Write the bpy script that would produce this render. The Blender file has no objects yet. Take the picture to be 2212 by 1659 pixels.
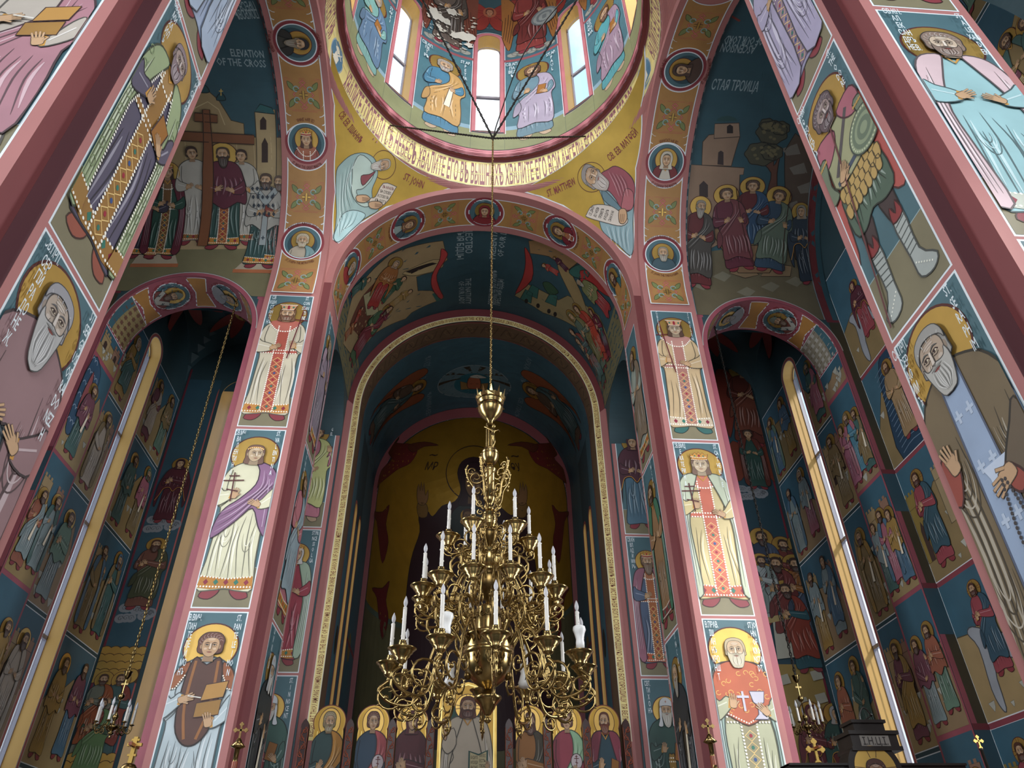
import bpy, bmesh, math, random
from mathutils import Vector, Matrix
from mathutils.geometry import tessellate_polygon
random.seed(7)
PI = math.pi
C = bpy.context.scene.collection
S = 2.7            # metres per half crossing bay
EYE = 1.6          # camera height
X0 = -0.1052       # camera offset from the axis (bay units)
YC = 2.466         # crossing centre
ZS = 3.39          # springing above the eye
FLOOR = -EYE / S

# ---------------------------------------------------------------- camera
YAW, PITCH, ROLL, FPX = .0791, .638, -.0126, 1576.7
cy_, sy_, cp_, sp_ = math.cos(YAW), math.sin(YAW), math.cos(PITCH), math.sin(PITCH)
CF = Vector((sy_ * cp_, cy_ * cp_, sp_))
_R = Vector((cy_, -sy_, 0)); _U = _R.cross(CF)
CR = _R * math.cos(ROLL) + _U * math.sin(ROLL)
CU = -_R * math.sin(ROLL) + _U * math.cos(ROLL)
cam_data = bpy.data.cameras.new('camera'); cam = bpy.data.objects.new('camera', cam_data); C.objects.link(cam)
cam_data.sensor_width = 36.0; cam_data.lens = 36.0 * FPX / 2212
cam_data.clip_start = .05; cam_data.clip_end = 500
cam.matrix_world = Matrix(((CR.x, CU.x, -CF.x, X0 * S), (CR.y, CU.y, -CF.y, 0), (CR.z, CU.z, -CF.z, EYE), (0, 0, 0, 1)))
bpy.context.scene.camera = cam

# ---------------------------------------------------------------- world, lights, exposure
sc = bpy.context.scene
sc.view_settings.view_transform = 'Standard'; sc.view_settings.look = 'None'
sc.view_settings.gamma = 1; sc.view_settings.exposure = -0.08
try: sc.view_settings.use_curve_mapping = False
except Exception: pass
sl = bpy.data.lights.new('sun', 'SUN'); sl.energy = 3.4; sl.angle = math.radians(5); sl.color = (1.0, .96, .9)
so_ = bpy.data.objects.new('sun', sl); C.objects.link(so_); so_.rotation_euler = Vector((-.60, .60, -.70)).to_track_quat('-Z', 'Y').to_euler()
world = bpy.data.worlds.new('sky'); sc.world = world; world.use_nodes = True
wn = world.node_tree.nodes; wl = world.node_tree.links
bg = wn['Background']; bg.inputs['Strength'].default_value = 1.7
tc = wn.new('ShaderNodeTexCoord'); nz = wn.new('ShaderNodeTexNoise'); nz.inputs['Scale'].default_value = 7; nz.inputs['Detail'].default_value = 6
rp = wn.new('ShaderNodeValToRGB'); rp.color_ramp.elements[0].position = .40; rp.color_ramp.elements[0].color = (.46, .68, .92, 1)
rp.color_ramp.elements[1].position = .60; rp.color_ramp.elements[1].color = (.93, .96, 1.0, 1)
wl.new(tc.outputs['Generated'], nz.inputs['Vector']); wl.new(nz.outputs['Fac'], rp.inputs['Fac']); wl.new(rp.outputs['Color'], bg.inputs['Color'])

def W3(p): return Vector((p[0] * S, p[1] * S, p[2] * S + EYE))
def area(name, loc, target, sx, sy, power, col=(1, 1, 1), spread=180):
    l = bpy.data.lights.new(name, 'AREA'); l.shape = 'RECTANGLE'; l.size = sx * S; l.size_y = sy * S; l.energy = power; l.color = col
    o = bpy.data.objects.new(name, l); C.objects.link(o); o.location = W3(loc)
    d = W3(target) - W3(loc); o.rotation_euler = d.to_track_quat('-Z', 'Y').to_euler(); l.spread = math.radians(spread); return o
DAY = (.96, .98, 1.0)
# daylight through the nave windows behind the camera, the arm windows and the drum windows that the picture does not show
area('west_window_daylight', (0, -1.55, 2.1), (0, 2.4, 2.0), 1.5, 2.2, 700, DAY)
for s_ in (-1, 1):
    area('arm_window_daylight', (s_ * 2.33, YC - .1, 1.75), (0, YC + .2, 1.6), .6, 2.4, 240, DAY, 125)
    area('aisle_window_daylight', (s_ * 2.33, -.65, 1.75), (0, .2, 1.7), .7, 2.2, 240, DAY)
for k_ in (3, 4, 5):
    a_ = k_ * PI / 4
    area('drum_window_daylight', (.93 * math.sin(a_), YC + .93 * math.cos(a_), 5.7), (0, YC + .3, 5.0), .2, 1.3, 150, DAY)


# ---------------------------------------------------------------- small helpers
def h2l(h):
    h = h.lstrip('#'); r = [int(h[i:i + 2], 16) / 255 for i in (0, 2, 4)]
    return tuple(((c / 12.92) if c <= .04045 else ((c + .055) / 1.055) ** 2.4) for c in r)
def tagk(o, **k):
    for a, b in k.items(): o[a] = b
    return o
def mat(name, col, rough=.7, metal=0., noise=.12, scale=6., bump=0., attr=False, emit=0):
    m = bpy.data.materials.new(name); m.use_nodes = True; n = m.node_tree.nodes; l = m.node_tree.links
    b = n['Principled BSDF']; b.inputs['Roughness'].default_value = rough; b.inputs['Metallic'].default_value = metal
    t = n.new('ShaderNodeTexCoord'); z = n.new('ShaderNodeTexNoise'); z.inputs['Scale'].default_value = scale; z.inputs['Detail'].default_value = 5
    l.new(t.outputs['Object'], z.inputs['Vector'])
    mr = n.new('ShaderNodeMapRange'); mr.inputs['From Min'].default_value = .3; mr.inputs['From Max'].default_value = .7
    mr.inputs['To Min'].default_value = 1 - noise; mr.inputs['To Max'].default_value = 1 + noise
    l.new(z.outputs['Fac'], mr.inputs['Value'])
    mx = n.new('ShaderNodeMix'); mx.data_type = 'RGBA'; mx.blend_type = 'MULTIPLY'; mx.inputs['Factor'].default_value = 1
    l.new(mr.outputs['Result'], mx.inputs[7])
    if attr:
        a = n.new('ShaderNodeAttribute'); a.attribute_name = 'Col'; l.new(a.outputs['Color'], mx.inputs[6])
        # the alpha of the paint says how much gold leaf is in it
        ma = n.new('ShaderNodeMapRange'); ma.inputs['From Min'].default_value = 1; ma.inputs['From Max'].default_value = 0
        ma.inputs['To Min'].default_value = 0; ma.inputs['To Max'].default_value = .75
        l.new(a.outputs['Alpha'], ma.inputs['Value']); l.new(ma.outputs['Result'], b.inputs['Metallic'])
        mb = n.new('ShaderNodeMapRange'); mb.inputs['To Min'].default_value = .42; mb.inputs['To Max'].default_value = rough
        l.new(a.outputs['Alpha'], mb.inputs['Value']); l.new(mb.outputs['Result'], b.inputs['Roughness'])
    else:
        mx.inputs[6].default_value = (*col, 1)
    l.new(mx.outputs[2], b.inputs['Base Color'])
    if bump:
        bp = n.new('ShaderNodeBump'); bp.inputs['Strength'].default_value = bump; bp.inputs['Distance'].default_value = .02
        z2 = n.new('ShaderNodeTexNoise'); z2.inputs['Scale'].default_value = scale * 8; l.new(t.outputs['Object'], z2.inputs['Vector'])
        l.new(z2.outputs['Fac'], bp.inputs['Height']); l.new(bp.outputs['Normal'], b.inputs['Normal'])
    return m
PINK = '#9f6865'; MAROON = '#692c2f'; WHITE = '#cfd6da'; BLUE = '#44626a'; DBLUE = '#29444d'; OLIVE = '#746d55'; GOLD = '#c79a3c'
M_plaster = mat('painted plaster', h2l(PINK), .65, noise=.07, scale=1.2)
M_deep = mat('deep maroon plaster', h2l('#3e171d'), .6, noise=.07, scale=1.2)
M_mid = mat('mid maroon plaster', h2l('#73393a'), .6, noise=.07, scale=1.2)
M_maroon = mat('maroon painted plaster', h2l(MAROON), .6, noise=.07, scale=1.2)
M_blue = mat('blue painted plaster', h2l('#2b434a'), .6, noise=.12, scale=1.5)
M_fresco = mat('fresco paint', (1, 1, 1), .55, noise=.10, scale=2.5, attr=True)
M_stone = mat('floor stone', h2l('#6b6258'), .35, noise=.2, scale=2)
M_ochre = mat('ochre window reveal', h2l('#c9a058'), .6, noise=.06, scale=1.5)
M_brass = mat('polished brass', h2l('#9c8557'), .24, 1.0, noise=.25, scale=14)
M_dbrass = mat('aged brass', h2l('#6e5936'), .3, 1.0, noise=.35, scale=20)
M_iron = mat('dark iron', h2l('#2a2622'), .5, .5, noise=.2, scale=20)
M_wax = mat('candle tube', h2l('#d8d4cc'), .4, noise=.05, scale=12)
M_white = mat('white enamel', h2l('#e6e6e4'), .3, noise=.03, scale=8)
M_dwood = mat('dark wood', h2l('#1d1714'), .35, noise=.3, scale=9)
M_rwood = mat('reddish wood', h2l('#8a3f22'), .35, noise=.3, scale=12)
M_carve = mat('carved maroon wood', h2l('#331412'), .4, noise=.25, scale=12)
M_frame = mat('window frame', h2l('#8b8790'), .4, noise=.05, scale=6)
M_gilt = mat('gilded wood', h2l('#b0914c'), .38, .8, noise=.18, scale=5)
def glass(name, tint):
    m = bpy.data.materials.new(name); m.use_nodes = True; n = m.node_tree.nodes; l = m.node_tree.links
    for x in list(n): n.remove(x)
    o = n.new('ShaderNodeOutputMaterial'); mx = n.new('ShaderNodeMixShader'); mx.inputs[0].default_value = .06
    t = n.new('ShaderNodeBsdfTransparent'); t.inputs[0].default_value = (*tint, 1); g = n.new('ShaderNodeBsdfGlossy'); g.inputs['Roughness'].default_value = .05
    l.new(t.outputs[0], mx.inputs[1]); l.new(g.outputs[0], mx.inputs[2]); l.new(mx.outputs[0], o.inputs[0]); return m
M_glass = glass('window glass', (.97, .98, 1)); 
def bulbmat():
    m = bpy.data.materials.new('clear bulb glass'); m.use_nodes = True; b = m.node_tree.nodes['Principled BSDF']
    b.inputs['Base Color'].default_value = (.85, .86, .9, 1); b.inputs['Roughness'].default_value = .08
    b.inputs['Transmission Weight'].default_value = .55; b.inputs['IOR'].default_value = 1.3
    n = m.node_tree.nodes; l = m.node_tree.links; z = n.new('ShaderNodeTexNoise'); z.inputs['Scale'].default_value = 30
    mr = n.new('ShaderNodeMapRange'); mr.inputs['To Min'].default_value = .05; mr.inputs['To Max'].default_value = .12; l.new(z.outputs['Fac'], mr.inputs['Value']); l.new(mr.outputs['Result'], b.inputs['Roughness'])
    return m
M_bulb = bulbmat()

class MB:
    """collects faces in bay units, builds one mesh object in metres"""
    def __init__(s): s.v = []; s.f = []; s.c = []; s.m = []; s.mats = []; s.cm = 0
    def use(s, m):
        if m not in s.mats: s.mats.append(m)
        s.cm = s.mats.index(m); return s
    def face(s, pts):
        i = len(s.v); s.v += [tuple(p) for p in pts]; s.f.append(tuple(range(i, i + len(pts)))); s.m.append(s.cm)
    def grid(s, rows, close=False):
        i = len(s.v); n = len(rows[0])
        for r in rows: s.v += [tuple(p) for p in r]
        for a in range(len(rows) - 1):
            for b in range(n if close else n - 1):
                c = (b + 1) % n; s.f.append((i + a * n + b, i + a * n + c, i + (a + 1) * n + c, i + (a + 1) * n + b)); s.m.append(s.cm)
    def box(s, a, b):
        x0, y0, z0 = a; x1, y1, z1 = b
        p = [(x0, y0, z0), (x1, y0, z0), (x1, y1, z0), (x0, y1, z0), (x0, y0, z1), (x1, y0, z1), (x1, y1, z1), (x0, y1, z1)]
        i = len(s.v); s.v += p
        for q in ((0, 3, 2, 1), (4, 5, 6, 7), (0, 1, 5, 4), (1, 2, 6, 5), (2, 3, 7, 6), (3, 0, 4, 7)): s.f.append(tuple(i + k for k in q)); s.m.append(s.cm)
    def prism(s, poly, z0, z1, caps=True):
        n = len(poly); s.grid([[(x, y, z0) for x, y in poly], [(x, y, z1) for x, y in poly]], True)
        if caps: s.face([(x, y, z1) for x, y in poly]); s.face([(x, y, z0) for x, y in poly][::-1])
    def lathe(s, prof, c=(0, 0, 0), n=24, smooth=True):
        rows = []
        for r, z in prof: rows.append([(c[0] + r * math.cos(2 * PI * k / n), c[1] + r * math.sin(2 * PI * k / n), c[2] + z) for k in range(n)])
        s.grid(rows, True)
    def tube(s, pts, r, n=6, taper=None, cap=True):
        pts = [Vector(p) for p in pts]; rows = []; up = None
        for i, p in enumerate(pts):
            d = (pts[min(i + 1, len(pts) - 1)] - pts[max(i - 1, 0)]).normalized()
            if up is None:
                up = d.orthogonal().normalized()
            else:
                up = (up - d * up.dot(d)); up = up.normalized() if up.length > 1e-6 else d.orthogonal().normalized()
            sd = d.cross(up); rr = r if taper is None else r * taper[i] if isinstance(taper, list) else r * (1 + (taper - 1) * i / (len(pts) - 1))
            rows.append([p + (up * math.cos(2 * PI * k / n) + sd * math.sin(2 * PI * k / n)) * rr for k in range(n)])
        s.grid(rows, True)
        if cap: s.face(rows[0][::-1]); s.face(rows[-1])
    def build(s, name, m=None, parent=None, origin=None, smooth=False, structure=False, merge=False, scale=True):
        me = bpy.data.meshes.new(name)
        o = Vector(origin) if origin is not None else Vector((0, 0, 0))
        if scale: vs = [((x - o.x) * S, (y - o.y) * S, (z - o.z) * S) for x, y, z in s.v]
        else: vs = s.v
        me.from_pydata(vs, [], s.f)
        if m is not None: me.materials.append(m)
        else:
            for k in s.mats: me.materials.append(k)
            me.polygons.foreach_set('material_index', s.m)
        if s.c:
            ca = me.color_attributes.new('Col', 'FLOAT_COLOR', 'POINT'); flat = [x for c in s.c for x in c]; ca.data.foreach_set('color', flat)
        if merge:
            bm = bmesh.new(); bm.from_mesh(me); bmesh.ops.remove_doubles(bm, verts=bm.verts, dist=1e-4); bmesh.ops.recalc_face_normals(bm, faces=bm.faces); bm.to_mesh(me); bm.free()
        if smooth: me.polygons.foreach_set('use_smooth', [True] * len(me.polygons))
        ob = bpy.data.objects.new(name, me); C.objects.link(ob)
        if scale:
            if parent is None: ob.location = W3(o)
            else:
                ob.parent = parent; ob.location = W3(o) - parent_loc(parent)
        else:
            if parent is not None: ob.parent = parent
        if structure: ob['kind'] = 'structure'
        return ob
def parent_loc(o):
    v = Vector(o.location); p = o.parent
    while p is not None: v = v + Vector(p.location); p = p.parent
    return v
def empty(name, loc, **tags):
    o = bpy.data.objects.new(name, None); C.objects.link(o); o.location = W3(loc); o.empty_display_size = .1
    for k, v in tags.items(): o[k] = v
    return o
def arc(cx, cz, r, a0, a1, n=48): return [(cx + r * math.cos(a0 + (a1 - a0) * k / n), cz + r * math.sin(a0 + (a1 - a0) * k / n)) for k in range(n + 1)]

# ================================================================ ARCHITECTURE
A, D_ = 1.0, .05          # half crossing, notch
YW, YE = YC - A, YC + A   # west / east faces of the crossing
BX = 1.385                # outer edge of the pilasters
YL = YE + .03             # plane of the low arches and of the arms' east wall
PX = 1.43                 # inner edge of the low arch
LC, LZ, LR = 1.86, 2.95, .43
XR = 2.29; XA = 2.37; XC = 2.31
YP = 3.85; YPA = 3.90; YPB = 3.93   # backs of the piers
YB = 4.85                 # chancel arch plane
BR = 1.037                # east bay barrel radius
TOP = 7.9
def mir(poly, s): return [(x * s, y) for x, y in poly] if s > 0 else [(-x, y) for x, y in poly][::-1]
sidename = {-1: 'north', 1: 'south'}
walls = {}
for s in (-1, 1):
    # east pier, notched plan
    plan = [(1.0, YE + D_), (1.0 + D_, YE + D_), (1.0 + D_, YE), (BX, YE), (BX, YL), (PX, YL), (PX, YPB), (BR, YPB), (BR, YPA), (1.0, YPA)]
    b = MB(); b.use(M_plaster); b.prism(mir(plan, s), FLOOR, ZS)
    # west face of the notch, maroon where the pier is pink
    b.use(M_maroon); x0, x1 = s * 1.0005, s * (1 + D_); y = YE + D_ - .0008
    b.face([(x0, y, FLOOR), (x1, y, FLOOR), (x1, y, ZS), (x0, y, ZS)])
    walls['pier_e', s] = b.build('wall_' + sidename[s] + 'east', structure=True)
    # west pier (near the camera)
    yw0, yw1 = 1.01, YW
    plan = [(1.0, 1.081), (1.0 + .05, 1.081), (1.0 + .05, yw0), (BX, yw0), (BX, yw0 + .05), (PX, yw0 + .05), (PX, YW - .03), (BX, YW - .03), (BX, YW), (1.05, YW), (1.05, YW - .05), (1.0, YW - .05)]
    b = MB(); b.use(M_plaster); b.prism(mir(plan, s), FLOOR, ZS)
    b.use(M_deep); y = 1.081 - .0008  # notch faces in two maroon tones, darker than the pier
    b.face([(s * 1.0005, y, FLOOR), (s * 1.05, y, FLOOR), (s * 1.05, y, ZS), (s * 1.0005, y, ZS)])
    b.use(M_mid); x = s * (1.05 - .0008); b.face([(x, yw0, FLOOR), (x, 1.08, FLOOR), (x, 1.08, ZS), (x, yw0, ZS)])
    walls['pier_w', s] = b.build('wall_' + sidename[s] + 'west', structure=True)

# ---- arch helpers -------------------------------------------------
N = 120
def archx(b, x0, x1, r, cy=YC, cz=ZS, a0=0, a1=PI, n=N):      # barrel with axis along x
    p = arc(cy, cz, r, a0, a1, n); b.grid([[(x0, y, z) for y, z in p], [(x1, y, z) for y, z in p]])
def archy(b, y0, y1, r, cx=0, cz=ZS, a0=0, a1=PI, n=N):
    p = arc(cx, cz, r, a0, a1, n); b.grid([[(x, y0, z) for x, z in p], [(x, y1, z) for x, z in p]])
def ringx(b, x, r0, r1, cy=YC, cz=ZS, z1=None):
    p = arc(cy, cz, r0, 0, PI, N); q = arc(cy, cz, r1, 0, PI, N); b.grid([[(x, y, z) for y, z in p], [(x, y, z) for y, z in q]])
def ringy(b, y, r0, r1, cx=0, cz=ZS, cz1=None):
    p = arc(cx, cz, r0, 0, PI, N); q = arc(cx, cz if cz1 is None else cz1, r1, 0, PI, N); b.grid([[(x, y, z) for x, z in p], [(x, y, z) for x, z in q]])
def wall_arch(b, fix, at, u0, u1, z0, z1, c, cz, r, depth, soffit=True, jamb_to=None, n=40):
    """wall in plane fix=at spanning u0..u1, z0..z1 with a round-headed opening; depth = signed thickness of the soffit"""
    P = (lambda u, w, z: (u, at + w, z)) if fix == 'y' else (lambda u, w, z: (at + w, u, z))
    if u0 > u1: u0, u1 = u1, u0
    a = arc(c, cz, r, PI, 0, n)
    top = [(u0 + (u1 - u0) * k / n, z1) for k in range(n + 1)]
    b.grid([[P(u, 0, z) for u, z in a], [P(u, 0, z) for u, z in top]])
    b.face([P(u0, 0, z0), P(c - r, 0, z0), P(c - r, 0, cz), P(u0, 0, z1)]); b.face([P(c + r, 0, z0), P(u1, 0, z0), P(u1, 0, z1), P(c + r, 0, cz)])
    if soffit:
        full = [(c - r, z0)] + a + [(c + r, z0)]
        b.grid([[P(u, 0, z) for u, z in full], [P(u, depth, z) for u, z in full]])

for s in (-1, 1):
    nm = sidename[s]
    # crossing arch towards the arm + arm barrel vault
    b = MB(); b.use(M_plaster)
    archx(b, s * (1 + D_), s * BX, A); ringx(b, s * (1 + D_), A, A + D_); ringx(b, s * BX, A, 1.03)
    b.use(M_blue); archx(b, s * BX, s * XA, 1.03)
    walls['vault', s] = b.build('ceiling_' + nm + 'arm', structure=True)
    # arm end wall with its tall window (out of the picture), lunette closed
    b = MB(); b.use(M_blue); y0, y1 = YC - 1.03, YC + 1.03
    p = arc(YC, ZS, 1.03, 0, PI, N)
    b.face([(s * XA, y, z) for y, z in p])
    for (ya, yb, za, zb) in ((y0, YC - .35, FLOOR, ZS), (YC + .35, y1, FLOOR, ZS), (YC - .35, YC + .35, 3.0, ZS), (YC - .35, YC + .35, FLOOR, .5)):
        b.face([(s * XA, ya, za), (s * XA, yb, za), (s * XA, yb, zb), (s * XA, ya, zb)])
    walls['arm_end', s] = b.build('wall_' + nm, structure=True)
    # arm's east wall with low arch; its soffit; the respond
    b = MB(); b.use(M_blue)
    wall_arch(b, 'y', YL, s * PX, s * XA, FLOOR, ZS + .02, s * LC, LZ, LR, YP - .05 - YL)
    b.use(M_plaster)
    walls['low', s] = b.build('wall_' + nm + 'east_arch', structure=True)
    # mirrored west wall of the arm
    b = MB(); b.use(M_blue); wall_arch(b, 'y', YW - .03, s * PX, s * XA, FLOOR, ZS + .02, s * LC, LZ, LR, -.35)
    b.build('wall_' + nm + 'west_arch', structure=True)
    # low arch between the east bay and the side chapel
    b = MB(); b.use(M_blue)
    cyb = (YPB + 4.80) / 2; rr = (4.80 - YPB) / 2 + .006
    wall_arch(b, 'x', s * BR, YPB, 4.80, FLOOR, ZS, cyb, LZ, rr, s * (PX - BR))
    walls['baywall', s] = b.build('wall_' + nm + 'bay', structure=True)
    # the east respond (west facing) and the chancel wall leg
    b = MB(); b.use(M_plaster)
    plan = [(1.0, 4.90), (.94, 4.90), (.94, YB), (1.037, YB), (1.05, YB), (1.05, 4.80), (PX, 4.80), (PX, 5.0), (1.0, 5.0)]
    b.prism(mir(plan, s), FLOOR, ZS)
    walls['respond', s] = b.build('wall_east_' + nm, structure=True)
    # chapel: outer wall with lancet, east wall with niche, vault
    b = MB(); b.use(M_blue)
    wy, wr, wz = 4.19, .10, 3.30
    x = s * XC
    wall_arch(b, 'x', x, YL + .3, 4.80, FLOOR, LZ + .49, wy, wz, wr, s * .01, soffit=False)
    b.use(M_ochre)
    full = [(wy - wr, -.3)] + arc(wy, wz, wr, PI, 0, 24) + [(wy + wr, -.3)]
    b.grid([[(x, u, z) for u, z in full], [(x + s * .085, u, z) for u, z in full]])
    walls['chapel', s] = b.build('wall_' + nm + '_chapel', structure=True)
    # chapel groin vault
    b = MB(); b.use(M_blue); R0 = .4745; cx, cyy, vz = s * 1.87, 4.325, 3.42
    n = 20; x0, x1 = 1.87 - R0, 1.87 + R0
    rows = []
    for i in range(n + 1):
        row = []
        for j in range(n + 1):
            u = -1 + 2 * i / n; v = -1 + 2 * j / n
            zz = max(math.sqrt(max(0, 1 - u * u)), math.sqrt(max(0, 1 - v * v)))
            row.append((cx + u * R0, cyy + v * R0, vz + zz * R0))
        rows.append(row)
    b.grid(rows)
    for yy in (3.85, 4.80):
        b.face([(cx + R0 * math.cos(a), yy, vz - .02 + R0 * math.sin(a)) for a in [PI * k / 24 for k in range(25)]] )
    for xx in (-1, 1):
        b.face([(cx + xx * (R0 - .03 if xx * s > 0 else R0), cyy + R0 * math.cos(a), vz - .02 + R0 * math.sin(a)) for a in [PI * k / 24 for k in range(25)]])
    walls['cvault', s] = b.build('ceiling_' + nm + '_chapel', structure=True)

# crossing: east and west arches
b = MB(); b.use(M_plaster)
archy(b, YE + D_, YPA, A); ringy(b, YE + D_, A, A + D_); ringy(b, YPA, A, BR)
b.use(M_blue); archy(b, YPA, YB, BR)
walls['east_vault'] = b.build('ceiling_east', structure=True)
b = MB(); b.use(M_plaster); archy(b, 1.08, YW - D_, A); ringy(b, YW - D_, A, A + D_); b.use(M_blue); archy(b, -1.6, 1.08, BR)
walls['west_vault'] = b.build('ceiling_west', structure=True)
# pendentives
PR = 1.05 * math.sqrt(2)
b = MB(); b.use(M_plaster)
for q in range(4):
    a0 = PI / 4 + q * PI / 2; rows = []
    nz_ = 26
    for i in range(nz_ + 1):
        z = 1.05 * i / nz_; rad = math.sqrt(PR * PR - z * z); half = math.acos(min(1, 1.05 / rad)) if rad > 1.05 else 0
        lo, hi = a0 - (PI / 4 - half), a0 + (PI / 4 - half)
        rows.append([(rad * math.cos(lo + (hi - lo) * k / 30), YC + rad * math.sin(lo + (hi - lo) * k / 30), ZS + z) for k in range(31)])
    b.grid(rows)
walls['pend'] = b.build('ceiling_pendentives', structure=True)
# ring, drum, dome
DR = .972
def cylrow(r, z, n=128): return [(r * math.sin(2 * PI * k / n), YC + r * math.cos(2 * PI * k / n), z) for k in range(n)]
b = MB(); b.use(M_plaster); b.grid([cylrow(1.05, 4.44), cylrow(1.013, 4.69)], True)
b.use(M_maroon); b.grid([cylrow(1.013, 4.69), cylrow(1.0, 4.70), cylrow(DR, 4.70)], True)
walls['ring'] = b.build('ceiling_dome_ring', structure=True)
b = MB(); b.use(M_blue)
WH = math.radians(5.9); z0w, z1w, WT = 5.03, 6.38, .13   # opening half angle, sill, spring of the head
def cp(a, z, r=DR): return (r * math.sin(a), YC + r * math.cos(a), z)
for k in range(8):
    c = k * PI / 4
    # pier between windows
    rows = [[cp(c + WH + (PI / 4 - 2 * WH) * j / 10, z) for j in range(11)] for z in (4.70, 6.62)]; b.grid(rows)
    rows = [[cp(c - WH + 2 * WH * j / 6, z) for j in range(7)] for z in (4.70, z0w)]; b.grid(rows)
    hd = [(c - WH * math.cos(PI * j / 16), z1w + WT * .8 * math.sin(PI * j / 16)) for j in range(17)]
    b.grid([[cp(a, z) for a, z in hd], [cp(c - WH + 2 * WH * j / 16, 6.62) for j in range(17)]])
    b.use(M_ochre); op = [(c - WH, z0w)] + hd + [(c + WH, z0w), (c - WH, z0w)]
    b.grid([[cp(a, z) for a, z in op], [cp(a, z, DR + .13) for a, z in op]]); b.use(M_blue)
# dome
rows = [cylrow(DR * math.cos(t), 6.62 + DR * math.sin(t)) for t in [PI / 2 * i / 20 for i in range(21)]]
b.grid(rows, True)
walls['drum'] = b.build('ceiling_dome', structure=True)

# chancel arch wall + chancel + apse
GZ = 3.35
b = MB(); b.use(M_plaster); ringy(b, YB, .935, BR, cz=GZ, cz1=ZS)
b.use(M_maroon); ringy(b, YB - .001, .992, BR, cz=GZ, cz1=ZS)
b.use(M_blue)
# chancel side walls with two round headed windows each, and barrel
CW = .94; YA = 6.2
for s in (-1, 1):
    us = [YB, 5.28, 5.40, 5.56, 5.68, YA]; wz0, wz1 = .2, 2.66
    for i in (0, 2, 4):
        b.face([(s * CW, us[i], FLOOR), (s * CW, us[i + 1], FLOOR), (s * CW, us[i + 1], GZ), (s * CW, us[i], GZ)])
    for i in (1, 3):
        c = (us[i] + us[i + 1]) / 2; r = (us[i + 1] - us[i]) / 2
        a = arc(c, wz1, r, PI, 0, 16); b.grid([[(s * CW, u, z) for u, z in a], [(s * CW, us[i] + 2 * r * k / 16, GZ) for k in range(17)]])
        b.face([(s * CW, us[i], FLOOR), (s * CW, us[i + 1], FLOOR), (s * CW, us[i + 1], wz0), (s * CW, us[i], wz0)])
        b.use(M_ochre); full = [(us[i], wz0)] + a + [(us[i + 1], wz0), (us[i], wz0)]
        b.grid([[(s * CW, u, z) for u, z in full], [(s * (CW + .12), u, z) for u, z in full]]); b.use(M_blue)
archy(b, YB, YA, CW, cz=GZ)
walls['chancel'] = b.build('wall_east_chancel', structure=True)
AZ, AR = 3.27, .90
b = MB(); b.use(M_maroon); ringy(b, YA, AR, CW, cz=AZ, cz1=GZ)
for s in (-1, 1): b.face([(s * CW, YA, FLOOR), (s * AR, YA, FLOOR), (s * AR, YA, AZ), (s * CW, YA, GZ)])
b.use(M_blue)
n = 96; b.grid([[(AR * math.cos(PI * k / n), YA + AR * math.sin(PI * k / n), z) for k in range(n + 1)] for z in (FLOOR, AZ)])
rows = []
for i in range(49):
    t = PI / 2 * i / 48; rows.append([(AR * math.cos(t) * math.cos(PI * k / n), YA + AR * math.cos(t) * math.sin(PI * k / n), AZ + AR * math.sin(t)) for k in range(n + 1)])
b.grid(rows)
walls['apse'] = b.build('wall_east_apse', structure=True)
# chapel east walls, nave side and west walls, floor
for s in (-1, 1):
    b = MB(); b.use(M_blue)
    y = 4.795
    if s < 0:
        wall_arch(b, 'y', y, s * PX, s * 2.45, FLOOR, LZ + .95, s * 1.86, 3.36, .15, .12, soffit=False)
        b.use(M_ochre); full = [(s * 1.86 - .15, -.3)] + arc(s * 1.86, 3.36, .15, PI, 0, 24) + [(s * 1.86 + .15, -.3)]
        b.grid([[(u, y, z) for u, z in full], [(u, y + .34, z) for u, z in full]])
    else: b.face([(PX, y, FLOOR), (2.45, y, FLOOR), (2.45, y, LZ + .95), (PX, y, LZ + .95)])
    walls['ceast', s] = b.build('wall_east_' + sidename[s] + '_chapel', structure=True)
b = MB(); b.use(M_stone); b.box((-2.6, -1.7, FLOOR - .06), (2.6, 7.3, FLOOR)); b.build('floor', structure=True)
for s in (-1, 1):
    b = MB(); b.use(M_blue)
    for (ya, yb, za, zb) in ((-1.6, -1.0, FLOOR, 3.4), (-1.0, -.3, FLOOR, .6), (-1.0, -.3, 2.9, 3.4), (-.3, 1.45, FLOOR, 3.4)):
        b.face([(s * XA, ya, za), (s * XA, yb, za), (s * XA, yb, zb), (s * XA, ya, zb)])
    b.use(M_blue); b.face([(s * BR, -1.6, 3.39), (s * XA, -1.6, 3.39), (s * XA, 1.43, 3.39), (s * BR, 1.43, 3.39)])
    walls['aisle', s] = b.build('wall_' + sidename[s] + '_aisle', structure=True)
b = MB(); b.use(M_blue)
for (xa, xb, za, zb) in ((-XA, -.8, FLOOR, 3.4), (.8, XA, FLOOR, 3.4), (-.8, .8, FLOOR, 1.0), (-.8, .8, 3.3, 3.4)): b.face([(xa, -1.6, za), (xb, -1.6, za), (xb, -1.6, zb), (xa, -1.6, zb)])
b.face([(x, -1.6, z) for x, z in arc(0, 3.39, BR, 0, PI, 32)])
b.build('wall_west', structure=True)

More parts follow.
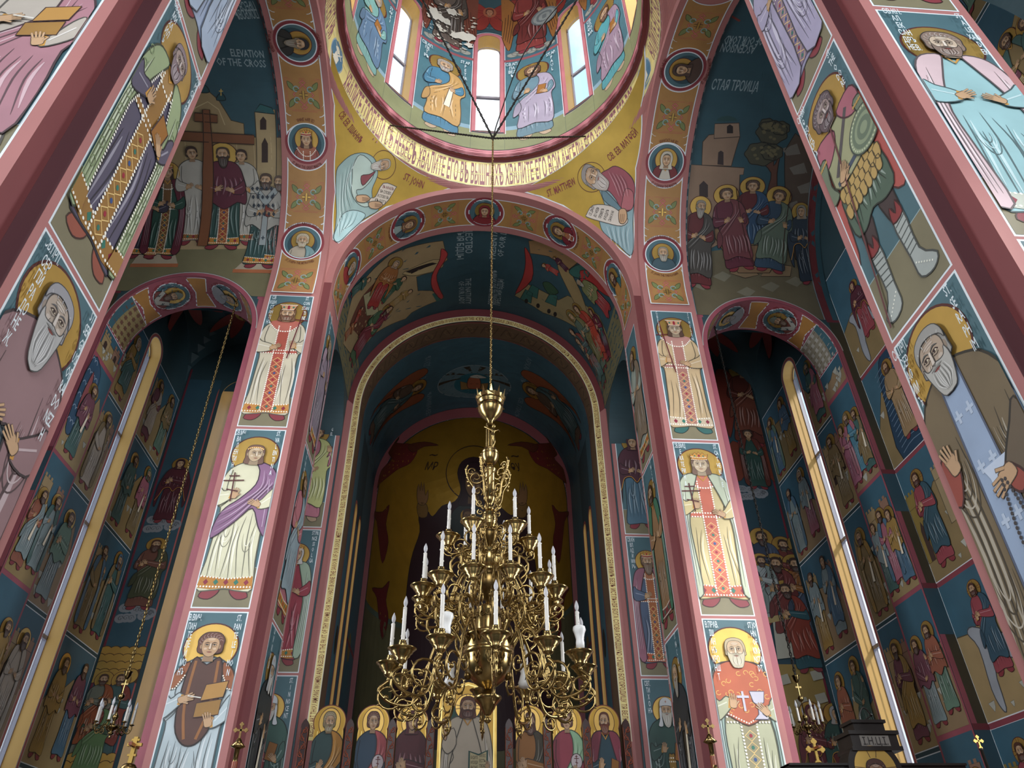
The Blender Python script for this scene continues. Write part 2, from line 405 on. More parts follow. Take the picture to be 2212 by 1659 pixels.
# unseen boxes added over the chapels and vault springings to block light leaks
for s in (-1, 1):
    b = MB(); b.use(M_blue); X_ = lambda a, c: (min(s * a, s * c), max(s * a, s * c))
    for (xa, xb, ya, yb, za, zb) in ((1.3, 2.62, 3.50, 5.2, 3.96, 4.02), (2.50, 2.62, 3.3, 5.2, 3.47, 4.0), (2.36, 2.62, 3.50, 5.2, 3.46, 3.50), (1.3, 2.62, 5.14, 5.2, 3.60, 4.0), (1.045, 1.40, 3.86, 5.1, 3.392, 3.5), (1.045, 1.3, 3.86, 5.1, 3.5, 4.0), (1.40, 2.6, 3.62, 3.80, 3.41, 3.96), (1.02, 1.3, 5.0, 5.14, 3.0, 4.0)):
        a, c = X_(xa, xb); b.box((a, ya, za), (c, yb, zb))
    b.build('wall_' + sidename[s] + '_leak_shell', structure=True)

# ================================================================ PAINT ENGINE
EYEV = Vector((X0, 0, 0))
def pray(x, y): return CF + CR * ((x - 1106) / FPX) - CU * ((y - 829.5) / FPX)
class Plane:
    curved = 0
    def __init__(s, o, eu, ev, n): s.o, s.eu, s.ev, s.n = Vector(o), Vector(eu), Vector(ev), Vector(n)
    def P(s, u, v): return s.o + s.eu * u + s.ev * v
    def N(s, u, v): return s.n
    def hit(s, x, y):
        d = pray(x, y); t = (s.o - EYEV).dot(s.n) / d.dot(s.n); q = EYEV + d * t - s.o; return (q.dot(s.eu), q.dot(s.ev))
def PY(y): return Plane((0, y, 0), (1, 0, 0), (0, 0, 1), (0, -1, 0))
def PXs(x, s): return Plane((x, 0, 0), (0, -s, 0), (0, 0, 1), (-s, 0, 0))
class Cyl:
    """inside of a cylinder: c = centre, ax = 'x','y','z'"""
    drop = False
    def __init__(s, ax, c0, c1, r, curved=.07): s.ax, s.c0, s.c1, s.r, s.curved = ax, c0, c1, r, curved
    def P(s, u, v):
        r = s.r
        if s.ax == 'x' and s.drop and v < 0: return Vector((u, s.c0 + r, s.c1 + v))
        if s.ax == 'x': t = v / r; return Vector((u, s.c0 + r * math.cos(t), s.c1 + r * math.sin(t)))
        if s.ax == 'y': t = u / r; return Vector((s.c0 + r * math.sin(t), -v, s.c1 + r * math.cos(t)))
        t = u / r; return Vector((s.c0 + r * math.sin(t), s.c1 + r * math.cos(t), v))
    def N(s, u, v):
        r = s.r
        if s.ax == 'x': t = max(v, 0 if s.drop else v) / r; return Vector((0, -math.cos(t), -math.sin(t)))
        if s.ax == 'y': t = u / r; return Vector((-math.sin(t), 0, -math.cos(t)))
        t = u / r; return Vector((-math.sin(t), -math.cos(t), 0))
    def hit(s, x, y):
        d = pray(x, y); o = EYEV
        i, j = {'x': (1, 2), 'y': (0, 2), 'z': (0, 1)}[s.ax]
        a = d[i] ** 2 + d[j] ** 2; b = 2 * (d[i] * (o[i] - s.c0) + d[j] * (o[j] - s.c1)); c = (o[i] - s.c0) ** 2 + (o[j] - s.c1) ** 2 - s.r ** 2
        q = o + d * ((-b + math.sqrt(max(0, b * b - 4 * a * c))) / (2 * a)); r = s.r
        if s.ax == 'x' and s.drop and q.z < s.c1:
            t = (s.c0 + r) / d.y; return (o.x + d.x * t, d.z * t - s.c1)
        if s.ax == 'x': return (q.x, math.atan2(q.z - s.c1, q.y - s.c0) * r)
        if s.ax == 'y': return (math.atan2(q.x - s.c0, q.z - s.c1) * r, -q.y)
        return (math.atan2(q.x - s.c0, q.y - s.c1) * r, q.z)
class Sph:
    """inside of a sphere, optionally continued below its equator as a cylinder"""
    def __init__(s, c, r, drum=False, curved=.06): s.c, s.r, s.drum, s.curved = Vector(c), r, drum, curved
    def P(s, u, v):
        a = u / s.r; r = s.r
        if s.drum and v < 0: return s.c + Vector((r * math.sin(a), r * math.cos(a), v))
        e = v / r; return s.c + Vector((r * math.cos(e) * math.sin(a), r * math.cos(e) * math.cos(a), r * math.sin(e)))
    def N(s, u, v):
        d = s.P(u, v) - s.c
        if s.drum and v < 0: d.z = 0
        return -d.normalized()
    def hit(s, x, y):
        d = pray(x, y); o = EYEV - s.c; a = d.dot(d); b = 2 * d.dot(o); c = o.dot(o) - s.r ** 2
        q = o + d * ((-b + math.sqrt(max(0, b * b - 4 * a * c))) / (2 * a))
        if s.drum and q.z < 0:
            a = d.x ** 2 + d.y ** 2; b = 2 * (d.x * o.x + d.y * o.y); c = o.x ** 2 + o.y ** 2 - s.r ** 2
            q = o + d * ((-b + math.sqrt(max(0, b * b - 4 * a * c))) / (2 * a)); return (math.atan2(q.x, q.y) * s.r, q.z)
        return (math.atan2(q.x, q.y) * s.r, math.asin(max(-1, min(1, q.z / s.r))) * s.r)
class Cone:
    curved = .07
    def P(s, u, v):
        r = 1.05 + (1.013 - 1.05) * (v - 4.44) / .25; return Vector((r * math.sin(u), YC + r * math.cos(u), v))
    def N(s, u, v): return Vector((-math.sin(u) * .97, -math.cos(u) * .97, -.15))
    def hit(s, x, y):
        u, v = Cyl('z', 0, YC, 1.03).hit(x, y); r = 1.05 - .148 * (v - 4.44); u, v = Cyl('z', 0, YC, r).hit(x, y); return (u / r, v)

def col(h, g=False):
    if isinstance(h, tuple): return h
    return (*h2l(h), 0.0 if g else 1.0)
def shade(h, k):
    h = h.lstrip('#'); c = [int(h[i:i + 2], 16) for i in (0, 2, 4)]
    c = [min(255, max(0, int(x * k if k <= 1 else x + (255 - x) * (k - 1)))) for x in c]; return '#%02x%02x%02x' % tuple(c)
GLD = (*h2l('#c9a55a'), 0.0); PEARL = '#e6e2d6'; INK = '#3a2420'; SKIN = '#b3916f'
class T2:
    """frame: local (x,y) -> surface (u,v)"""
    def __init__(s, o, ex, ey): s.o, s.ex, s.ey = o, ex, ey
    def __call__(s, p): return (s.o[0] + s.ex[0] * p[0] + s.ey[0] * p[1], s.o[1] + s.ex[1] * p[0] + s.ey[1] * p[1])
    def sub(s, o, sc=1, ang=0, sx=1):
        c, n = math.cos(ang), math.sin(ang); ex = (c * sc * sx, n * sc * sx); ey = (-n * sc, c * sc)
        f = lambda v: (s.ex[0] * v[0] + s.ey[0] * v[1], s.ex[1] * v[0] + s.ey[1] * v[1])
        return T2(s(o), f(ex), f(ey))
def frame(foot, top, wide=1.0):
    dx, dy = top[0] - foot[0], top[1] - foot[1]; return T2(foot, (dy * wide, -dx * wide), (dx, dy))
def smooth(pts, closed=True, k=4):
    n = len(pts); out = []
    if n < 3: return list(pts)
    for i in range(n if closed else n - 1):
        p0 = pts[(i - 1) % n] if closed or i > 0 else pts[0]; p1 = pts[i]; p2 = pts[(i + 1) % n]; p3 = pts[(i + 2) % n] if closed or i + 2 < n else pts[-1]
        for j in range(k):
            t = j / k; t2 = t * t; t3 = t2 * t
            out.append(tuple(.5 * (2 * p1[a] + (p2[a] - p0[a]) * t + (2 * p0[a] - 5 * p1[a] + 4 * p2[a] - p3[a]) * t2 + (3 * p1[a] - p0[a] - 3 * p2[a] + p3[a]) * t3) for a in (0, 1)))
    if not closed: out.append(tuple(pts[-1]))
    return out
def ell(cx, cy, rx, ry, n=20, a0=0, a1=2 * PI, rot=0):
    o = []
    full = abs(a1 - a0 - 2 * PI) < 1e-6
    for i in range(n if full else n + 1):
        t = a0 + (a1 - a0) * i / n; x, y = rx * math.cos(t), ry * math.sin(t); o.append((cx + x * math.cos(rot) - y * math.sin(rot), cy + x * math.sin(rot) + y * math.cos(rot)))
    return o
EPS = .00045
_glyph = {}
def glyphs(t, bold=.012):
    if t in _glyph: return _glyph[t]
    c = bpy.data.curves.new('t', 'FONT'); c.body = t; c.size = 1; c.resolution_u = 1; c.offset = bold; c.align_x = 'LEFT'
    o = bpy.data.objects.new('t', c); C.objects.link(o); bpy.context.view_layer.update()
    me = o.evaluated_get(bpy.context.evaluated_depsgraph_get()).to_mesh()
    me.calc_loop_triangles()
    vs = [(v.co.x, v.co.y) for v in me.vertices]; ts = [tuple(l.vertices) for l in me.loop_triangles]
    w = max([v[0] for v in vs], default=0)
    o.to_mesh_clear(); bpy.data.objects.remove(o); bpy.data.curves.remove(c)
    _glyph[t] = (vs, ts, w); return _glyph[t]
class Paint(MB):
    def __init__(s, surf): super().__init__(); s.s = surf; s.lv = 1; s.px = False
    def uv(s, p, T=None): return T(p) if T else (s.s.hit(*p) if s.px else p)
    def vert(s, uv, lv, c):
        q = s.s.P(*uv) + s.s.N(*uv) * (EPS * lv + (.0012 if s.s.curved else 0)); s.v.append((q.x, q.y, q.z)); s.c.append(c); return len(s.v) - 1
    clip = None; clips = None; cnt = 0
    def em(s, pts, lv, c):
        if s.clips:
            x0, x1 = min(p[0] for p in pts), max(p[0] for p in pts); y0, y1 = min(p[1] for p in pts), max(p[1] for p in pts); cs = s.clips; s.clips = None
            for cl in cs:
                if x1 < cl[0][0] or x0 > cl[2][0] or y1 < min(cl[0][1], cl[1][1]) or y0 > cl[2][1]: continue
                s.clip = cl; s.em(pts, lv, c)
            s.clips = cs; s.clip = None; return
        s.em1(pts, lv, c)
    def em1(s, pts, lv, c):
        """convex polygon in surface coordinates -> clipped, subdivided, stored"""
        if s.clip:
            cl = s.clip; n = len(cl)
            for i in range(n):
                ax, ay = cl[i]; bx, by = cl[(i + 1) % n]; out = []; m = len(pts)
                if not m: return
                d = [(bx - ax) * (p[1] - ay) - (by - ay) * (p[0] - ax) for p in pts]
                if min(d) >= 0: continue
                for j in range(m):
                    k = (j + 1) % m
                    if d[j] >= 0: out.append(pts[j])
                    if (d[j] >= 0) != (d[k] >= 0):
                        t = d[j] / (d[j] - d[k]); out.append((pts[j][0] + (pts[k][0] - pts[j][0]) * t, pts[j][1] + (pts[k][1] - pts[j][1]) * t))
                pts = out
            if len(pts) < 3: return
        if s.s.curved:
            for i in range(1, len(pts) - 1): s.tri(pts[0], pts[i], pts[i + 1], lv, c)
        else:
            i = len(s.v)
            for p in pts: s.vert(p, lv, c)
            s.f.append(tuple(range(i, i + len(pts)))); s.m.append(0)
    def rect(s, u0, u1, v0, v1): s.clip = [(u0, v0), (u1, v0), (u1, v1), (u0, v1)]; return s
    def tri(s, a, b, c, lv, cl, dep=0):
        me = s.s.curved
        l = [(math.dist(a, b), 0), (math.dist(b, c), 1), (math.dist(c, a), 2)]; m = max(l)
        if m[0] > me and dep < 10:
            if m[1] == 0: k = ((a[0] + b[0]) / 2, (a[1] + b[1]) / 2); s.tri(a, k, c, lv, cl, dep + 1); s.tri(k, b, c, lv, cl, dep + 1)
            elif m[1] == 1: k = ((c[0] + b[0]) / 2, (c[1] + b[1]) / 2); s.tri(a, b, k, lv, cl, dep + 1); s.tri(a, k, c, lv, cl, dep + 1)
            else: k = ((a[0] + c[0]) / 2, (a[1] + c[1]) / 2); s.tri(a, b, k, lv, cl, dep + 1); s.tri(k, b, c, lv, cl, dep + 1)
            return
        i = len(s.v)
        for q in (a, b, c): s.vert(q, lv, cl)
        s.f.append((i, i + 1, i + 2)); s.m.append(0)
    def poly(s, pts, c, lv=None, T=None):
        s.cnt += 1; c = col(c); lv = (s.lv if lv is None else lv) + (s.cnt % 50) * .008; q = [s.uv(p, T) for p in pts]
        if s.s.curved or s.clip or s.clips:
            for t in tessellate_polygon([[Vector((x, y, 0)) for x, y in q]]):
                a, b, d = q[t[0]], q[t[1]], q[t[2]]
                if (b[0] - a[0]) * (d[1] - a[1]) - (b[1] - a[1]) * (d[0] - a[0]) < 0: b, d = d, b
                s.em([a, b, d], lv, c)
        else:
            tr = tessellate_polygon([[Vector((x, y, 0)) for x, y in q]])
            i = len(s.v)
            for p in q: s.vert(p, lv, c)
            for t in tr: s.f.append((i + t[0], i + t[1], i + t[2])); s.m.append(0)
    def line(s, pts, w, c, lv=None, T=None, closed=False, taper=False, wpx=False):
        """w in surface units (or in local units when T is given)"""
        s.cnt += 1; c = col(c); lv = (s.lv if lv is None else lv) + (s.cnt % 50) * .008; q = [s.uv(p, T) for p in pts]
        if T: w = w * math.hypot(*T.ey)
        n = len(q); L = []; R = []
        for i in range(n):
            a = q[i - 1] if (i > 0 or closed) else q[0]; b = q[(i + 1) % n] if (i < n - 1 or closed) else q[-1]
            dx, dy = b[0] - a[0], b[1] - a[1]; l = math.hypot(dx, dy) or 1; k = w / 2
            if taper: k *= max(.15, math.sin(PI * (i + .5) / n))
            L.append((q[i][0] - dy / l * k, q[i][1] + dx / l * k)); R.append((q[i][0] + dy / l * k, q[i][1] - dx / l * k))
        for i in range(n if closed else n - 1):
            j = (i + 1) % n
            s.em([R[i], R[j], L[j], L[i]], lv, c)
    def text(s, t, pos, h, c, lv=None, T=None, nar=.55, ang=0, align='L', bold=.012, length=None):
        """h = letter height; pos lower left; on T the pos and h are local"""
        lv = s.lv if lv is None else lv; c = col(c); vs, ts, w = glyphs(t, bold)
        if not ts: return
        k = h / .72; kx = k * nar
        if length: kx = length / w
        ox = -w * kx / 2 if align == 'C' else (-w * kx if align == 'R' else 0)
        ca, sa = math.cos(ang), math.sin(ang); q = []
        for x, y in vs:
            x, y = x * kx + ox, y * k; p = (pos[0] + x * ca - y * sa, pos[1] + x * sa + y * ca); q.append(T(p) if T else p)
        i = len(s.v)
        if s.s.curved or s.clip or s.clips:
            for t3 in ts: s.em([q[t3[0]], q[t3[1]], q[t3[2]]], lv, c)
        else:
            for p in q: s.vert(p, lv, c)
            for t3 in ts: s.f.append((i + t3[0], i + t3[1], i + t3[2])); s.m.append(0)
    def vtext(s, rows, x, y, h, c='#c9d2d6', lv=None, T=None, step=1.35, nar=.55, align='C'):
        for i, r in enumerate(rows): s.text(r, (x, y - h - i * h * step), h, c, lv, T, nar, align=align)
    def dots(s, pts, sp, r, c, lv=None, T=None):
        q = [s.uv(p, T) for p in pts]
        if T: k = math.hypot(*T.ey); sp *= k; r *= k
        acc = 0
        for a, b in zip(q, q[1:]):
            l = math.dist(a, b)
            if l == 0: continue
            while acc < l:
                t = acc / l; x, y = a[0] + (b[0] - a[0]) * t, a[1] + (b[1] - a[1]) * t
                pp = s.px; s.px = False; s.poly([(x - r, y - r * .4), (x - r * .4, y - r), (x + r * .4, y - r), (x + r, y - r * .4), (x + r, y + r * .4), (x + r * .4, y + r), (x - r * .4, y + r), (x - r, y + r * .4)], c, lv); s.px = pp
                acc += sp
            acc -= l
    def done(s, parent, label=None, name='mural'):
        o = s.build(name, M_fresco, None); o.parent = parent; o.location = o.location - Vector(parent_loc(parent))
        if label: o['label'] = label
        return o

# ================================================================ PAINTED FIGURES
def outline(P, pts, w, c, lv, T): P.line(pts, w, c, lv, T, closed=True)
def shape(P, T, pts, c, lv, ow=.006, oc=None, sm=3):
    q = smooth(pts, True, sm) if sm else pts
    P.poly(q, c, lv, T); P.line(q, ow, oc or shade(c, .42), lv + .5, T, closed=True)
def folds(P, T, c, x0, x1, y0, y1, n, lv, spread=1.25, rnd=None, w=.006, bend=.02):
    """painted drapery: dark contour strokes with pale streaks between them"""
    r = rnd or random.Random(3)
    for i in range(n):
        f = (i + .5) / n; xa = x0 + (x1 - x0) * f; xm = (x0 + x1) / 2; xb = xm + (xa - xm) * spread
        j = r.uniform(-bend, bend); ya = y1 - r.uniform(0, .25) * (y1 - y0); yb = y0 + r.uniform(0, .12) * (y1 - y0)
        ln = smooth([(xa, ya), (xa + j + (xb - xa) * .3, ya + (yb - ya) * .4), (xb - j * .5, yb)], False, 4)
        P.line(ln, w, shade(c, .55), lv, T, taper=True)
        if r.random() < .8:
            o = (x1 - x0) / n * .45
            P.line([(x + o, y) for x, y in ln[1:-1]], w * 1.9, shade(c, 1.35), lv, T, taper=True)
def ufolds(P, T, c, cx, cy, w, h, n, lv, th=.0045):
    for i in range(n):
        k = 1 - i / (n + .6); P.line(ell(cx, cy, w * k, h * k, 16, PI * .95, 2 * PI + .05), th, shade(c, .58 if i % 2 == 0 else 1.4), lv, T, taper=True)
def halo(P, T, c, r, lv, cross=False):
    P.poly(ell(c[0], c[1], r * 1.06, r * 1.06, 36), '#4a1f1a', lv, T); P.poly(ell(c[0], c[1], r, r, 36), GLD, lv + .5, T)
    if cross:
        for a in (0, PI / 2, PI):
            for d in (-.16, .16): P.line([(c[0] + math.cos(a + d) * r * .4, c[1] + math.sin(a + d) * r * .4), (c[0] + math.cos(a + d) * r, c[1] + math.sin(a + d) * r)], .004, '#5a2a1c', lv + 1, T)
def head(P, T, lv=10, skin=SKIN, hair='#5a3d2c', style='short', beard=None, bcol=None, hat=None, hatc='#8a2f35', turn=0, fine=1):
    """head in its own frame: face centre at 0,0; face half height 1, half width .78; turn -1..1"""
    bcol = bcol or hair; t = turn * .22
    if style in ('veil', 'hood'):
        shape(P, T, [(0, 1.62), (.7, 1.45), (1.12, .8), (1.2, 0), (1.05, -.9), (1.25, -1.7), (0, -1.75), (-1.25, -1.7), (-1.05, -.9), (-1.2, 0), (-1.12, .8), (-.7, 1.45)], hatc, lv, .07)
        shape(P, T, [(t, 1.15), (.62 + t, .85), (.8 + t, .1), (.6 + t, -.8), (t, -1.25), (-.6 + t, -.8), (-.8 + t, .1), (-.62 + t, .85)], shade(hatc, .5), lv + 1, .03)
    elif style == 'long':
        shape(P, T, [(0, 1.35), (.75, 1.15), (1.05, .4), (1.0, -.5), (1.1, -1.3), (.5, -1.5), (-.5, -1.5), (-1.1, -1.3), (-1.0, -.5), (-1.05, .4), (-.75, 1.15)], hair, lv, .06)
    elif style == 'curly':
        shape(P, T, [(0, 1.5), (.55, 1.45), (.95, 1.15), (1.2, .65), (1.15, .1), (1.15, -.4), (.8, -.75), (-.8, -.75), (-1.15, -.4), (-1.15, .1), (-1.2, .65), (-.95, 1.15), (-.55, 1.45)], hair, lv, .08)
        if fine:
            for k in range(9): a = PI * (k + .5) / 9; P.line(ell(math.cos(a) * .85, .35 + math.sin(a) * .8, .22, .2, 8, 0, 4.5, a), .05, shade(hair, 1.35), lv + 1, T)
    else:
        shape(P, T, [(0, 1.38), (.7, 1.18), (.98, .6), (1.0, -.1), (.85, -.6), (-.85, -.6), (-1.0, -.1), (-.98, .6), (-.7, 1.18)], hair, lv, .06)
    # neck, ears, face
    P.poly([(-.42 + t * .4, -.5), (.42 + t * .4, -.5), (.5, -1.6), (-.5, -1.6)], shade(skin, .82), lv + .6, T)
    if style in ('short', 'bald', 'long', 'curly'):
        for sx in (-1, 1): P.poly(ell(sx * .83 + t * .5, -.05, .13, .24, 8), shade(skin, .85), lv + 1.2, T)
    f = [(0, 1.05), (.5, .95), (.76, .5), (.78, 0), (.68, -.5), (.38, -.95), (0, -1.12), (-.38, -.95), (-.68, -.5), (-.78, 0), (-.76, .5), (-.5, .95)]
    f = [(x + t * .4, y if style == 'bald' or y < .4 else y * .86) for x, y in f]
    shape(P, T, f, skin, lv + 1.6, .045)
    if beard:
        L = {'short': -1.45, 'long': -2.5, 'mid': -1.9}[beard]
        shape(P, T, [(-.8 + t, -.05), (-.62 + t, -.35), (-.3 + t, -.38), (t * 1.5, -.28), (.3 + t, -.38), (.62 + t, -.35), (.8 + t, -.05), (.82, -.7), (.5, (L - 1) * .6), (.12, L), (-.12, L), (-.5, (L - 1) * .6), (-.82, -.7)], bcol, lv + 3, .045)
        if fine:
            for k in (-2, -1, 0, 1, 2): P.line(smooth([(k * .17 + t, -.62), (k * .2, (L - .6) * .5), (k * .06, L * .92)], False, 3), .045, shade(bcol, .6), lv + 4, T, taper=True)
            for k in (-2.5, -1.5, -1, -.5, .5, 1, 1.5, 2.5): P.line(smooth([(k * .17 + t, -.62), (k * .2, (L - .6) * .5), (k * .06, L * .88)], False, 3), .05, shade(bcol, 1.4), lv + 4, T, taper=True)
    e = t * 1.6; D = '#2c1a16'
    if fine:
        for sx in (-1, 1):
            x = sx * .33 + e
            P.poly([(x - .18, .11), (x - .05, .18), (x + .08, .18), (x + .18, .10), (x + .02, .05)], '#c4b8a2', lv + 4.6, T)
            P.poly(ell(x + t * .3, .125, .07, .07, 8), D, lv + 5.2, T)
            P.line([(x - .21, .10), (x - .06, .20), (x + .09, .20), (x + .21, .10)], .055, D, lv + 5.2, T)
            P.line(smooth([(x - .27, .25), (x, .39), (x + .27, .29)], False, 3), .07, shade(hair if style != 'veil' else '#5a3d2c', .6), lv + 5.2, T, taper=True)
            P.line([(x - .18, -.02), (x + .05, -.07), (x + .18, 0)], .03, shade(skin, .6), lv + 5.2, T)
            P.poly(ell(sx * .42 + e * .6, -.28, .16, .12, 8), shade(skin, 1.22), lv + 2.6, T)
        P.poly([(e - .06, .3), (e + .06, .3), (e * 1.3 + .08, -.3), (e * 1.3 - .1, -.3)], shade(skin, 1.35), lv + 4.8, T)
        P.line([(e * .9 + .09 * (1 if turn <= 0 else -1), .32), (e * 1.25 + .12 * (1 if turn <= 0 else -1), -.28), (e * 1.3, -.4), (e * 1.3 - .14, -.3)], .04, shade(skin, .42), lv + 5.2, T)
        P.poly(ell(t * 1.5, -.62, .2, .055, 8), '#9a4a42', lv + 4.8, T); P.line([(t * 1.5 - .24, -.6), (t * 1.5, -.61), (t * 1.5 + .24, -.6)], .035, D, lv + 5.2, T)
        P.poly(ell(0 + t * .6, .72 if style != 'short' else .6, .35, .15, 10), shade(skin, 1.2), lv + 2.6, T)
        if beard and not hat:
            for k in range(3): P.line(smooth([(-.38 + t, .52 + .13 * k), (t, .57 + .13 * k), (.38 + t, .52 + .13 * k)], False, 3), .022, shade(skin, .72), lv + 3, T)
        if beard: P.line([(x_ := t * 1.5 - .3, -.2), (x_ - .08, -.42)], .03, shade(skin, .6), lv + 3, T)
        if beard: P.poly(smooth([(t * 1.5 - .42, -.52), (t * 1.5, -.42), (t * 1.5 + .42, -.52), (t * 1.5, -.54)], True, 2), shade(bcol, .8), lv + 5.3, T)
    else:
        for sx in (-1, 1): P.line([(sx * .33 + e - .2, .14), (sx * .33 + e + .2, .16)], .12, D, lv + 5, T)
        P.line([(e, .1), (e * 1.2, -.35)], .07, shade(skin, .5), lv + 5, T); P.line([(e - .2, -.62), (e + .2, -.62)], .08, D, lv + 5, T)
    if style in ('short', 'long') and not hat:
        shape(P, T, [(-.98, .2), (-.8, .55), (-.3 + t, .9), (.3 + t, .88), (.8, .55), (.98, .2), (1.0, .7), (.7, 1.2), (0, 1.4), (-.7, 1.2), (-1.0, .7)], hair, lv + 3.6, .04)
        if fine:
            for k in range(5): P.line(smooth([(-.8 + .4 * k, 1.0 - abs(k - 2) * .12), (-.7 + .35 * k, .75 - abs(k - 2) * .05)], False, 2), .04, shade(hair, 1.3), lv + 4, T)
    if hat == 'crown':
        shape(P, T, [(-.85, .72), (-1.05, 1.6), (-.7, 1.45), (-.45, 1.85), (-.2, 1.5), (0, 1.98), (.2, 1.5), (.45, 1.85), (.7, 1.45), (1.05, 1.6), (.85, .72), (0, .6)], '#b8863a', lv + 6, .06, '#5a2418', 0)
        P.line([(-.9, .95), (0, .84), (.9, .95)], .2, hatc, lv + 6.6, T); P.dots([(-.9, .78), (0, .66), (.9, .78)], .22, .06, PEARL, lv + 7, T); P.dots([(-.95, 1.15), (0, 1.05), (.95, 1.15)], .22, .06, PEARL, lv + 7, T)
        P.poly(ell(0, 1.35, .13, .2, 8), '#8c2030', lv + 7, T); P.poly(ell(-.5, 1.3, .1, .12, 6), '#2c6a5a', lv + 7, T); P.poly(ell(.5, 1.3, .1, .12, 6), '#2c6a5a', lv + 7, T)
    if hat == 'diadem':
        P.line(smooth([(-.9, .62), (-.4, .9), (.4, .9), (.9, .62)], False, 3), .2, '#b8863a', lv + 6, T); P.dots([(-.85, .66), (-.4, .9), (.4, .9), (.85, .66)], .25, .05, PEARL, lv + 6.6, T)
    if hat == 'tallcrown':
        P.poly([(-.8, .6), (-1.15, 1.75), (1.15, 1.75), (.8, .6)], '#5a2418', lv + 6, T); P.poly([(-.74, .68), (-1.05, 1.67), (1.05, 1.67), (.74, .68)], '#b98f6a', lv + 6.5, T)
        P.dots([(-.8, .72), (.8, .72)], .2, .07, PEARL, lv + 7, T); P.dots([(-1.1, 1.66), (1.1, 1.66)], .2, .07, PEARL, lv + 7, T)
        P.poly([(-.16, .8), (.16, .8), (.16, 1.4), (0, 1.6), (-.16, 1.4)], '#8c2030', lv + 7, T)
        for x in (-.62, .62): P.poly([(x - .17, 1.2), (x, 1.42), (x + .17, 1.2), (x, .98)], '#2c6a5a', lv + 7, T)
    if hat == 'klobuk':
        shape(P, T, [(0, 1.95), (.6, 1.75), (.98, 1.2), (1.05, .4), (.8, .62), (0, .72), (-.8, .62), (-1.05, .4), (-.98, 1.2), (-.6, 1.75)], hatc, lv + 6, .05)
        for sx in (-1, 1): shape(P, T, [(sx * .9, .7), (sx * 1.15, 0), (sx * 1.2, -1.3), (sx * 1.5, -2.3), (sx * .8, -2.3), (sx * .85, -1.0), (sx * .78, 0)], hatc, lv + 6, .04)
        P.line([(-.14, 1.3), (.14, 1.3)], .07, '#a05a2a', lv + 7, T); P.line([(0, 1.1), (0, 1.5)], .07, '#a05a2a', lv + 7, T)
    if hat == 'cowl':
        shape(P, T, [(0, 1.8), (.65, 1.55), (1.02, 1.0), (1.1, .1), (.9, .35), (.55, .95), (0, 1.1), (-.55, .95), (-.9, .35), (-1.1, .1), (-1.02, 1.0), (-.65, 1.55)], hatc, lv + 6, .05)
    if hat == 'helmet':
        shape(P, T, [(0, 1.75), (.6, 1.45), (.98, .8), (.9, .5), (0, .65), (-.9, .5), (-.98, .8), (-.6, 1.45)], '#6d7468', lv + 6, .05)
def hand(P, T, p, ang, sz=.05, lv=20, c=SKIN, flip=1):
    t = T.sub(p, sz, ang, flip)
    shape(P, t, [(-.45, -.9), (.45, -.9), (.6, 0), (.5, .45), (-.5, .5), (-.55, 0)], c, lv, .07)
    for i, (x, l, a) in enumerate(((-.4, .95, .16), (-.13, 1.15, .05), (.14, 1.1, -.05), (.4, .85, -.16))):
        P.line([(x, .35), (x - a * l, .35 + l)], .25, shade(c, .5), lv + .6, t); P.line([(x, .3), (x - a * l * .97, .35 + l * .95)], .18, c, lv + 1, t)
    P.line([(.5, -.3), (.95, .35)], .28, shade(c, .5), lv + .6, t); P.line([(.48, -.32), (.92, .3)], .2, c, lv + 1, t)
def cross(P, T, p, h, c, lv, w=.008, ang=0, bars=1):
    t = T.sub(p, h, ang); k = w / h
    P.line([(0, 0), (0, 1)], k, c, lv, t); P.line([(-.28, .72), (.28, .72)], k, c, lv, t)
    if bars > 1: P.line([(-.14, .88), (.14, .88)], k, c, lv, t); P.line([(-.16, .42), (.16, .34)], k, c, lv, t)
def scrollwork(P, T, x0, x1, y0, y1, c, lv, n=3, w=.005):
    for i in range(n):
        for j in range(max(1, int(n * (y1 - y0) / (x1 - x0)))):
            cx = x0 + (x1 - x0) * (i + .5) / n; cy = y0 + (x1 - x0) / n * (j + .5); r = (x1 - x0) / n * .4
            P.line([(cx + r * (1 - k / 12) * math.cos(k * .9), cy + r * (1 - k / 12) * math.sin(k * .9)) for k in range(10)], w, c, lv, T)

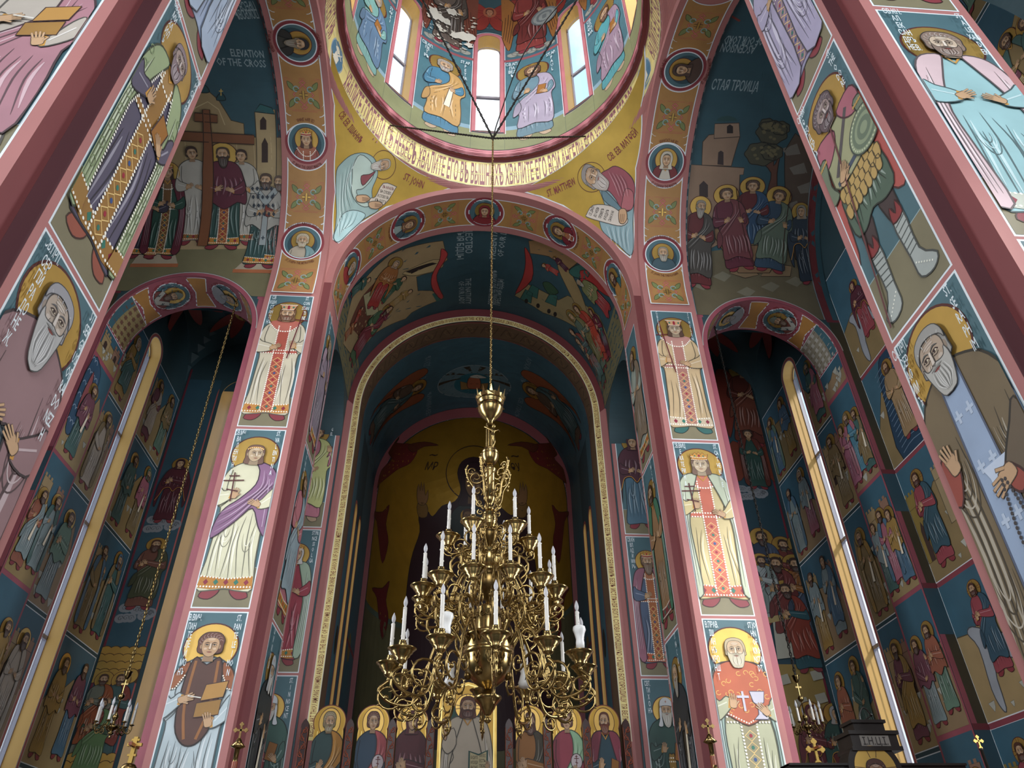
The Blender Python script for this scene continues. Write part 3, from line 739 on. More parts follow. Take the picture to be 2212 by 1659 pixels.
def saint(P, T, tunic='#b8a88a', cloak=None, ctype='mantle', head_=None, hand_='chest', halo_=True, hem='#a8722c', seed=1, lv=2, hr=.050, hpos=(0, .915), turn=0, halor=.105, feet='#7a3038', band=None, fine=1, omo=None, crossh=False, lean=0, cape=None):
    r = random.Random(seed); hd = dict(head_ or {}); hd.setdefault('turn', turn)
    HT = T.sub(hpos, hr, lean)
    if halo_: halo(P, T, hpos, halor, lv, crossh)
    # feet
    for sx in (-1, 1): shape(P, T, [(sx * .03, .05), (sx * .09, .045), (sx * .12, -.005), (sx * .07, -.02), (sx * .03, .015)], feet, lv + 1, .005)
    rob = [(-.03, .86), (-.085, .835), (-.125, .79), (-.15, .70), (-.172, .60), (-.155, .55), (-.118, .54), (-.118, .40), (-.125, .2), (-.14, .04), (-.07, .03), (0, .04), (.07, .028), (.135, .04), (.122, .2), (.118, .40), (.122, .54), (.158, .55), (.17, .60), (.15, .70), (.125, .79), (.085, .835), (.03, .86)]
    shape(P, T, rob, tunic, lv + 2, .007)
    folds(P, T, tunic, -.10, .10, .06, .52, 7, lv + 3.5, 1.25, r)
    if fine and not band: ufolds(P, T, tunic, -.055, .40, .03, .11, 3, lv + 4); ufolds(P, T, tunic, .06, .36, .026, .10, 2, lv + 4)
    for sx in (-1, 1):
        P.line(smooth([(sx * .1, .80), (sx * .11, .68), (sx * .085, .60), (sx * .12, .545)], False, 4), .006, shade(tunic, .5), lv + 3.5, T)
        P.line(smooth([(sx * .13, .75), (sx * .145, .66), (sx * .14, .58)], False, 3), .012, shade(tunic, 1.3), lv + 3.5, T, taper=True)
    if hem:
        P.poly([(-.139, .045), (-.13, .115), (0, .10), (.127, .115), (.134, .045), (.07, .034), (0, .045), (-.07, .036)], hem, lv + 4.5, T)
        P.dots([(-.128, .112), (0, .098), (.125, .112)], .017, .0048, PEARL, lv + 5.5, T); P.dots([(-.135, .052), (0, .05), (.13, .052)], .017, .0048, PEARL, lv + 5.5, T)
        for k in range(5):
            x = -.1 + .05 * k; P.poly([(x - .013, .078), (x, .096), (x + .013, .078), (x, .06)], '#7c2436' if k % 2 == 0 else '#2c6a5a', lv + 5.5, T)
    if band:   # jewelled front band (loros / stole)
        w = .036; y0 = .06; c1 = band if isinstance(band, str) else '#9c4a3c'
        P.poly([(-w, y0), (-w, .80), (w, .80), (w, y0)], c1, lv + 6, T)
        P.dots([(-w, y0), (-w, .80)], .016, .0052, PEARL, lv + 7.5, T); P.dots([(w, y0), (w, .80)], .016, .0052, PEARL, lv + 7.5, T)
        y = y0 + .03; k = 0
        while y < .52:
            P.line([(-w * .75, y), (0, y + .026), (w * .75, y), (0, y - .026)], .0045, '#d8b878', lv + 7, T, closed=True); P.poly(ell(0, y, .008, .010, 6), ('#2c6a5a', '#8c2030', '#2f4a7a')[k % 3], lv + 7.5, T); y += .056; k += 1
        # collar
        P.poly(smooth([(-.10, .83), (-.05, .76), (0, .745), (.05, .76), (.10, .83), (.04, .855), (0, .84), (-.04, .855)], True, 3), shade(c1, 1.1), lv + 6.6, T)
        P.dots(smooth([(-.10, .825), (-.05, .762), (0, .748), (.05, .762), (.10, .825)], False, 4), .017, .0055, PEARL, lv + 8, T)
        P.line([(-.11, .56), (.11, .56)], .03, c1, lv + 6.6, T); P.dots([(-.11, .573), (.11, .573)], .017, .005, PEARL, lv + 8, T); P.dots([(-.11, .547), (.11, .547)], .017, .005, PEARL, lv + 8, T)
    L = lv + 9
    if cloak and ctype == 'mantle':
        for sx in (-1, 1):
            shape(P, T, [(sx * .035, .85), (sx * .1, .84), (sx * .14, .77), (sx * .165, .62), (sx * .175, .4), (sx * .17, .08), (sx * .105, .055), (sx * .11, .3), (sx * .115, .5), (sx * .085, .66), (sx * .05, .78)], cloak, L, .007)
            for k in range(3): P.line(smooth([(sx * (.11 + .015 * k), .76 - .05 * k), (sx * (.125 + .012 * k), .5), (sx * (.118 + .015 * k), .1)], False, 4), .006, shade(cloak, .55), L + 1, T, taper=True); P.line(smooth([(sx * (.115 + .01 * k), .74 - .05 * k), (sx * (.131 + .012 * k), .5), (sx * (.125 + .015 * k), .14)], False, 4), .008, shade(cloak, 1.35), L + 1, T, taper=True)
        P.line([(-.03, .845), (0, .80), (.03, .845)], .01, '#b8863a', L + 1, T)
    if cloak and ctype == 'himation':
        shape(P, T, [(.02, .86), (.09, .84), (.14, .78), (.17, .66), (.175, .56), (.14, .5), (.15, .3), (.13, .12), (.0, .17), (-.13, .14), (-.12, .3), (-.125, .46), (-.09, .54), (-.03, .60), (.04, .70), (.045, .80)], cloak, L, .007)
        folds(P, T, cloak, -.09, .12, .17, .5, 7, L + 1, 1.1, r)
        for k in range(4): P.line(smooth([(.07 + .02 * k, .80 - .02 * k), (.06 + .01 * k, .68), (-.04, .58 - .03 * k), (-.11, .5 - .03 * k)], False, 4), .006, shade(cloak, .55 if k % 2 else 1.35), L + 1, T, taper=True)
        shape(P, T, [(-.115, .5), (-.15, .44), (-.165, .3), (-.12, .34), (-.1, .42)], shade(cloak, .92), L + 1.2, .006)
    if cloak and ctype == 'robe':       # wrapped over both, monk's long mantle
        shape(P, T, [(0, .87), (.08, .845), (.14, .79), (.185, .65), (.195, .4), (.19, .07), (.03, .06), (.03, .55), (0, .6), (-.03, .55), (-.03, .06), (-.19, .07), (-.195, .4), (-.185, .65), (-.14, .79), (-.08, .845)], cloak, L, .007)
        for sx in (-1, 1):
            folds(P, T, cloak, sx * .05, sx * .17, .08, .74, 5, L + 1, 1.05, r)
            if fine: ufolds(P, T, cloak, sx * .10, .62, .05, .13, 5, L + 1.5); ufolds(P, T, cloak, sx * .11, .34, .045, .14, 4, L + 1.5)
    if cloak and ctype == 'bell':       # phelonion
        shape(P, T, [(0, .86), (.08, .845), (.125, .79), (.155, .66), (.172, .53), (.16, .45), (.1, .47), (0, .40), (-.1, .47), (-.16, .45), (-.172, .53), (-.155, .66), (-.125, .79), (-.08, .845)], cloak, L, .007)
        folds(P, T, cloak, -.12, .12, .5, .76, 6, L + 1, 1.3, r)
    if cloak and ctype == 'wrap':
        shape(P, T, [(.02, .86), (.09, .84), (.14, .78), (.17, .66), (.168, .5), (.145, .36), (.10, .42), (.05, .54), (-.02, .46), (-.13, .34), (-.125, .46), (-.09, .54), (-.03, .60), (.04, .70), (.045, .80)], cloak, L, .007)
        for k in range(6): P.line(smooth([(.07 + .014 * k, .80 - .02 * k), (.07 + .01 * k, .68), (-.03, .57 - .025 * k), (-.12, .50 - .03 * k)], False, 4), .0055, shade(cloak, .55 if k % 2 else 1.4), L + 1, T, taper=True)
        for k in range(3): P.line([(.11 + .02 * k, .74 - .05 * k), (.12 + .016 * k, .42)], .0055, shade(cloak, .55 if k % 2 else 1.4), L + 1, T, taper=True)
    if cape:                             # short vestment over the shoulders
        shape(P, T, [(0, .86), (.08, .845), (.125, .79), (.155, .66), (.16, .57), (.1, .585), (0, .53), (-.1, .585), (-.16, .57), (-.155, .66), (-.125, .79), (-.08, .845)], cape, L + 1.5, .007)
        for k in range(26): x_ = -.13 + .26 * r.random(); y_ = r.uniform(.6, .8); P.line(ell(x_, y_, .011, .011, 7, 0, 4.6, r.random() * 6), .004, '#c79a54', L + 2.4, T)
        P.dots([(-.155, .575), (-.1, .595), (0, .54), (.1, .595), (.155, .575)], .014, .004, PEARL, L + 2.6, T)
    if cloak and ctype == 'orar':
        shape(P, T, [(-.05, .86), (-.075, .80), (-.085, .66), (-.075, .52), (-.04, .45), (0, .43), (.04, .45), (.075, .52), (.085, .66), (.075, .80), (.05, .86), (0, .82)], cloak, L, .007)
        for x_ in (-.05, .05): P.line(smooth([(x_, .84), (x_ * 1.1, .62), (x_ * .5, .46)], False, 4), .014, '#8a5a30', L + 1, T)
        for sx in (-1, 1): shape(P, T, [(sx * .075, .835), (sx * .125, .79), (sx * .15, .70), (sx * .12, .70), (sx * .085, .76)], '#8a5232', L + 1, .006); P.dots([(sx * .145, .695), (sx * .115, .70), (sx * .085, .765)], .012, .004, PEARL, L + 2, T)
    if cloak and ctype == 'veil':       # maphorion
        shape(P, T, [(0, .88), (.08, .85), (.14, .78), (.19, .62), (.2, .5), (.195, .3), (.17, .22), (.15, .4), (.12, .5), (.05, .52), (0, .46), (-.05, .52), (-.12, .5), (-.15, .4), (-.17, .22), (-.195, .3), (-.2, .5), (-.19, .62), (-.14, .78), (-.08, .85)], cloak, L, .007)
        folds(P, T, cloak, -.12, .12, .52, .76, 6, L + 1, 1.3, r); P.line(smooth([(-.19, .32), (-.15, .42), (-.12, .51), (-.05, .53), (0, .47), (.05, .53), (.12, .51), (.15, .42), (.19, .32)], False, 3), .006, '#b8863a', L + 2, T)
    if omo:                              # white stole with crosses
        P.poly([(-.12, .83), (-.02, .68), (-.03, .25), (.03, .25), (.02, .68), (.12, .83), (.07, .85), (0, .755), (-.07, .85)], omo, L + 2, T)
        P.line([(-.12, .83), (-.02, .68), (-.03, .25), (.03, .25), (.02, .68), (.12, .83), (.07, .85), (0, .755), (-.07, .85)], .005, INK, L + 2.6, T, closed=True)
        for q in ((0, .6), (0, .33), (-.065, .775), (.065, .775)):
            P.line([(q[0] - .016, q[1]), (q[0] + .016, q[1])], .009, '#22303a', L + 3, T); P.line([(q[0], q[1] - .022), (q[0], q[1] + .022)], .009, '#22303a', L + 3, T)
    sl = cloak if cloak and ctype in ('bell', 'veil', 'robe') else tunic; H = L + 4
    def arm(sx, hx, hy, ang, hs=.03):
        shape(P, T, [(sx * .15, .68), (sx * .165, .60), (sx * .14, .55), (hx + sx * .02, hy - .035), (hx + sx * .005, hy + .005), (hx + sx * .03, hy + .03), (sx * .12, .65)], sl, H, .006)
        P.line([(sx * .14, .62), (hx + sx * .03, hy)], .006, shade(sl, 1.35), H + 1, T)
        P.line([(hx + sx * .022, hy - .03), (hx + sx * .012, hy + .02)], .014, '#b8863a', H + 1, T)
        hand(P, T, (hx, hy), ang, hs, H + 1.4)
    if hand_ == 'chest': arm(-1, -.045, .60, -1.0); arm(1, .05, .585, 1.1)
    elif hand_ == 'cross': arm(1, .06, .57, 1.1); arm(-1, -.06, .63, -.2); cross(P, T, (-.075, .58), .2, '#4a1a1c', H + 3, .008, .05, 2)
    elif hand_ == 'scepter': arm(-1, -.035, .60, -1.0); arm(1, .075, .62, .2); cross(P, T, (.055, .5), .5, '#5a1420', H + 3, .008, -.1, 1)
    elif hand_ == 'lscepter': arm(1, .035, .585, 1.0); arm(-1, -.075, .62, -.2); cross(P, T, (-.045, .5), .5, '#5a1420', H + 3, .008, .12, 1)
    elif hand_ == 'book':
        arm(-1, -.05, .64, -.1)
        P.poly([(.02, .56), (.085, .54), (.105, .66), (.04, .68)], '#8a5a22', H + .8, T); P.line([(.02, .56), (.085, .54), (.105, .66), (.04, .68)], .006, INK, H + 1.2, T, closed=True); arm(1, .085, .565, .8)
    elif hand_ == 'box':
        P.poly([(-.005, .56), (.10, .575), (.10, .65), (-.005, .63)], '#8f6a34', H + .8, T); P.poly([(.01, .64), (.105, .66), (.115, .74), (.02, .72)], '#a67c40', H + .8, T)
        P.line([(-.005, .56), (.10, .575), (.10, .65), (-.005, .63)], .005, INK, H + 1.2, T, closed=True); P.line([(.01, .64), (.105, .66), (.115, .74), (.02, .72)], .005, INK, H + 1.2, T, closed=True)
        arm(-1, -.06, .65, -1.2); arm(1, .06, .545, .3); P.line([(-.05, .665), (.01, .655)], .006, '#c8c4bc', H + 4, T)
    elif hand_ == 'scroll': arm(-1, -.045, .64, -.6); P.poly([(.05, .62), (.085, .62), (.06, .34), (.01, .35)], '#d6cdb8', H + .8, T); P.line([(.05, .62), (.085, .62), (.06, .34), (.01, .35)], .005, INK, H + 1.2, T, closed=True); arm(1, .07, .6, .2)
    elif hand_ == 'pray': arm(-1, -.02, .62, -.35); arm(1, .03, .63, -.3)
    elif hand_ == 'prayl': arm(1, -.06, .65, .5); arm(-1, -.09, .62, .3)
    elif hand_ == 'wave': arm(-1, .02, .52, -1.2); arm(1, .13, .74, .1)
    elif hand_ == 'staff': arm(-1, -.03, .62, -.8); P.line([(.12, .02), (.10, .98)], .008, '#3a2018', H + .8, T); arm(1, .1, .60, .2)
    elif hand_ == 'orb': arm(-1, -.07, .5, -2.6); P.poly(ell(.07, .66, .05, .05, 16), '#b9aeb2', H + .8, T); P.line(ell(.07, .66, .05, .05, 16), .005, INK, H + 1, T, closed=True); cross(P, T, (.07, .625), .075, '#5a1a20', H + 1.4, .005, 0, 2); arm(1, .07, .6, .6)
    elif hand_ == 'chalice':
        arm(-1, -.055, .645, -.1); P.poly([(.03, .70), (.10, .70), (.09, .645), (.07, .63), (.075, .585), (.10, .56), (.03, .56), (.055, .585), (.06, .63), (.04, .645)], '#b3b0bd', H + .8, T); P.line([(.03, .70), (.10, .70), (.09, .645), (.07, .63), (.075, .585), (.10, .56), (.03, .56), (.055, .585), (.06, .63), (.04, .645)], .005, '#4c4a5a', H + 1, T, closed=True); arm(1, .085, .605, .7); cross(P, T, (-.005, .60), .1, '#b3b0bd', H + 3, .012, 0, 1)
    hd.setdefault('fine', fine); head(P, HT, H + 4, **hd)

def border(P, u0, u1, v0, v1, bg=BLUE, ground=OLIVE, gh=.2, w=.006, T=None, lv=0):
    P.poly([(u0 - w, v0 - w), (u1 + w, v0 - w), (u1 + w, v1 + w), (u0 - w, v1 + w)], WHITE, lv + .3, T)
    P.poly([(u0, v0), (u1, v0), (u1, v1), (u0, v1)], bg, lv + 1, T)
    if ground:
        g = v0 + (v1 - v0) * gh; P.poly([(u0, v0), (u1, v0), (u1, g), (u0, g)], ground, lv + 1.6, T); P.line([(u0, g), (u1, g)], .003, '#8fa3a6', lv + 2, T)
def icon_panel(surf, parent, u0, u1, v0, v1, left, right, label, th=.03, nar=.42, **kw):
    P = Paint(surf); border(P, u0, u1, v0, v1); w = u1 - u0; h = v1 - v0
    fh = kw.pop('fh', .82); c = (u0 + u1) / 2 + kw.pop('dx', 0) * w; wide = kw.pop('wide', 1.0)
    T = T2((c, v0 + h * .055), (h * fh * wide, 0), (0, h * fh)); P.rect(u0, u1, v0, v1); saint(P, T, lv=2.5, **kw)
    if left: P.vtext(left, u0 + w * .105, v1 - h * .012, th, lv=30, nar=nar)
    if right: P.vtext(right, u1 - w * .105, v1 - h * .012, th, lv=30, nar=nar)
    return P.done(parent, label)

def fig2(P, foot, top, lv=6, **kw):
    """figure given by the pixels of its soles and of the top of its head, laid on the wall they fall on"""
    a, b = P.s.hit(*foot), P.s.hit(*top); w = kw.pop('wide', 1.0); px = P.px; P.px = False; saint(P, frame(a, b, w), lv=lv, **kw); P.px = px
def pz(ox, oy, sc): return lambda *p: [(ox + x / sc, oy + y / sc) for x, y in p]
def spx(P, pts, c, lv, oc=None, w=.006, sm=3):
    q = smooth(pts, True, sm) if sm else pts; P.poly(q, c, lv); P.line(q, w, oc or shade(c, .45), lv + .5, closed=True)

# ================================================================ MURALS ON THE EAST PIERS (west faces)
z1, z2, z3, z4, z5 = 3.208, 2.229, 2.2008, 1.2132, 1.187
z6 = z5 - (z3 - z4)
SE = PY(YE)
pe = {s: walls['pier_e', s] for s in (-1, 1)}; pw = {s: walls['pier_w', s] for s in (-1, 1)}
u0, u1 = 1.088, 1.348
L_ = (SE, pe[-1], -u1, -u0); R_ = (SE, pe[1], u0, u1)
icon_panel(*L_, z2, z1, ['СВ', 'КѠН', 'СТ', 'АН', 'ТІ', 'НЪ'], ['ST.', 'CON', 'STAN', 'TI', 'NE'], 'crowned emperor in a pearl-edged robe holding a tall thin red cross, painted on the north pier', tunic='#b9b09a', band='#9c4a3c', hem='#b07a3a', hand_='scepter', seed=4, head_=dict(style='long', hair='#6b4a34', beard='short', hat='tallcrown'), halor=.12, fh=.86, wide=1.12)
icon_panel(*L_, z4, z3, ['СВ.МЧ', 'ВА', 'Л', 'ЕН', 'ТИ', 'Н', 'А'], ['ST.', 'VA', 'L', 'EN', 'TI', 'N', 'A'], 'young woman martyr in white dress and violet cloak holding a small dark cross', tunic='#c3c0a4', cloak='#7d5a78', ctype='wrap', hem='#a8722c', hand_='cross', seed=8, turn=.5, head_=dict(style='long', hair='#6a4f42', hat='diadem', skin='#b09a7c'), halor=.128, fh=.86, wide=1.12)
icon_panel(*L_, z6, z5, ['СВ.ВМЧ.', 'ПАН', 'ТЕ', 'ЛЕ', 'Й', 'МО', 'НЪ'], ['ST.', 'PAN', 'TE', 'LE', 'I', 'MO', 'N'], 'curly-haired young healer in white robe and dark brown wrap holding an open medicine box', tunic='#a9b6bb', cloak='#50342c', ctype='orar', hem=None, hand_='box', seed=11, head_=dict(style='curly', hair='#5e3a2e'), halor=.12, fh=.86, wide=1.15)
icon_panel(*R_, z2, z1, ['С', 'В', 'Е', 'Л', 'Е', 'Н', 'А'], ['S', 'T', 'H', 'E', 'L', 'E', 'N'], 'empress with tall white crown and jewelled golden robe holding a long thin cross, painted on the south pier', tunic='#b49c78', band='#9b6a60', hem='#b9a890', hand_='lscepter', seed=5, th=.026, feet='#2c5a56', head_=dict(style='long', hair='#4a3428', hat='tallcrown', skin='#a08c74'), halor=.12, fh=.86, wide=1.12)
icon_panel(*R_, z4, z3, ['СВ.ВМЦ', 'Е', 'КА', 'ТЕ', 'РИ', 'Н', 'А'], ['ST.', 'CA', 'T', 'HE', 'RI', 'N', 'E'], 'crowned young woman in a pale gold robe with red jewelled band and small red cross', tunic='#b9a97c', cloak='#a9b09a', ctype='mantle', band='#b3604c', hem='#ab5a44', hand_='cross', seed=9, head_=dict(style='long', hair='#6d5648', hat='crown', hatc='#b07a3a', skin='#b8a488'), halor=.125, fh=.87, wide=1.15)
icon_panel(*R_, z6, z5, ['СВ.ПРАВ.', 'ІѠ', 'АН', 'НЪ', 'КРО', 'НШ', 'Т'], ['ST.JO', 'HN', 'OF', 'KRO', 'NSTA', 'DT'], 'grey-bearded priest in red-gold and pale green vestments holding a silver chalice', tunic='#a3a58a', cloak='#8aa098', ctype='mantle', cape='#a8563a', band='#8a8468', hem='#a8722c', hand_='chalice', seed=12, head_=dict(style='bald', hair='#a8997c', beard='mid', bcol='#b8ae96', skin='#b49a7c'), halor=.125, fh=.87, wide=1.15)

# ================================================================ MEDALLION BANDS ON THE ARCHES
def arctext(P, T, t, r, a, h, c, lv, nar=.5, bold=.012):
    """text bent along a circle below the medallion (a = centre angle)"""
    vs, ts, w = glyphs(t, bold); k = h / .72; L = w * k * nar
    def f(p):
        ang = a + (p[0]) / r; rr = r - p[1]; return T((rr * math.cos(ang), rr * math.sin(ang)))
    P.text(t, (-L / 2, 0), h, c, lv, f, nar)
def ornament(P, T, h, lv=2, k=.5, up=None, dn=None):
    """square interlace with four leaves and a gold cross; T centred, unit half width 1, half height h"""
    bgc = '#9c7443'; 
    def edge(d, sg, x1, rr, m):      # straight end, or one hollowed around the neighbouring medallion
        if d is None: return [(x1 * sg, sg * (h - m)), (-x1 * sg, sg * (h - m))]
        return [(x1 * sg * (1 - 2 * k_ / 14), sg * (d - math.sqrt(max(.02, (rr + m) ** 2 - (x1 * (1 - 2 * k_ / 14)) ** 2)))) for k_ in range(15)]
    P.poly(edge(dn, -1, 1, 1.13, 0)[::1] + edge(up, 1, 1, 1.13, 0), WHITE, lv, T); P.poly(edge(dn, -1, .95, 1.13, .05) + edge(up, 1, .95, 1.13, .05), bgc, lv + .6, T)
    g = min(h, 1) * .86; P.line([(-.85, -g), (.85, -g), (.85, g), (-.85, g)], .03, '#a05248', lv + 1.2, T, closed=True)
    P.line([(-.78, -g + .07), (.78, -g + .07), (.78, g - .07), (-.78, g - .07)], .02, '#a05248', lv + 1.2, T, closed=True)
    for w, c in ((.09, '#7c3a34'), (.055, '#b86c62')):
        P.line([(-.5, 0), (0, .62 * g), (.5, 0), (0, -.62 * g)], w, c, lv + 1.6 + (.4 if w < .08 else 0), T, closed=True)
        P.line([(0, .62 * g), (.14, .74 * g), (0, .86 * g), (-.14, .74 * g)], w, c, lv + 1.6 + (.4 if w < .08 else 0), T, closed=True)
        P.line([(0, -.62 * g), (.14, -.74 * g), (0, -.86 * g), (-.14, -.74 * g)], w, c, lv + 1.6 + (.4 if w < .08 else 0), T, closed=True)
    for sx in (-1, 1):
        for sy in (-1, 1):
            q = [(sx * .22, sy * .34 * g), (sx * .42, sy * .40 * g), (sx * .50, sy * .62 * g), (sx * .74, sy * .80 * g), (sx * .70, sy * .45 * g), (sx * .52, sy * .26 * g), (sx * .3, sy * .24 * g)]
            shape(P, T, q, '#6f7a4c', lv + 2.5, .03, '#4a4a2c'); P.line(ell(sx * .34, sy * .34 * g, .13, .13, 10, 0, 5), .055, '#7f9a96', lv + 3.2, T)
    for w, c in ((.15, INK), (.10, GLD)):
        P.line([(-.21, 0), (.21, 0)], w, c, lv + 3 + (.6 if w < .12 else 0), T); P.line([(0, -.21 * .95), (0, .21 * .95)], w, c, lv + 3 + (.6 if w < .12 else 0), T)
def medallion(surf, parent, c, R, ang, label, names=('', ''), cap=None, **kw):
    P = Paint(surf); T = T2(c, (R, 0), (0, R)).sub((0, 0), 1, ang)
    P.poly(ell(0, 0, 1.16, 1.16, 40), '#7c3038', .6, T); P.poly(ell(0, 0, 1.02, 1.02, 40), WHITE, 1, T); P.poly(ell(0, 0, .965, .965, 40), BLUE, 1.5, T); P.poly(ell(0, -.1, .8, .8, 30), DBLUE, 1.7, T)
    P.clip = [T(p) for p in ell(0, 0, .95, .95, 40)]
    h = 5.2; kw.setdefault('hr', .056); kw.setdefault('halor', .118)
    saint(P, T.sub((0, .12 - .915 * h), h), lv=2, hem=None, hand_=None, **kw); P.clip = None
    if names[0]: arctext(P, T, names[0], 1.42, -PI / 2, .17, '#5c241c', 6, .55)
    if names[1]: arctext(P, T.sub((0, 0), 1, PI), names[1], 1.26, -PI / 2, .17, '#5c241c', 6, .55)
    return P.done(parent, label, 'medallion')
def band(surf, parent, pts, R, ang, label=None, h=1.0, du=None):
    o = []
    for i, (p, a) in enumerate(zip(pts, ang)):
        u, d = du[i] if du else (None, None)
        P = Paint(surf); ornament(P, T2(p, (R, 0), (0, R)).sub((0, 0), 1, a), h, up=u, dn=d); o.append(P.done(parent, None, 'ornament'))
    return o
HW = .13
KX = {s: Cyl('x', YC, ZS, A) for s in (-1, 1)}
def soff(s, px): return (s * 1.218, KX[s].hit(*px)[1])
vl = walls['vault', -1]; vr = walls['vault', 1]; ve = walls['east_vault']
va = [KX[-1].hit(*p)[1] for p in ((656, 525), (664, 307), (643, 92))]
vb = [KX[1].hit(*p)[1] for p in ((1428, 552), (1437, 350), (1478, 150))]
medallion(KX[-1], vl, (-1.218, va[0]), .122, 0, 'round painted portrait of a grey curly-bearded man in pale robe, lowest of the north arch', ('ST. JOSEPH THE BETROTHED', 'СВ. ПРАВ. ІОСИФЪ ОБРУЧНИКЪ'), tunic='#a59a88', cloak='#6d8a8c', ctype='himation', head_=dict(style='curly', hair='#a89a80', beard='short', bcol='#a89a80'))
medallion(KX[-1], vl, (-1.218, va[1]), .122, 0, 'round painted portrait of a crowned young woman with jewelled collar on the north arch', ('ST. IRINA THE GREAT MARTYR', 'СВ. ВМЧ. ІРИНА'), tunic='#8a4a40', band='#8a4a30', head_=dict(style='long', hair='#4a3028', hat='crown'))
medallion(KX[-1], vl, (-1.218, va[2]), .122, -PI / 2, 'round painted portrait of a bearded monk in dark cowl lying sideways near the crown of the north arch', ('ST. VADIM OF PERSIA', 'СВ. ВАДИМЪ ПЕРСИДСКІЙ'), tunic='#3a3a34', cloak='#2c2c2a', ctype='mantle', head_=dict(style='bald', hair='#8a8070', beard='long', bcol='#7d7260', hat='cowl', hatc='#26262c'))
medallion(KX[1], vr, (1.218, vb[0]), .122, 0, 'round painted portrait of a balding grey-bearded apostle in dark blue robe, lowest of the south arch', ('ST. JOHN THE THEOLOGIAN', 'СВ. АП. ЕВ. ІОАННЪ БОГОСЛОВЪ'), tunic='#5a646a', cloak='#3c5058', ctype='bell', head_=dict(style='bald', hair='#8a8578', beard='mid', bcol='#8a8578'))
medallion(KX[1], vr, (1.218, vb[1]), .122, 0, 'round painted portrait of a braided woman in white headscarf with lilies', ('ST. SUZANNA THE MARTYR', 'СВ. МЧ. СУСАННА'), tunic='#b5aea0', cloak='#6a2a2c', ctype='mantle', head_=dict(style='veil', hair='#5a3a2c', hatc='#b9b2a2'))
medallion(KX[1], vr, (1.218, vb[2]), .122, PI / 2, 'round painted portrait of a woman in dark brown veil lying sideways high on the south arch', ('ST. ZENAIDA THE MARTYR', 'СВ. МЧ. ЗИНАИДА'), tunic='#4a2c2a', cloak='#4a3830', ctype='veil', head_=dict(style='veil', hair='#3a2820', hatc='#4a3830'))
for s, v_, par in ((-1, va, vl), (1, vb, vr)):
    sp = (v_[2] - v_[0]) / 2; q = sp / 2 / HW
    band(KX[s], par, [(s * 1.218, v_[0] - sp * .5 + .012)] + [(s * 1.218, v_[0] + sp * (k + .5)) for k in range(3)], HW, [0] * 4, h=.92, du=[(q, None)] + [(q, q)] * 3)
# the south and north mirror halves (west side of the arches) are out of the picture
KY = Cyl('y', 0, ZS, A)
ue = [KY.hit(*p)[0] for p in ((760, 583), (880, 482), (1048, 455), (1212, 490), (1324, 605))]
vy = -3.71
E_ = (KY, ve)
um = (ue[1] + ue[3]) / 2
ue = [um - 1.23, um - .615, um, um + .615, um + 1.23]
medallion(*E_, (ue[0], vy), .122, -PI / 2, 'round portrait of a white-bearded man in red robe, lowest left on the chancel arch', ('', ''), tunic='#8f3434', head_=dict(style='short', hair='#a39a8c', beard='mid', bcol='#a39a8c'))
medallion(*E_, (ue[1], vy), .122, -PI / 2, 'round portrait of a veiled figure in dark robe left of the crown of the chancel arch', ('ST. SOPHIA THE MARTYR', 'СВ. МЧ. СОФІЯ'), tunic='#8a9a96', cloak='#3c5058', head_=dict(style='veil', hatc='#6a4a38'))
medallion(*E_, (ue[2], vy), .122, 0, 'round portrait of a woman in dark red veil at the crown of the chancel arch', ('', ''), tunic='#7a2a2e', cloak='#7a2a2e', ctype='veil', head_=dict(style='veil', hatc='#7a2a2e'))
medallion(*E_, (ue[3], vy), .122, PI / 2, 'round portrait of a curly-haired youth in deep red jewelled robe right of the crown', ('ST. NICETAS THE MARTYR', 'СВ. МЧ. НИКИТА'), tunic='#6e1f2a', cloak='#6e1f2a', band='#8a4a30', ctype='mantle', head_=dict(style='curly', hair='#4a2c22'))
medallion(*E_, (ue[4], vy), .122, PI / 2, 'round portrait of a brown-haired man in ochre robe, lowest right on the chancel arch', ('', ''), tunic='#a8763c', cloak='#2c5a5c', ctype='himation', head_=dict(style='long', hair='#4a2c20', beard='short'))
q = .3075 / HW
band(KY, ve, [(um + d, vy) for d in (-1.49, -.9225, -.3075, .3075, .9225, 1.49)], HW, [-PI / 2, -PI / 2, PI / 2, -PI / 2, PI / 2, PI / 2], h=.92, du=[(q, None)] + [(q, q)] * 4 + [(q, None)])
for nm_, d, a in (('СВ. ПРАВ. АННА', -.14, PI / 2), ('ST. ANNA THE MOTHER', .14, PI / 2)): pass

# ================================================================ GOLD RING INSCRIPTION
cone = Cone(); P = Paint(cone)
P.poly([(-2.2, 4.445), (2.2, 4.445), (2.2, 4.687), (-2.2, 4.687)], '#cfc79a', .6)
P.poly([(-2.2, 4.455), (2.2, 4.455), (2.2, 4.68), (-2.2, 4.68)], (*h2l('#e2d28a'), .55), 1)
words = [('ХВАЛИТЕ', -1.42, .36), ('ГОСПОДА', -1.03, .35), ('СЪ НЕБЕСЪ', -.66, .38), ('ХВАЛИТЕ', -.25, .20), ('ЕГО', -.03, .10), ('ВЪ', .085, .0)]
txt = 'ХВАЛИТЕ ГОСПОДА СЪ НЕБЕСЪ ХВАЛИТЕ ЕГО ВЪ ВЫШНИХЪ ХВАЛИТЕ ЕГО ВСИ АНГЕЛИ ЕГО ХВАЛИТЕ ЕГО ВСЯ'
P.text(txt, (-1.26, 4.468), .196, '#84505a', 2.5, length=2.53, bold=.028)
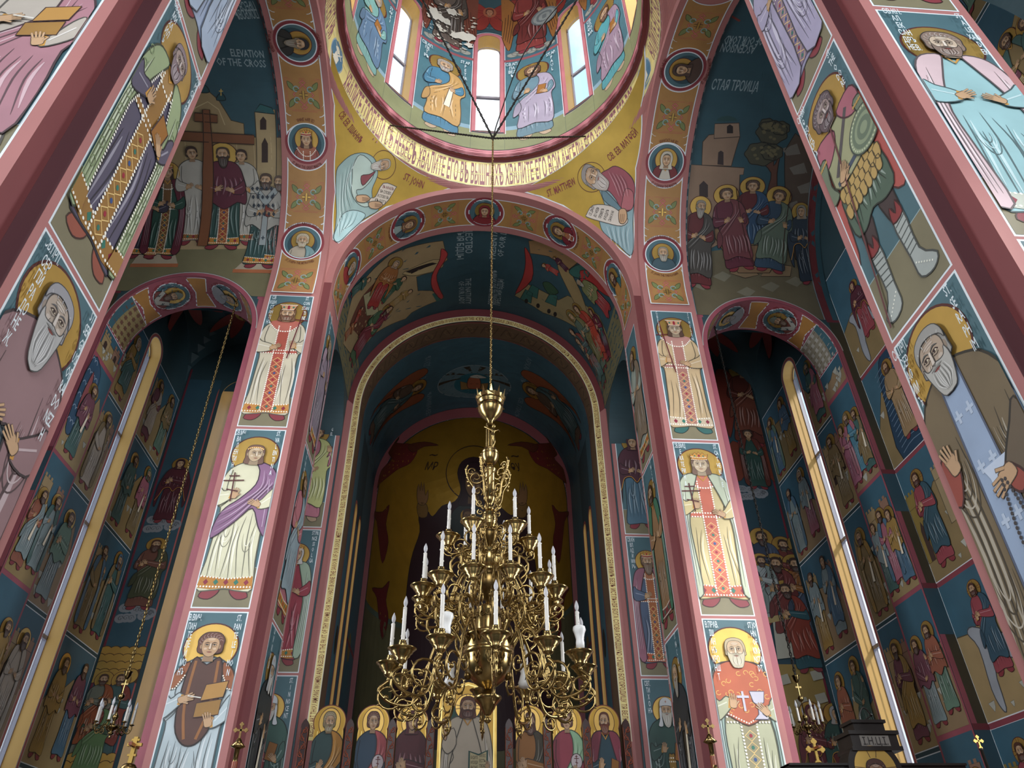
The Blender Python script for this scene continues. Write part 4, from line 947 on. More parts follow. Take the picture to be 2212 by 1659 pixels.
for a in (-1.42, 1.42):
    P.poly(ell(a, 4.567, .105, .105, 28), '#8f9aa2', 1.6); P.poly(ell(a, 4.567, .095, .095, 28), '#45708a', 2.2)
    for q in ([(-.03, -.06), (.03, -.05), (.035, .01), (-.025, .02)], [(-.05, .03), (-.02, .07), (.02, .05), (.0, .02)]): P.poly([(a + x, 4.567 + y) for x, y in q], '#d8d2c0', 3)
    P.line([(a - .05, 4.50), (a + .05, 4.64)], .01, '#d8d2c0', 3); P.line([(a - .01, 4.63), (a + .06, 4.60)], .01, '#d8d2c0', 3)
P.text(txt[:40], (-2.62, 4.468), .196, '#84505a', 2.5, length=1.06, bold=.028); P.text(txt[50:], (1.56, 4.468), .196, '#84505a', 2.5, length=1.06, bold=.028)
P.done(walls['ring'], 'gold inscription band around the foot of the dome', 'inscription')

# ================================================================ PENDENTIVES
PS = Sph((0, YC, ZS), PR)
q3 = lambda *p: [(680 + x / 5.821, 260 + y / 5.821) for x, y in p]; q4 = lambda *p: [(1060 + x / 5.821, 260 + y / 5.821) for x, y in p]
def figpx(P, foot, top, **kw):
    a, b = P.s.hit(*foot), P.s.hit(*top); w = kw.pop('wide', 1.0); saint(P, frame(a, b, w), **kw)
GP = (*h2l('#b0923f'), .35)
def pend(qq, pts, side, label, cloakc, tunicc, big, paper, txts, hd, hc, hr_, crown):
    P = Paint(PS); P.px = True
    P.poly(qq(*pts), WHITE, 1.2); 
    cx = sum(p[0] for p in pts) / len(pts); cy = sum(p[1] for p in pts) / len(pts)
    P.poly(qq(*[(p[0] + (cx - p[0]) * .03, p[1] + (cy - p[1]) * .022) for p in pts]), GP, 1.8)
    return P
pl = [(215, -130), (600, 260) , (930, 480), (1330, 680), (1800, 830), (1300, 965), (900, 1100), (560, 1300), (300, 1550), (222, 1500)]
pl = [(205, -950), (215, -830), (290, -600), (420, -300), (560, -60), (740, 170), (1000, 440), (1330, 670), (1800, 830), (1300, 965), (900, 1100), (560, 1310), (300, 1550), (222, 1500), (250, 900), (258, 300), (240, -200)]
P = pend(q3, pl, -1, '', 0, 0, 0, 0, 0, 0, 0, 0, 0)
def so(P, qq, pts, c, lv, oc=None, w=1.2, sm=3):
    q = smooth(qq(*pts), True, sm); P.poly(q, c, lv); P.line(q, .0045 * w, oc or shade(c, .42), lv + .5, closed=True)
# bent old evangelist writing on a scroll
hc_ = q3((865, 560))[0]; h0 = PS.hit(*hc_); rr_ = math.dist(h0, PS.hit(*q3((1015, 560))[0]))
P.line([PS.P and (h0[0] + rr_ * math.cos(t), h0[1] + rr_ * math.sin(t)) for t in []] or q3(*ell(865, 560, 152, 182, 36)), .006, '#5a3216', 3, closed=True)
so(P, q3, [(580, 408), (450, 440), (330, 540), (270, 640), (262, 900), (270, 1150), (255, 1350), (230, 1480), (300, 1530), (450, 1390), (620, 1240), (800, 1130), (730, 1060), (720, 960), (720, 860), (770, 740), (790, 650), (760, 500), (680, 430)], '#8aa3a0', 4)
so(P, q3, [(570, 430), (480, 560), (470, 720), (460, 900), (520, 1030), (620, 1090), (700, 1060), (560, 980), (520, 880), (600, 860), (700, 760), (740, 660), (700, 520)], '#a3b5ac', 5)
so(P, q3, [(270, 1350), (350, 1180), (480, 1130), (620, 1170), (610, 1240), (450, 1390), (300, 1530), (235, 1480)], '#9fc0c2', 5)
for k in range(9): P.line(smooth(q3((560 - 30 * k, 440 + 30 * k), (440 - 16 * k, 700 + 50 * k), (520 - 24 * k, 1000 + 40 * k)), False, 4), .0045, shade('#8aa3a0', .6 if k % 2 else 1.5), 6.2, taper=True)
for k in range(8): P.line(smooth(q3((330 + 30 * k, 1140), (290 + 26 * k, 1300), (300 + 5 * k, 1480 - 14 * k)), False, 4), .0045, shade('#9fc0c2', .6 if k % 2 else 1.4), 6.2, taper=True)
so(P, q3, [(580, 700), (680, 680), (760, 640), (700, 720), (600, 820)], '#7a3a40', 6.5)
head(P, T2(PS.hit(*q3((850, 560))[0]), (PS.hit(*q3((850, 490))[0])[0] - PS.hit(*q3((850, 560))[0])[0], PS.hit(*q3((850, 490))[0])[1] - PS.hit(*q3((850, 560))[0])[1]), tuple((a - b) for a, b in zip(PS.hit(*q3((925, 545))[0]), PS.hit(*q3((850, 560))[0])))), 8, style='bald', hair='#a8a090', beard='mid', bcol='#b0aaa0', turn=-.6)
so(P, q3, [(860, 790), (1010, 830), (1010, 860), (870, 1060), (690, 1050), (700, 980), (760, 960)], '#c3b8a8', 7)
for k, t in enumerate(('ВЪ НАЧАЛѢ', 'БѢ СЛОВО', 'И СЛОВО БѢ', 'КЪ БОГУ')):
    a = PS.hit(*q3((845 - 32 * k, 850 + 55 * k))[0]); b_ = PS.hit(*q3((985 - 32 * k, 885 + 55 * k))[0]); P.text(t, a, .022, '#6a2030' if k == 0 else '#2a201c', 9, ang=math.atan2(b_[1] - a[1], b_[0] - a[0]), length=math.dist(a, b_))
for p, an in (((580, 990), 0), ((740, 1070), 0)):
    so(P, q3, [(p[0] - 60, p[1] - 40), (p[0] + 60, p[1] - 50), (p[0] + 110, p[1]), (p[0] + 40, p[1] + 45), (p[0] - 50, p[1] + 30)], SKIN, 9.5)
    for k in range(3): P.line(q3((p[0] + 10, p[1] - 20 + 18 * k), (p[0] + 95, p[1] - 5 + 14 * k)), .004, '#6a4c38', 10.4)
def ptext(P, t, a, b, h, c='#7a2f30', lv=8):
    a, b = P.s.hit(*a), P.s.hit(*b); P.text(t, a, h, c, lv, ang=math.atan2(b[1] - a[1], b[0] - a[0]), length=math.dist(a, b))
ptext(P, 'ST. JOHN', q3((1105, 740))[0], q3((1355, 860))[0], .055); ptext(P, 'СВ. ЕВ. ІѠАННЪ', q3((290, -70))[0], q3((560, 300))[0], .05)
P.px = False; P.done(walls['pend'], 'gold spandrel painting of a bald white-bearded evangelist bent over his writing')
pr = [(1935, -950), (1925, -800), (1860, -560), (1740, -300), (1600, -90), (1400, 150), (1240, 300), (1030, 480), (700, 700), (350, 880), (620, 960), (900, 1075), (1200, 1260), (1450, 1470), (1660, 1659), (1760, 1740), (1800, 1620), (1800, 1100), (1830, 600), (1900, -200)]
P = pend(q4, pr, 1, '', 0, 0, 0, 0, 0, 0, 0, 0, 0)
P.line(q4(*ell(1270, 715, 175, 188, 36)), .006, '#5a3216', 3, closed=True)
so(P, q4, [(1400, 700), (1480, 620), (1570, 575), (1700, 640), (1790, 740), (1812, 860), (1800, 1100), (1790, 1300), (1795, 1600), (1750, 1700), (1600, 1560), (1430, 1420), (1380, 1320), (1370, 1210), (1440, 1100), (1400, 960), (1370, 860)], '#7f9aa0', 4)
so(P, q4, [(1380, 690), (1480, 615), (1570, 575), (1700, 640), (1795, 760), (1815, 900), (1760, 1130), (1650, 1120), (1580, 1000), (1500, 900), (1440, 860)], '#8a4650', 5)
so(P, q4, [(1700, 860), (1790, 900), (1800, 1050), (1760, 1130), (1650, 1110), (1660, 1000)], '#9c5a60', 6)
so(P, q4, [(1400, 880), (1460, 900), (1640, 1100), (1600, 1130), (1430, 1010)], '#5f7a84', 6)
for k in range(8): P.line(smooth(q4((1480 + 25 * k, 640 + 8 * k), (1560 + 22 * k, 800), (1620 + 18 * k, 960)), False, 4), .0045, shade('#8a4650', .6 if k % 2 else 1.45), 6.4, taper=True)
for k in range(9): P.line(smooth(q4((1460 + 36 * k, 1330), (1500 + 28 * k, 1450), (1540 + 26 * k, 1560 + 12 * k)), False, 4), .0045, shade('#7f9aa0', .6 if k % 2 else 1.45), 6.4, taper=True)
a, b_ = PS.hit(*q4((1290, 720))[0]), PS.hit(*q4((1190, 655))[0])
head(P, T2(a, ((b_[1] - a[1]), -(b_[0] - a[0])), (b_[0] - a[0], b_[1] - a[1])), 8, style='short', hair='#8a8480', beard='mid', bcol='#a59c94', turn=.6)
so(P, q4, [(1210, 1180), (1290, 1070), (1480, 1070), (1600, 1130), (1730, 1250), (1650, 1330), (1450, 1290), (1220, 1220)], '#c0b7ac', 7)
for k, t in enumerate(('СЕ ДѢВА', 'ВО ЧРЕВѢ', 'ПРІИМЕТЪ', 'И РОДИТЪ', 'СЫНА И НА')):
    a = PS.hit(*q4((1265 + 62 * k, 1205 + 18 * k))[0]); b_ = PS.hit(*q4((1310 + 62 * k, 1090 + 14 * k))[0]); P.text(t, a, .026, '#2a201c', 9, ang=math.atan2(b_[1] - a[1], b_[0] - a[0]), length=math.dist(a, b_))
so(P, q4, [(1620, 1130), (1700, 1120), (1720, 1230), (1680, 1300), (1620, 1280)], SKIN, 9.5)
for k in range(3): P.line(q4((1640 + 22 * k, 1180), (1630 + 22 * k, 1280)), .004, '#6a4c38', 10.4)
ptext(P, 'ST. MATTHEW', q4((720, 965))[0], q4((1080, 800))[0], .055); ptext(P, 'СВ. ЕВ. МАТѲЕЙ', q4((1500, 520))[0], q4((1860, 160))[0], .05)
P.px = False; P.done(walls['pend'], 'gold spandrel painting of a grey-bearded evangelist in mauve robe unrolling a scroll')

# ================================================================ BARREL SCENES
RB = {s: Cyl('x', YC, ZS, 1.03) for s in (-1, 1)}
for _s in RB.values(): _s.drop = True
def armclips(s, ua, ub):
    R_o = LR + .034; out = [[(ua, .03), (ub, .03), (ub, 2.7), (ua, 2.7)]]; n = 44
    for i in range(n):
        a, b = ua + (ub - ua) * i / n, ua + (ub - ua) * (i + 1) / n
        f = lambda x: max(3.222, LZ + math.sqrt(max(0, R_o ** 2 - (x - s * LC) ** 2))) - ZS
        out.append([(a, f(a)), (b, f(b)), (b, .03), (a, .03)])
    return out
DK = dict(fine=0)
# ---- north arm: raising of the cross
za = pz(0, 0, 2.962); P = Paint(RB[-1]); P.px = True; P.clips = armclips(-1, -2.36, -1.392)
P.px = False; P.poly([(-2.36, -.17), (-1.392, -.17), (-1.392, 2.6), (-2.36, 2.6)], '#30505a', 1); P.line([(-1.398, -.17), (-1.398, 2.6)], .008, '#8a8f90', 1.6); P.line([(-1.405, .0), (-1.405, 2.6)], .006, MAROON, 2); P.px = True
P.poly(za((600, 1440), (1820, 1520), (1810, 1990), (500, 1990)), '#6f6a4e', 2)
P.poly(za((900, 1500), (1810, 1500), (1840, 1590), (900, 1600)), '#a08a68', 2.4)
spx(P, za((700, 1500), (900, 1300), (1060, 950), (1150, 760), (1240, 610), (1320, 570), (1400, 640), (1480, 770), (1560, 790), (1565, 870), (1660, 880), (1810, 880), (1810, 1520)), '#94805c', 3, sm=0)
P.line(za((1180, 800), (1250, 690), (1330, 650), (1400, 700), (1440, 800)), .006, '#b9a67e', 3.6)
spx(P, za((1630, 715), (1760, 700), (1765, 1190), (1640, 1190)), '#a08d68', 4, sm=0); spx(P, za((1630, 715), (1665, 665), (1740, 690), (1760, 730)), '#2c5a5c', 4.4, sm=0)
for q in ([(1665, 830), (1665, 770), (1685, 745), (1705, 770), (1705, 830)], [(1675, 1040), (1675, 920), (1695, 880), (1715, 920), (1715, 1040)]): P.poly(za(*q), '#33241e', 5)
for q in ((1415, 640), (1310, 590)): spx(P, za((q[0] - 28, q[1]), (q[0] - 20, q[1] - 30), (q[0], q[1] - 45), (q[0] + 20, q[1] - 30), (q[0] + 28, q[1])), '#23474c', 4)
P.line(za((1415, 612), (1415, 568)), .005, GLD, 5); P.line(za((1402, 582), (1428, 582)), .005, GLD, 5)
for k in range(6): P.line(za((1180 + 110 * k, 860), (1170 + 112 * k, 1480)), .003, '#b9a67e', 4)
fig2(P, za((1235, 1560))[0], za((1222, 925))[0], 6, tunic='#aaa69c', hem='#8a5a30', halo_=False, hand_='chest', turn=.5, head_=dict(hair='#3a2820'), wide=1.1)
fig2(P, za((1522, 1560))[0], za((1545, 945))[0], 6, tunic='#a8a59b', hem='#8a5a30', halo_=False, hand_='chest', turn=-.5, head_=dict(hair='#3a2820'), wide=1.1)
fig2(P, za((1415, 1590))[0], za((1425, 930))[0], 14, tunic='#2f4a44', cloak='#5a2634', ctype='bell', band='#8a4a2c', omo=None, turn=-.1, head_=dict(style='bald', hair='#4a3a30', beard='long', bcol='#3a2c24'), wide=1.2)
C1 = '#74482c'
for q in ([(1300, 700), (1345, 700), (1350, 780), (1330, 1580), (1265, 1580), (1300, 1100)], [(1250, 720), (1395, 735), (1395, 785), (1250, 775)], [(1165, 840), (1630, 865), (1630, 925), (1150, 900)]): spx(P, za(*q), C1, 28, sm=0)
fig2(P, za((1010, 1650))[0], za((1075, 1050))[0], 8, tunic='#2c4a3e', cloak='#5c2430', ctype='mantle', band='#6a4a2a', turn=.4, head_=dict(style='long', hair='#3a2820', hat='crown'), wide=1.1)
fig2(P, za((900, 1650))[0], za((985, 1090))[0], 6, tunic='#3a3440', halo_=True, turn=.4, head_=dict(style='veil', hatc='#3a3440'), wide=1.1)
fig2(P, za((1655, 1710))[0], za((1705, 1100))[0], 8, tunic='#304a48', cloak='#9a9890', ctype='bell', omo='#8e9696', halo_=False, turn=-.5, head_=dict(hair='#4a3a30', beard='mid'), wide=1.1)
for i in range(5):
    for j in range(4):
        p = za((1620 + 30 * i + j * 5, 1210 + 55 * j))[0]; P.line([(p[0] - 3, p[1]), (p[0] + 3, p[1])], .01, '#28303a', 34); P.line([(p[0], p[1] - 4), (p[0], p[1] + 4)], .01, '#28303a', 34)
fig2(P, za((1765, 1690))[0], za((1785, 1115))[0], 7, tunic='#7a3a30', halo_=False, turn=-.5, head_=dict(hair='#5a4a40', beard='mid'), wide=.9)
for q in ([(1490, 1735), (1600, 1630), (1790, 1640), (1790, 1740)], [(835, 1700), (900, 1610), (1120, 1620), (1140, 1700)]): P.poly(za(*q), '#a39682', 5); P.line([za(q[0])[0], za(q[3])[0]], .03, '#a0603e', 5.6)
P.px = False
def ttx(P, t, z, a, b, h, c='#8fa3a8', lv=3): ptext(P, t, z(a)[0], z(b)[0], h, c, lv)
ttx(P, 'ELEVATION', za, (1478, 358), (1692, 370), .048); ttx(P, 'OF THE CROSS', za, (1390, 415), (1705, 431), .048)
ttx(P, 'ПОКРОВЪ', za, (1640, 55), (1490, 62), .062); ttx(P, 'ПРЕСВ.', za, (1620, 5), (1510, 12), .062)
P.done(vl, 'vault painting of clergy raising a tall brown cross before a domed church')

# ---- south arm: hospitality of Abraham
zb = pz(1400, 0, 2.676); P = Paint(RB[1])
P.clips = armclips(1, 1.392, 2.36); P.poly([(1.392, -.17), (2.36, -.17), (2.36, 2.6), (1.392, 2.6)], '#30505a', 1); P.line([(1.398, -.17), (1.398, 2.6)], .008, '#8a8f90', 1.6); P.line([(2.30, -.17), (2.30, 2.6)], .05, MAROON, 1.6); P.line([(2.27, -.17), (2.27, 2.6)], .006, '#8a8f90', 2)
P.px = True; P.clips = armclips(1, 1.405, 2.265)
P.poly(zb((200, 1480), (1100, 1330), (1200, 1950), (230, 1950)), '#625a46', 2)
spx(P, zb((790, 870), (850, 770), (890, 800), (900, 840), (960, 960), (1020, 1250), (1080, 1600), (850, 1500), (800, 1200)), '#51443a', 2.5, sm=0)
for k in range(6): P.poly(zb((770 + 45 * (k % 3), 860 + 110 * k), (860 + 40 * (k % 3), 830 + 110 * k), (880 + 40 * (k % 3), 890 + 110 * k), (800 + 40 * (k % 3), 900 + 110 * k)), '#6f6a62', 3)
spx(P, zb((690, 1100), (710, 1000), (650, 930), (700, 940), (690, 860), (730, 860), (725, 960), (760, 900), (745, 1000), (740, 1180), (690, 1180)), '#5c3c30', 3)
for c_, r_ in (((715, 765), 85), ((650, 890), 85), ((715, 880), 60), ((690, 720), 45), ((765, 740), 50)):
    spx(P, zb(*[(c_[0] + r_ * (1 + .12 * (k % 2)) * math.cos(k * .45), c_[1] + r_ * .75 * (1 + .12 * (k % 2)) * math.sin(k * .45)) for k in range(14)]), '#4b4a3a', 3.6)
    for k in range(9): P.poly(zb(*ell(c_[0] + random.uniform(-.6, .6) * r_, c_[1] + random.uniform(-.5, .5) * r_, 12, 9, 6)), '#6b6448', 4.4)
spx(P, zb((225, 950), (555, 970), (550, 1010), (530, 1010), (535, 1350), (230, 1500)), '#8c7460', 3, sm=0); spx(P, zb((315, 820), (350, 780), (500, 760), (530, 790), (480, 960), (310, 955)), '#8c7460', 3.2, sm=0)
spx(P, zb((385, 715), (525, 710), (530, 790), (380, 800)), '#927a66', 4, sm=0); P.poly(zb(*ell(455, 700, 60, 30, 12, PI, 2 * PI)), '#2c4a4a', 4.2); P.poly(zb((455, 770), (455, 730), (472, 718), (490, 730), (490, 770)), '#2a201e', 4.6)
P.poly(zb((295, 1140), (295, 1070), (320, 1045), (345, 1070), (345, 1140)), '#3a302e', 4.6); P.poly(zb((400, 950), (405, 880), (420, 870), (435, 880), (435, 955)), '#3a302e', 4.6)
spx(P, zb((360, 1330), (520, 1310), (820, 1310), (810, 1400), (700, 1580), (520, 1580)), '#7c6248', 8, sm=0)
spx(P, zb((440, 1350), (600, 1330), (760, 1340), (740, 1400), (620, 1420), (480, 1400)), '#8d7558', 8.6)
spx(P, zb((470, 1580), (540, 1500), (640, 1590), (560, 1610)), '#7f6a50', 5, sm=0); spx(P, zb((650, 1600), (700, 1520), (830, 1540), (820, 1600)), '#7f6a50', 5, sm=0)
fig2(P, zb((290, 1660))[0], zb((308, 1150))[0], 12, tunic='#5c2a2c', cloak='#46423e', ctype='himation', turn=.7, hem=None, head_=dict(style='short', hair='#8a8478', beard='long', bcol='#8a8478'), halor=.11)
fig2(P, zb((540, 1560))[0], zb((445, 1085))[0], 12, tunic='#5c2c38', cloak='#6a3a3e', ctype='himation', turn=.5, hem=None, wide=1.25, head_=dict(style='curly', hair='#4a3428'), halor=.115, hr=.052, hand_='staff')
fig2(P, zb((620, 1480))[0], zb((605, 1040))[0], 5, tunic='#5c2a2c', cloak='#2f4a66', ctype='himation', turn=-.3, hem=None, wide=1.35, head_=dict(style='curly', hair='#4a3428'), halor=.12, hr=.056)
fig2(P, zb((700, 1570))[0], zb((765, 1095))[0], 12, tunic='#34495c', cloak='#5c6a5c', ctype='himation', turn=-.6, hem=None, wide=1.25, head_=dict(style='curly', hair='#4a3428'), halor=.115, hr=.052, hand_='staff')
fig2(P, zb((950, 1640))[0], zb((880, 1185))[0], 12, tunic='#2a3440', cloak='#2f3a46', ctype='veil', turn=-.6, hem=None, head_=dict(style='veil', hatc='#8a8478'), halor=.11)
for k, q in enumerate(((300, 1640), (420, 1590), (700, 1650), (840, 1620), (960, 1540), (560, 1680))): P.poly(zb((q[0] - 50, q[1] + 10), (q[0] + 10, q[1] - 20), (q[0] + 60, q[1] + 5), (q[0] + 20, q[1] + 40)), '#74705f', 4)
for a, b in (((480, 90), (530, 120)), ((590, 65), (640, 110))): P.line(zb(a, b), .02, '#7a3a34', 3, taper=True)
P.px = False
ttx(P, 'СТАЯ ТРОИЦА', zb, (360, 515), (630, 530), .07); ttx(P, 'ASCENSION', zb, (628, 262), (430, 250), .062); ttx(P, 'OF OUR LORD', zb, (680, 215), (450, 205), .062)
P.clips = None; P.done(vr, 'vault painting of three winged guests at a table under a tree with an old host')

# ---- east bay barrel: two feasts side by side
BY = Cyl('y', 0, ZS, BR); P = Paint(BY); zc = pz(700, 540, 2.962)
P.poly([(-1.62, -4.84), (1.62, -4.84), (1.62, -3.905), (-1.62, -3.905)], '#2d4850', 1)
for s in (-1, 1): P.poly([(s * 1.63, -4.84), (s * 1.3, -4.84), (s * 1.3, -3.905), (s * 1.63, -3.905)][::s], '#6a6548', 1.4)
P.px = True
spx(P, zc((120, 600), (180, 300), (420, 30), (760, -60), (790, 60), (700, 140), (590, 170), (600, 260), (690, 260), (770, 310), (560, 400), (520, 440), (330, 530), (200, 700)), '#8f7a58', 2.5, sm=0)
spx(P, zc((510, 140), (700, 60), (760, 80), (740, 120), (600, 160), (530, 160)), '#a08c64', 3); P.poly(zc((520, 138), (690, 78), (725, 85), (560, 150)), '#231a18', 3.6)
spx(P, zc((750, -10), (790, 20), (770, 70), (720, 160), (740, 250), (765, 300), (740, 310), (690, 240), (690, 160), (740, 60)), '#a23a38', 4)
P.poly(zc((600, 170), (690, 150), (690, 240), (605, 260)), '#2d4850', 3); P.poly(zc((430, -150), (520, -180), (560, -120), (480, -80)), '#2f5a52', 3); P.poly(zc((690, 280), (740, 260), (770, 310), (720, 330)), '#2f5a52', 4)
P.poly(zc((160, 480), (240, 300), (330, 200), (300, 420), (230, 560)), '#5a3428', 3)
spx(P, zc((250, 290), (320, 250), (350, 410), (270, 420)), '#97906e', 5, sm=0)
fig2(P, zc((300, 370))[0], zc((470, 60))[0], 12, tunic='#8f2f2c', cloak='#8c5a30', ctype='veil', turn=.4, hem=None, wide=1.35, head_=dict(style='veil', hatc='#8f7c68'), halor=.13)
for f, t, c_, k_ in (((360, 330), (520, 165), '#33503c', '#6a4a34'), ((420, 360), (560, 250), '#8c7040', '#7a3a34'), ((190, 480), (240, 360), '#8c3a2c', '#6a4a34'), ((170, 280), (290, 180), '#35544c', '#5a3a2c'), ((300, 540), (430, 355), '#6a2c3a', '#4a2434'), ((130, 560), (200, 470), '#8f5a3a', '#6a3a2c')):
    fig2(P, zc(f)[0], zc(t)[0], 10, tunic=c_, turn=.5, hem=None, halo_=(t == (430, 355)), wide=1.25, head_=dict(hair='#3a2820'), hr=.07, hand_='prayl', fine=0)
fig2(P, zc((170, 720))[0], zc((430, 360))[0], 8, tunic='#3f5a40', cloak='#6e2a34', ctype='himation', hem=None, turn=.4, wide=1.0, head_=dict(style='short', hair='#4a3428', beard='mid'))
# presentation
spx(P, zc((1310, -60), (1600, -60), (1650, 60), (1560, 130), (1440, 40), (1320, 20)), '#8a6c48', 3, sm=0)
spx(P, zc((1220, 290), (1290, 210), (1330, 230), (1500, 320), (1560, 290), (1760, 420), (1850, 700), (1740, 600), (1400, 400), (1290, 330)), '#857653', 3, sm=0)
for q in ((1300, 280), (1340, 250), (1460, 300)): spx(P, zc((q[0] - 45, q[1] + 30), (q[0] - 10, q[1] - 30), (q[0] + 35, q[1] - 5), (q[0] + 25, q[1] + 60)), '#2f5a52', 4, sm=0)
for q in ((1295, 325), (1370, 355), (1440, 390), (1480, 410)): P.poly(zc(*ell(q[0], q[1], 12, 16, 8)), '#1e1a1a', 4.6)
spx(P, zc((1285, -20), (1330, 60), (1330, 190), (1225, 280), (1270, 180), (1290, 80)), '#98332f', 4)
spx(P, zc((1500, 60), (1570, 130), (1640, 260), (1700, 420), (1800, 560), (1760, 560), (1640, 400), (1560, 250), (1500, 120)), '#8a7650', 4)
spx(P, zc((1570, 130), (1640, 90), (1700, 130), (1680, 180), (1600, 170)), '#2f5a52', 5); spx(P, zc((1640, 130), (1760, 170), (1830, 300), (1700, 220), (1660, 260)), '#9a2f2e', 5)
fig2(P, zc((1830, 400))[0], zc((1620, 190))[0], 10, tunic='#8f2f30', cloak='#70724a', ctype='bell', hem=None, halo_=False, turn=-.5, wide=1.2, head_=dict(style='short', hair='#97907e', beard='long', bcol='#97907e'))
fig2(P, zc((1500, 150))[0], zc((1400, 90))[0], 6, tunic='#9a3f36', halo_=True, hem=None, wide=1.5, hr=.09, head_=dict(hair='#4a2c20'), fine=0, hand_='prayl'); fig2(P, zc((1560, 130))[0], zc((1470, 40))[0], 6, tunic='#4a2030', halo_=True, hem=None, wide=1.3, head_=dict(style='veil', hatc='#4a2030'), fine=0)
for f, t, c_, k_, v_ in (((1800, 760), (1560, 395), '#5a6a5c', '#6f6a44', 1), ((1810, 720), (1600, 350), '#9a3a30', '#a8402e', 0), ((1830, 690), (1700, 370), '#6a2434', '#5a2030', 1), ((1780, 830), (1570, 500), '#4a5c5c', '#7a3a34', 0), ((1800, 860), (1610, 560), '#33504c', '#3f5f5c', 0), ((1820, 640), (1740, 430), '#32504e', '#2f5a58', 0)):
    fig2(P, zc(f)[0], zc(t)[0], 9, tunic=c_, cloak=k_, ctype='himation', turn=-.4, hem=None, halo_=bool(v_) or t[1] < 380, wide=.85, head_=dict(style='veil' if v_ else 'curly', hair='#4a2c20', hatc=k_), hand_='prayl', fine=1)
spx(P, zc((1400, 210), (1440, 205), (1480, 240), (1500, 270), (1470, 285), (1430, 270)), '#2f4a34', 4)
P.px = False
G_ = '#8a989a'
for t, a, b, h in (('РОЖДЕСТВО', (905, -245), (905, 20), .055), ('ПРЕСТЫЯ БДЦЫ', (850, -240), (850, 60), .055), ('THE NATIVITY', (905, 180), (905, 345), .05), ('OF OUR LADY', (860, 200), (865, 345), .05), ('PRESENTATION', (1095, 60), (1120, -240), .05), ('OF OUR LADY', (1145, 45), (1180, -190), .05), ('ВВЕДЕНІЕ ВО ХРАМЪ', (1085, 350), (1110, 130), .05), ('ПРЕСТЫЯ БДЦЫ', (1125, 355), (1150, 190), .05)): ttx(P, t, zc, a, b, h, G_)
P.done(ve, 'vault painting of birth and presentation scenes facing each other across dark teal')

# ================================================================ CHANCEL ARCH INSCRIPTION, CHANCEL, APSE
P = Paint(PY(YB)); r0, r1 = .938, .990
GI = (*h2l('#dccb88'), .7); TI = '#7a3a26'
ar = arc(0, GZ, r1, PI, 0, 60); ai = arc(0, GZ, r0, PI, 0, 60)
for i in range(60): P.poly([ar[i], ar[i + 1], ai[i + 1], ai[i]], GI, 2)
for s in (-1, 1): P.poly([(s * r1, .9), (s * r1, GZ), (s * r0, GZ), (s * r0, .9)], GI, 2)
for r_ in (r0, r1): P.line([(-r_, .9)] + arc(0, GZ, r_, PI, 0, 60) + [(r_, .9)], .006, '#d8d2b8', 2.6)
class BandMap:
    def __call__(s, p):      # x runs along the arch from the left foot, y outwards
        L1 = GZ - .9; x, y = p; r = (r0 + .009) + y
        if x < L1: return (-r, .9 + x)
        x -= L1; Rm = (r0 + r1) / 2
        if x < PI * Rm: t = PI - x / Rm; return (r * math.cos(t), GZ + r * math.sin(t))
        return (r, GZ - (x - PI * Rm))
BM = BandMap(); L1 = GZ - .9; tot = 2 * L1 + PI * (r0 + r1) / 2
left = 'BLESSED ART THOU AMONG WOMEN AND BLESSED IS THE FRUIT OF THY WOMB, FOR THOU HAST BORNE THE SAVIOUR OF OUR SOULS. MEET IT IS IN TRUTH TO BLESS THEE, THE BIRTH-GIVER OF GOD, EVER BLESSED. MORE HONORABLE THAN THE CHERUBIM AND MORE GLORIOUS THAN THE SERAPHIM WHO WITHOUT DEFILEMENT GAVEST BIRTH TO GOD THE WORD THE BIRTH-GIVER OF GOD WE MAGNIFY THEE'
right = 'БОГОРОДИЦЕ ДѢВО РАДУЙСЯ БЛАГОДАТНАЯ МАРІЕ ГОСПОДЬ СЪ ТОБОЮ БЛАГОСЛОВЕНА ТЫ ВЪ ЖЕНАХЪ И БЛАГОСЛОВЕНЪ ПЛОДЪ ЧРЕВА ТВОЕГО ЧЕСТНѢЙШУЮ ХЕРУВИМЪ И СЛАВНѢЙШУЮ БЕЗЪ СРАВНЕНІЯ СЕРАФИМЪ БЕЗЪ ИСТЛѢНІЯ БОГА СЛОВА РОЖДШУЮ СУЩУЮ БОГОРОДИЦУ ТЯ ВЕЛИЧАЕМЪ'
P.text(left, (.02, 0), .034, TI, 3.2, BM, length=tot / 2 - .07); P.text(right, (tot / 2 + .05, 0), .034, TI, 3.2, BM, length=tot / 2 - .07)
P.poly([BM((tot / 2 + .034 * math.cos(k), .013 + .022 * math.sin(k))) for k in [i * .4 for i in range(16)]], TI, 3); P.poly([BM((tot / 2 + .026 * math.cos(k), .013 + .018 * math.sin(k))) for k in [i * .4 for i in range(16)]], GI, 3.4); P.line([BM((tot / 2, -.002)), BM((tot / 2, .028))], .005, TI, 4); P.line([BM((tot / 2 - .01, .016)), BM((tot / 2 + .01, .016))], .005, TI, 4)
P.done(walls['chancel'], 'gold inscription band running up both sides and over the chancel arch', 'inscription')
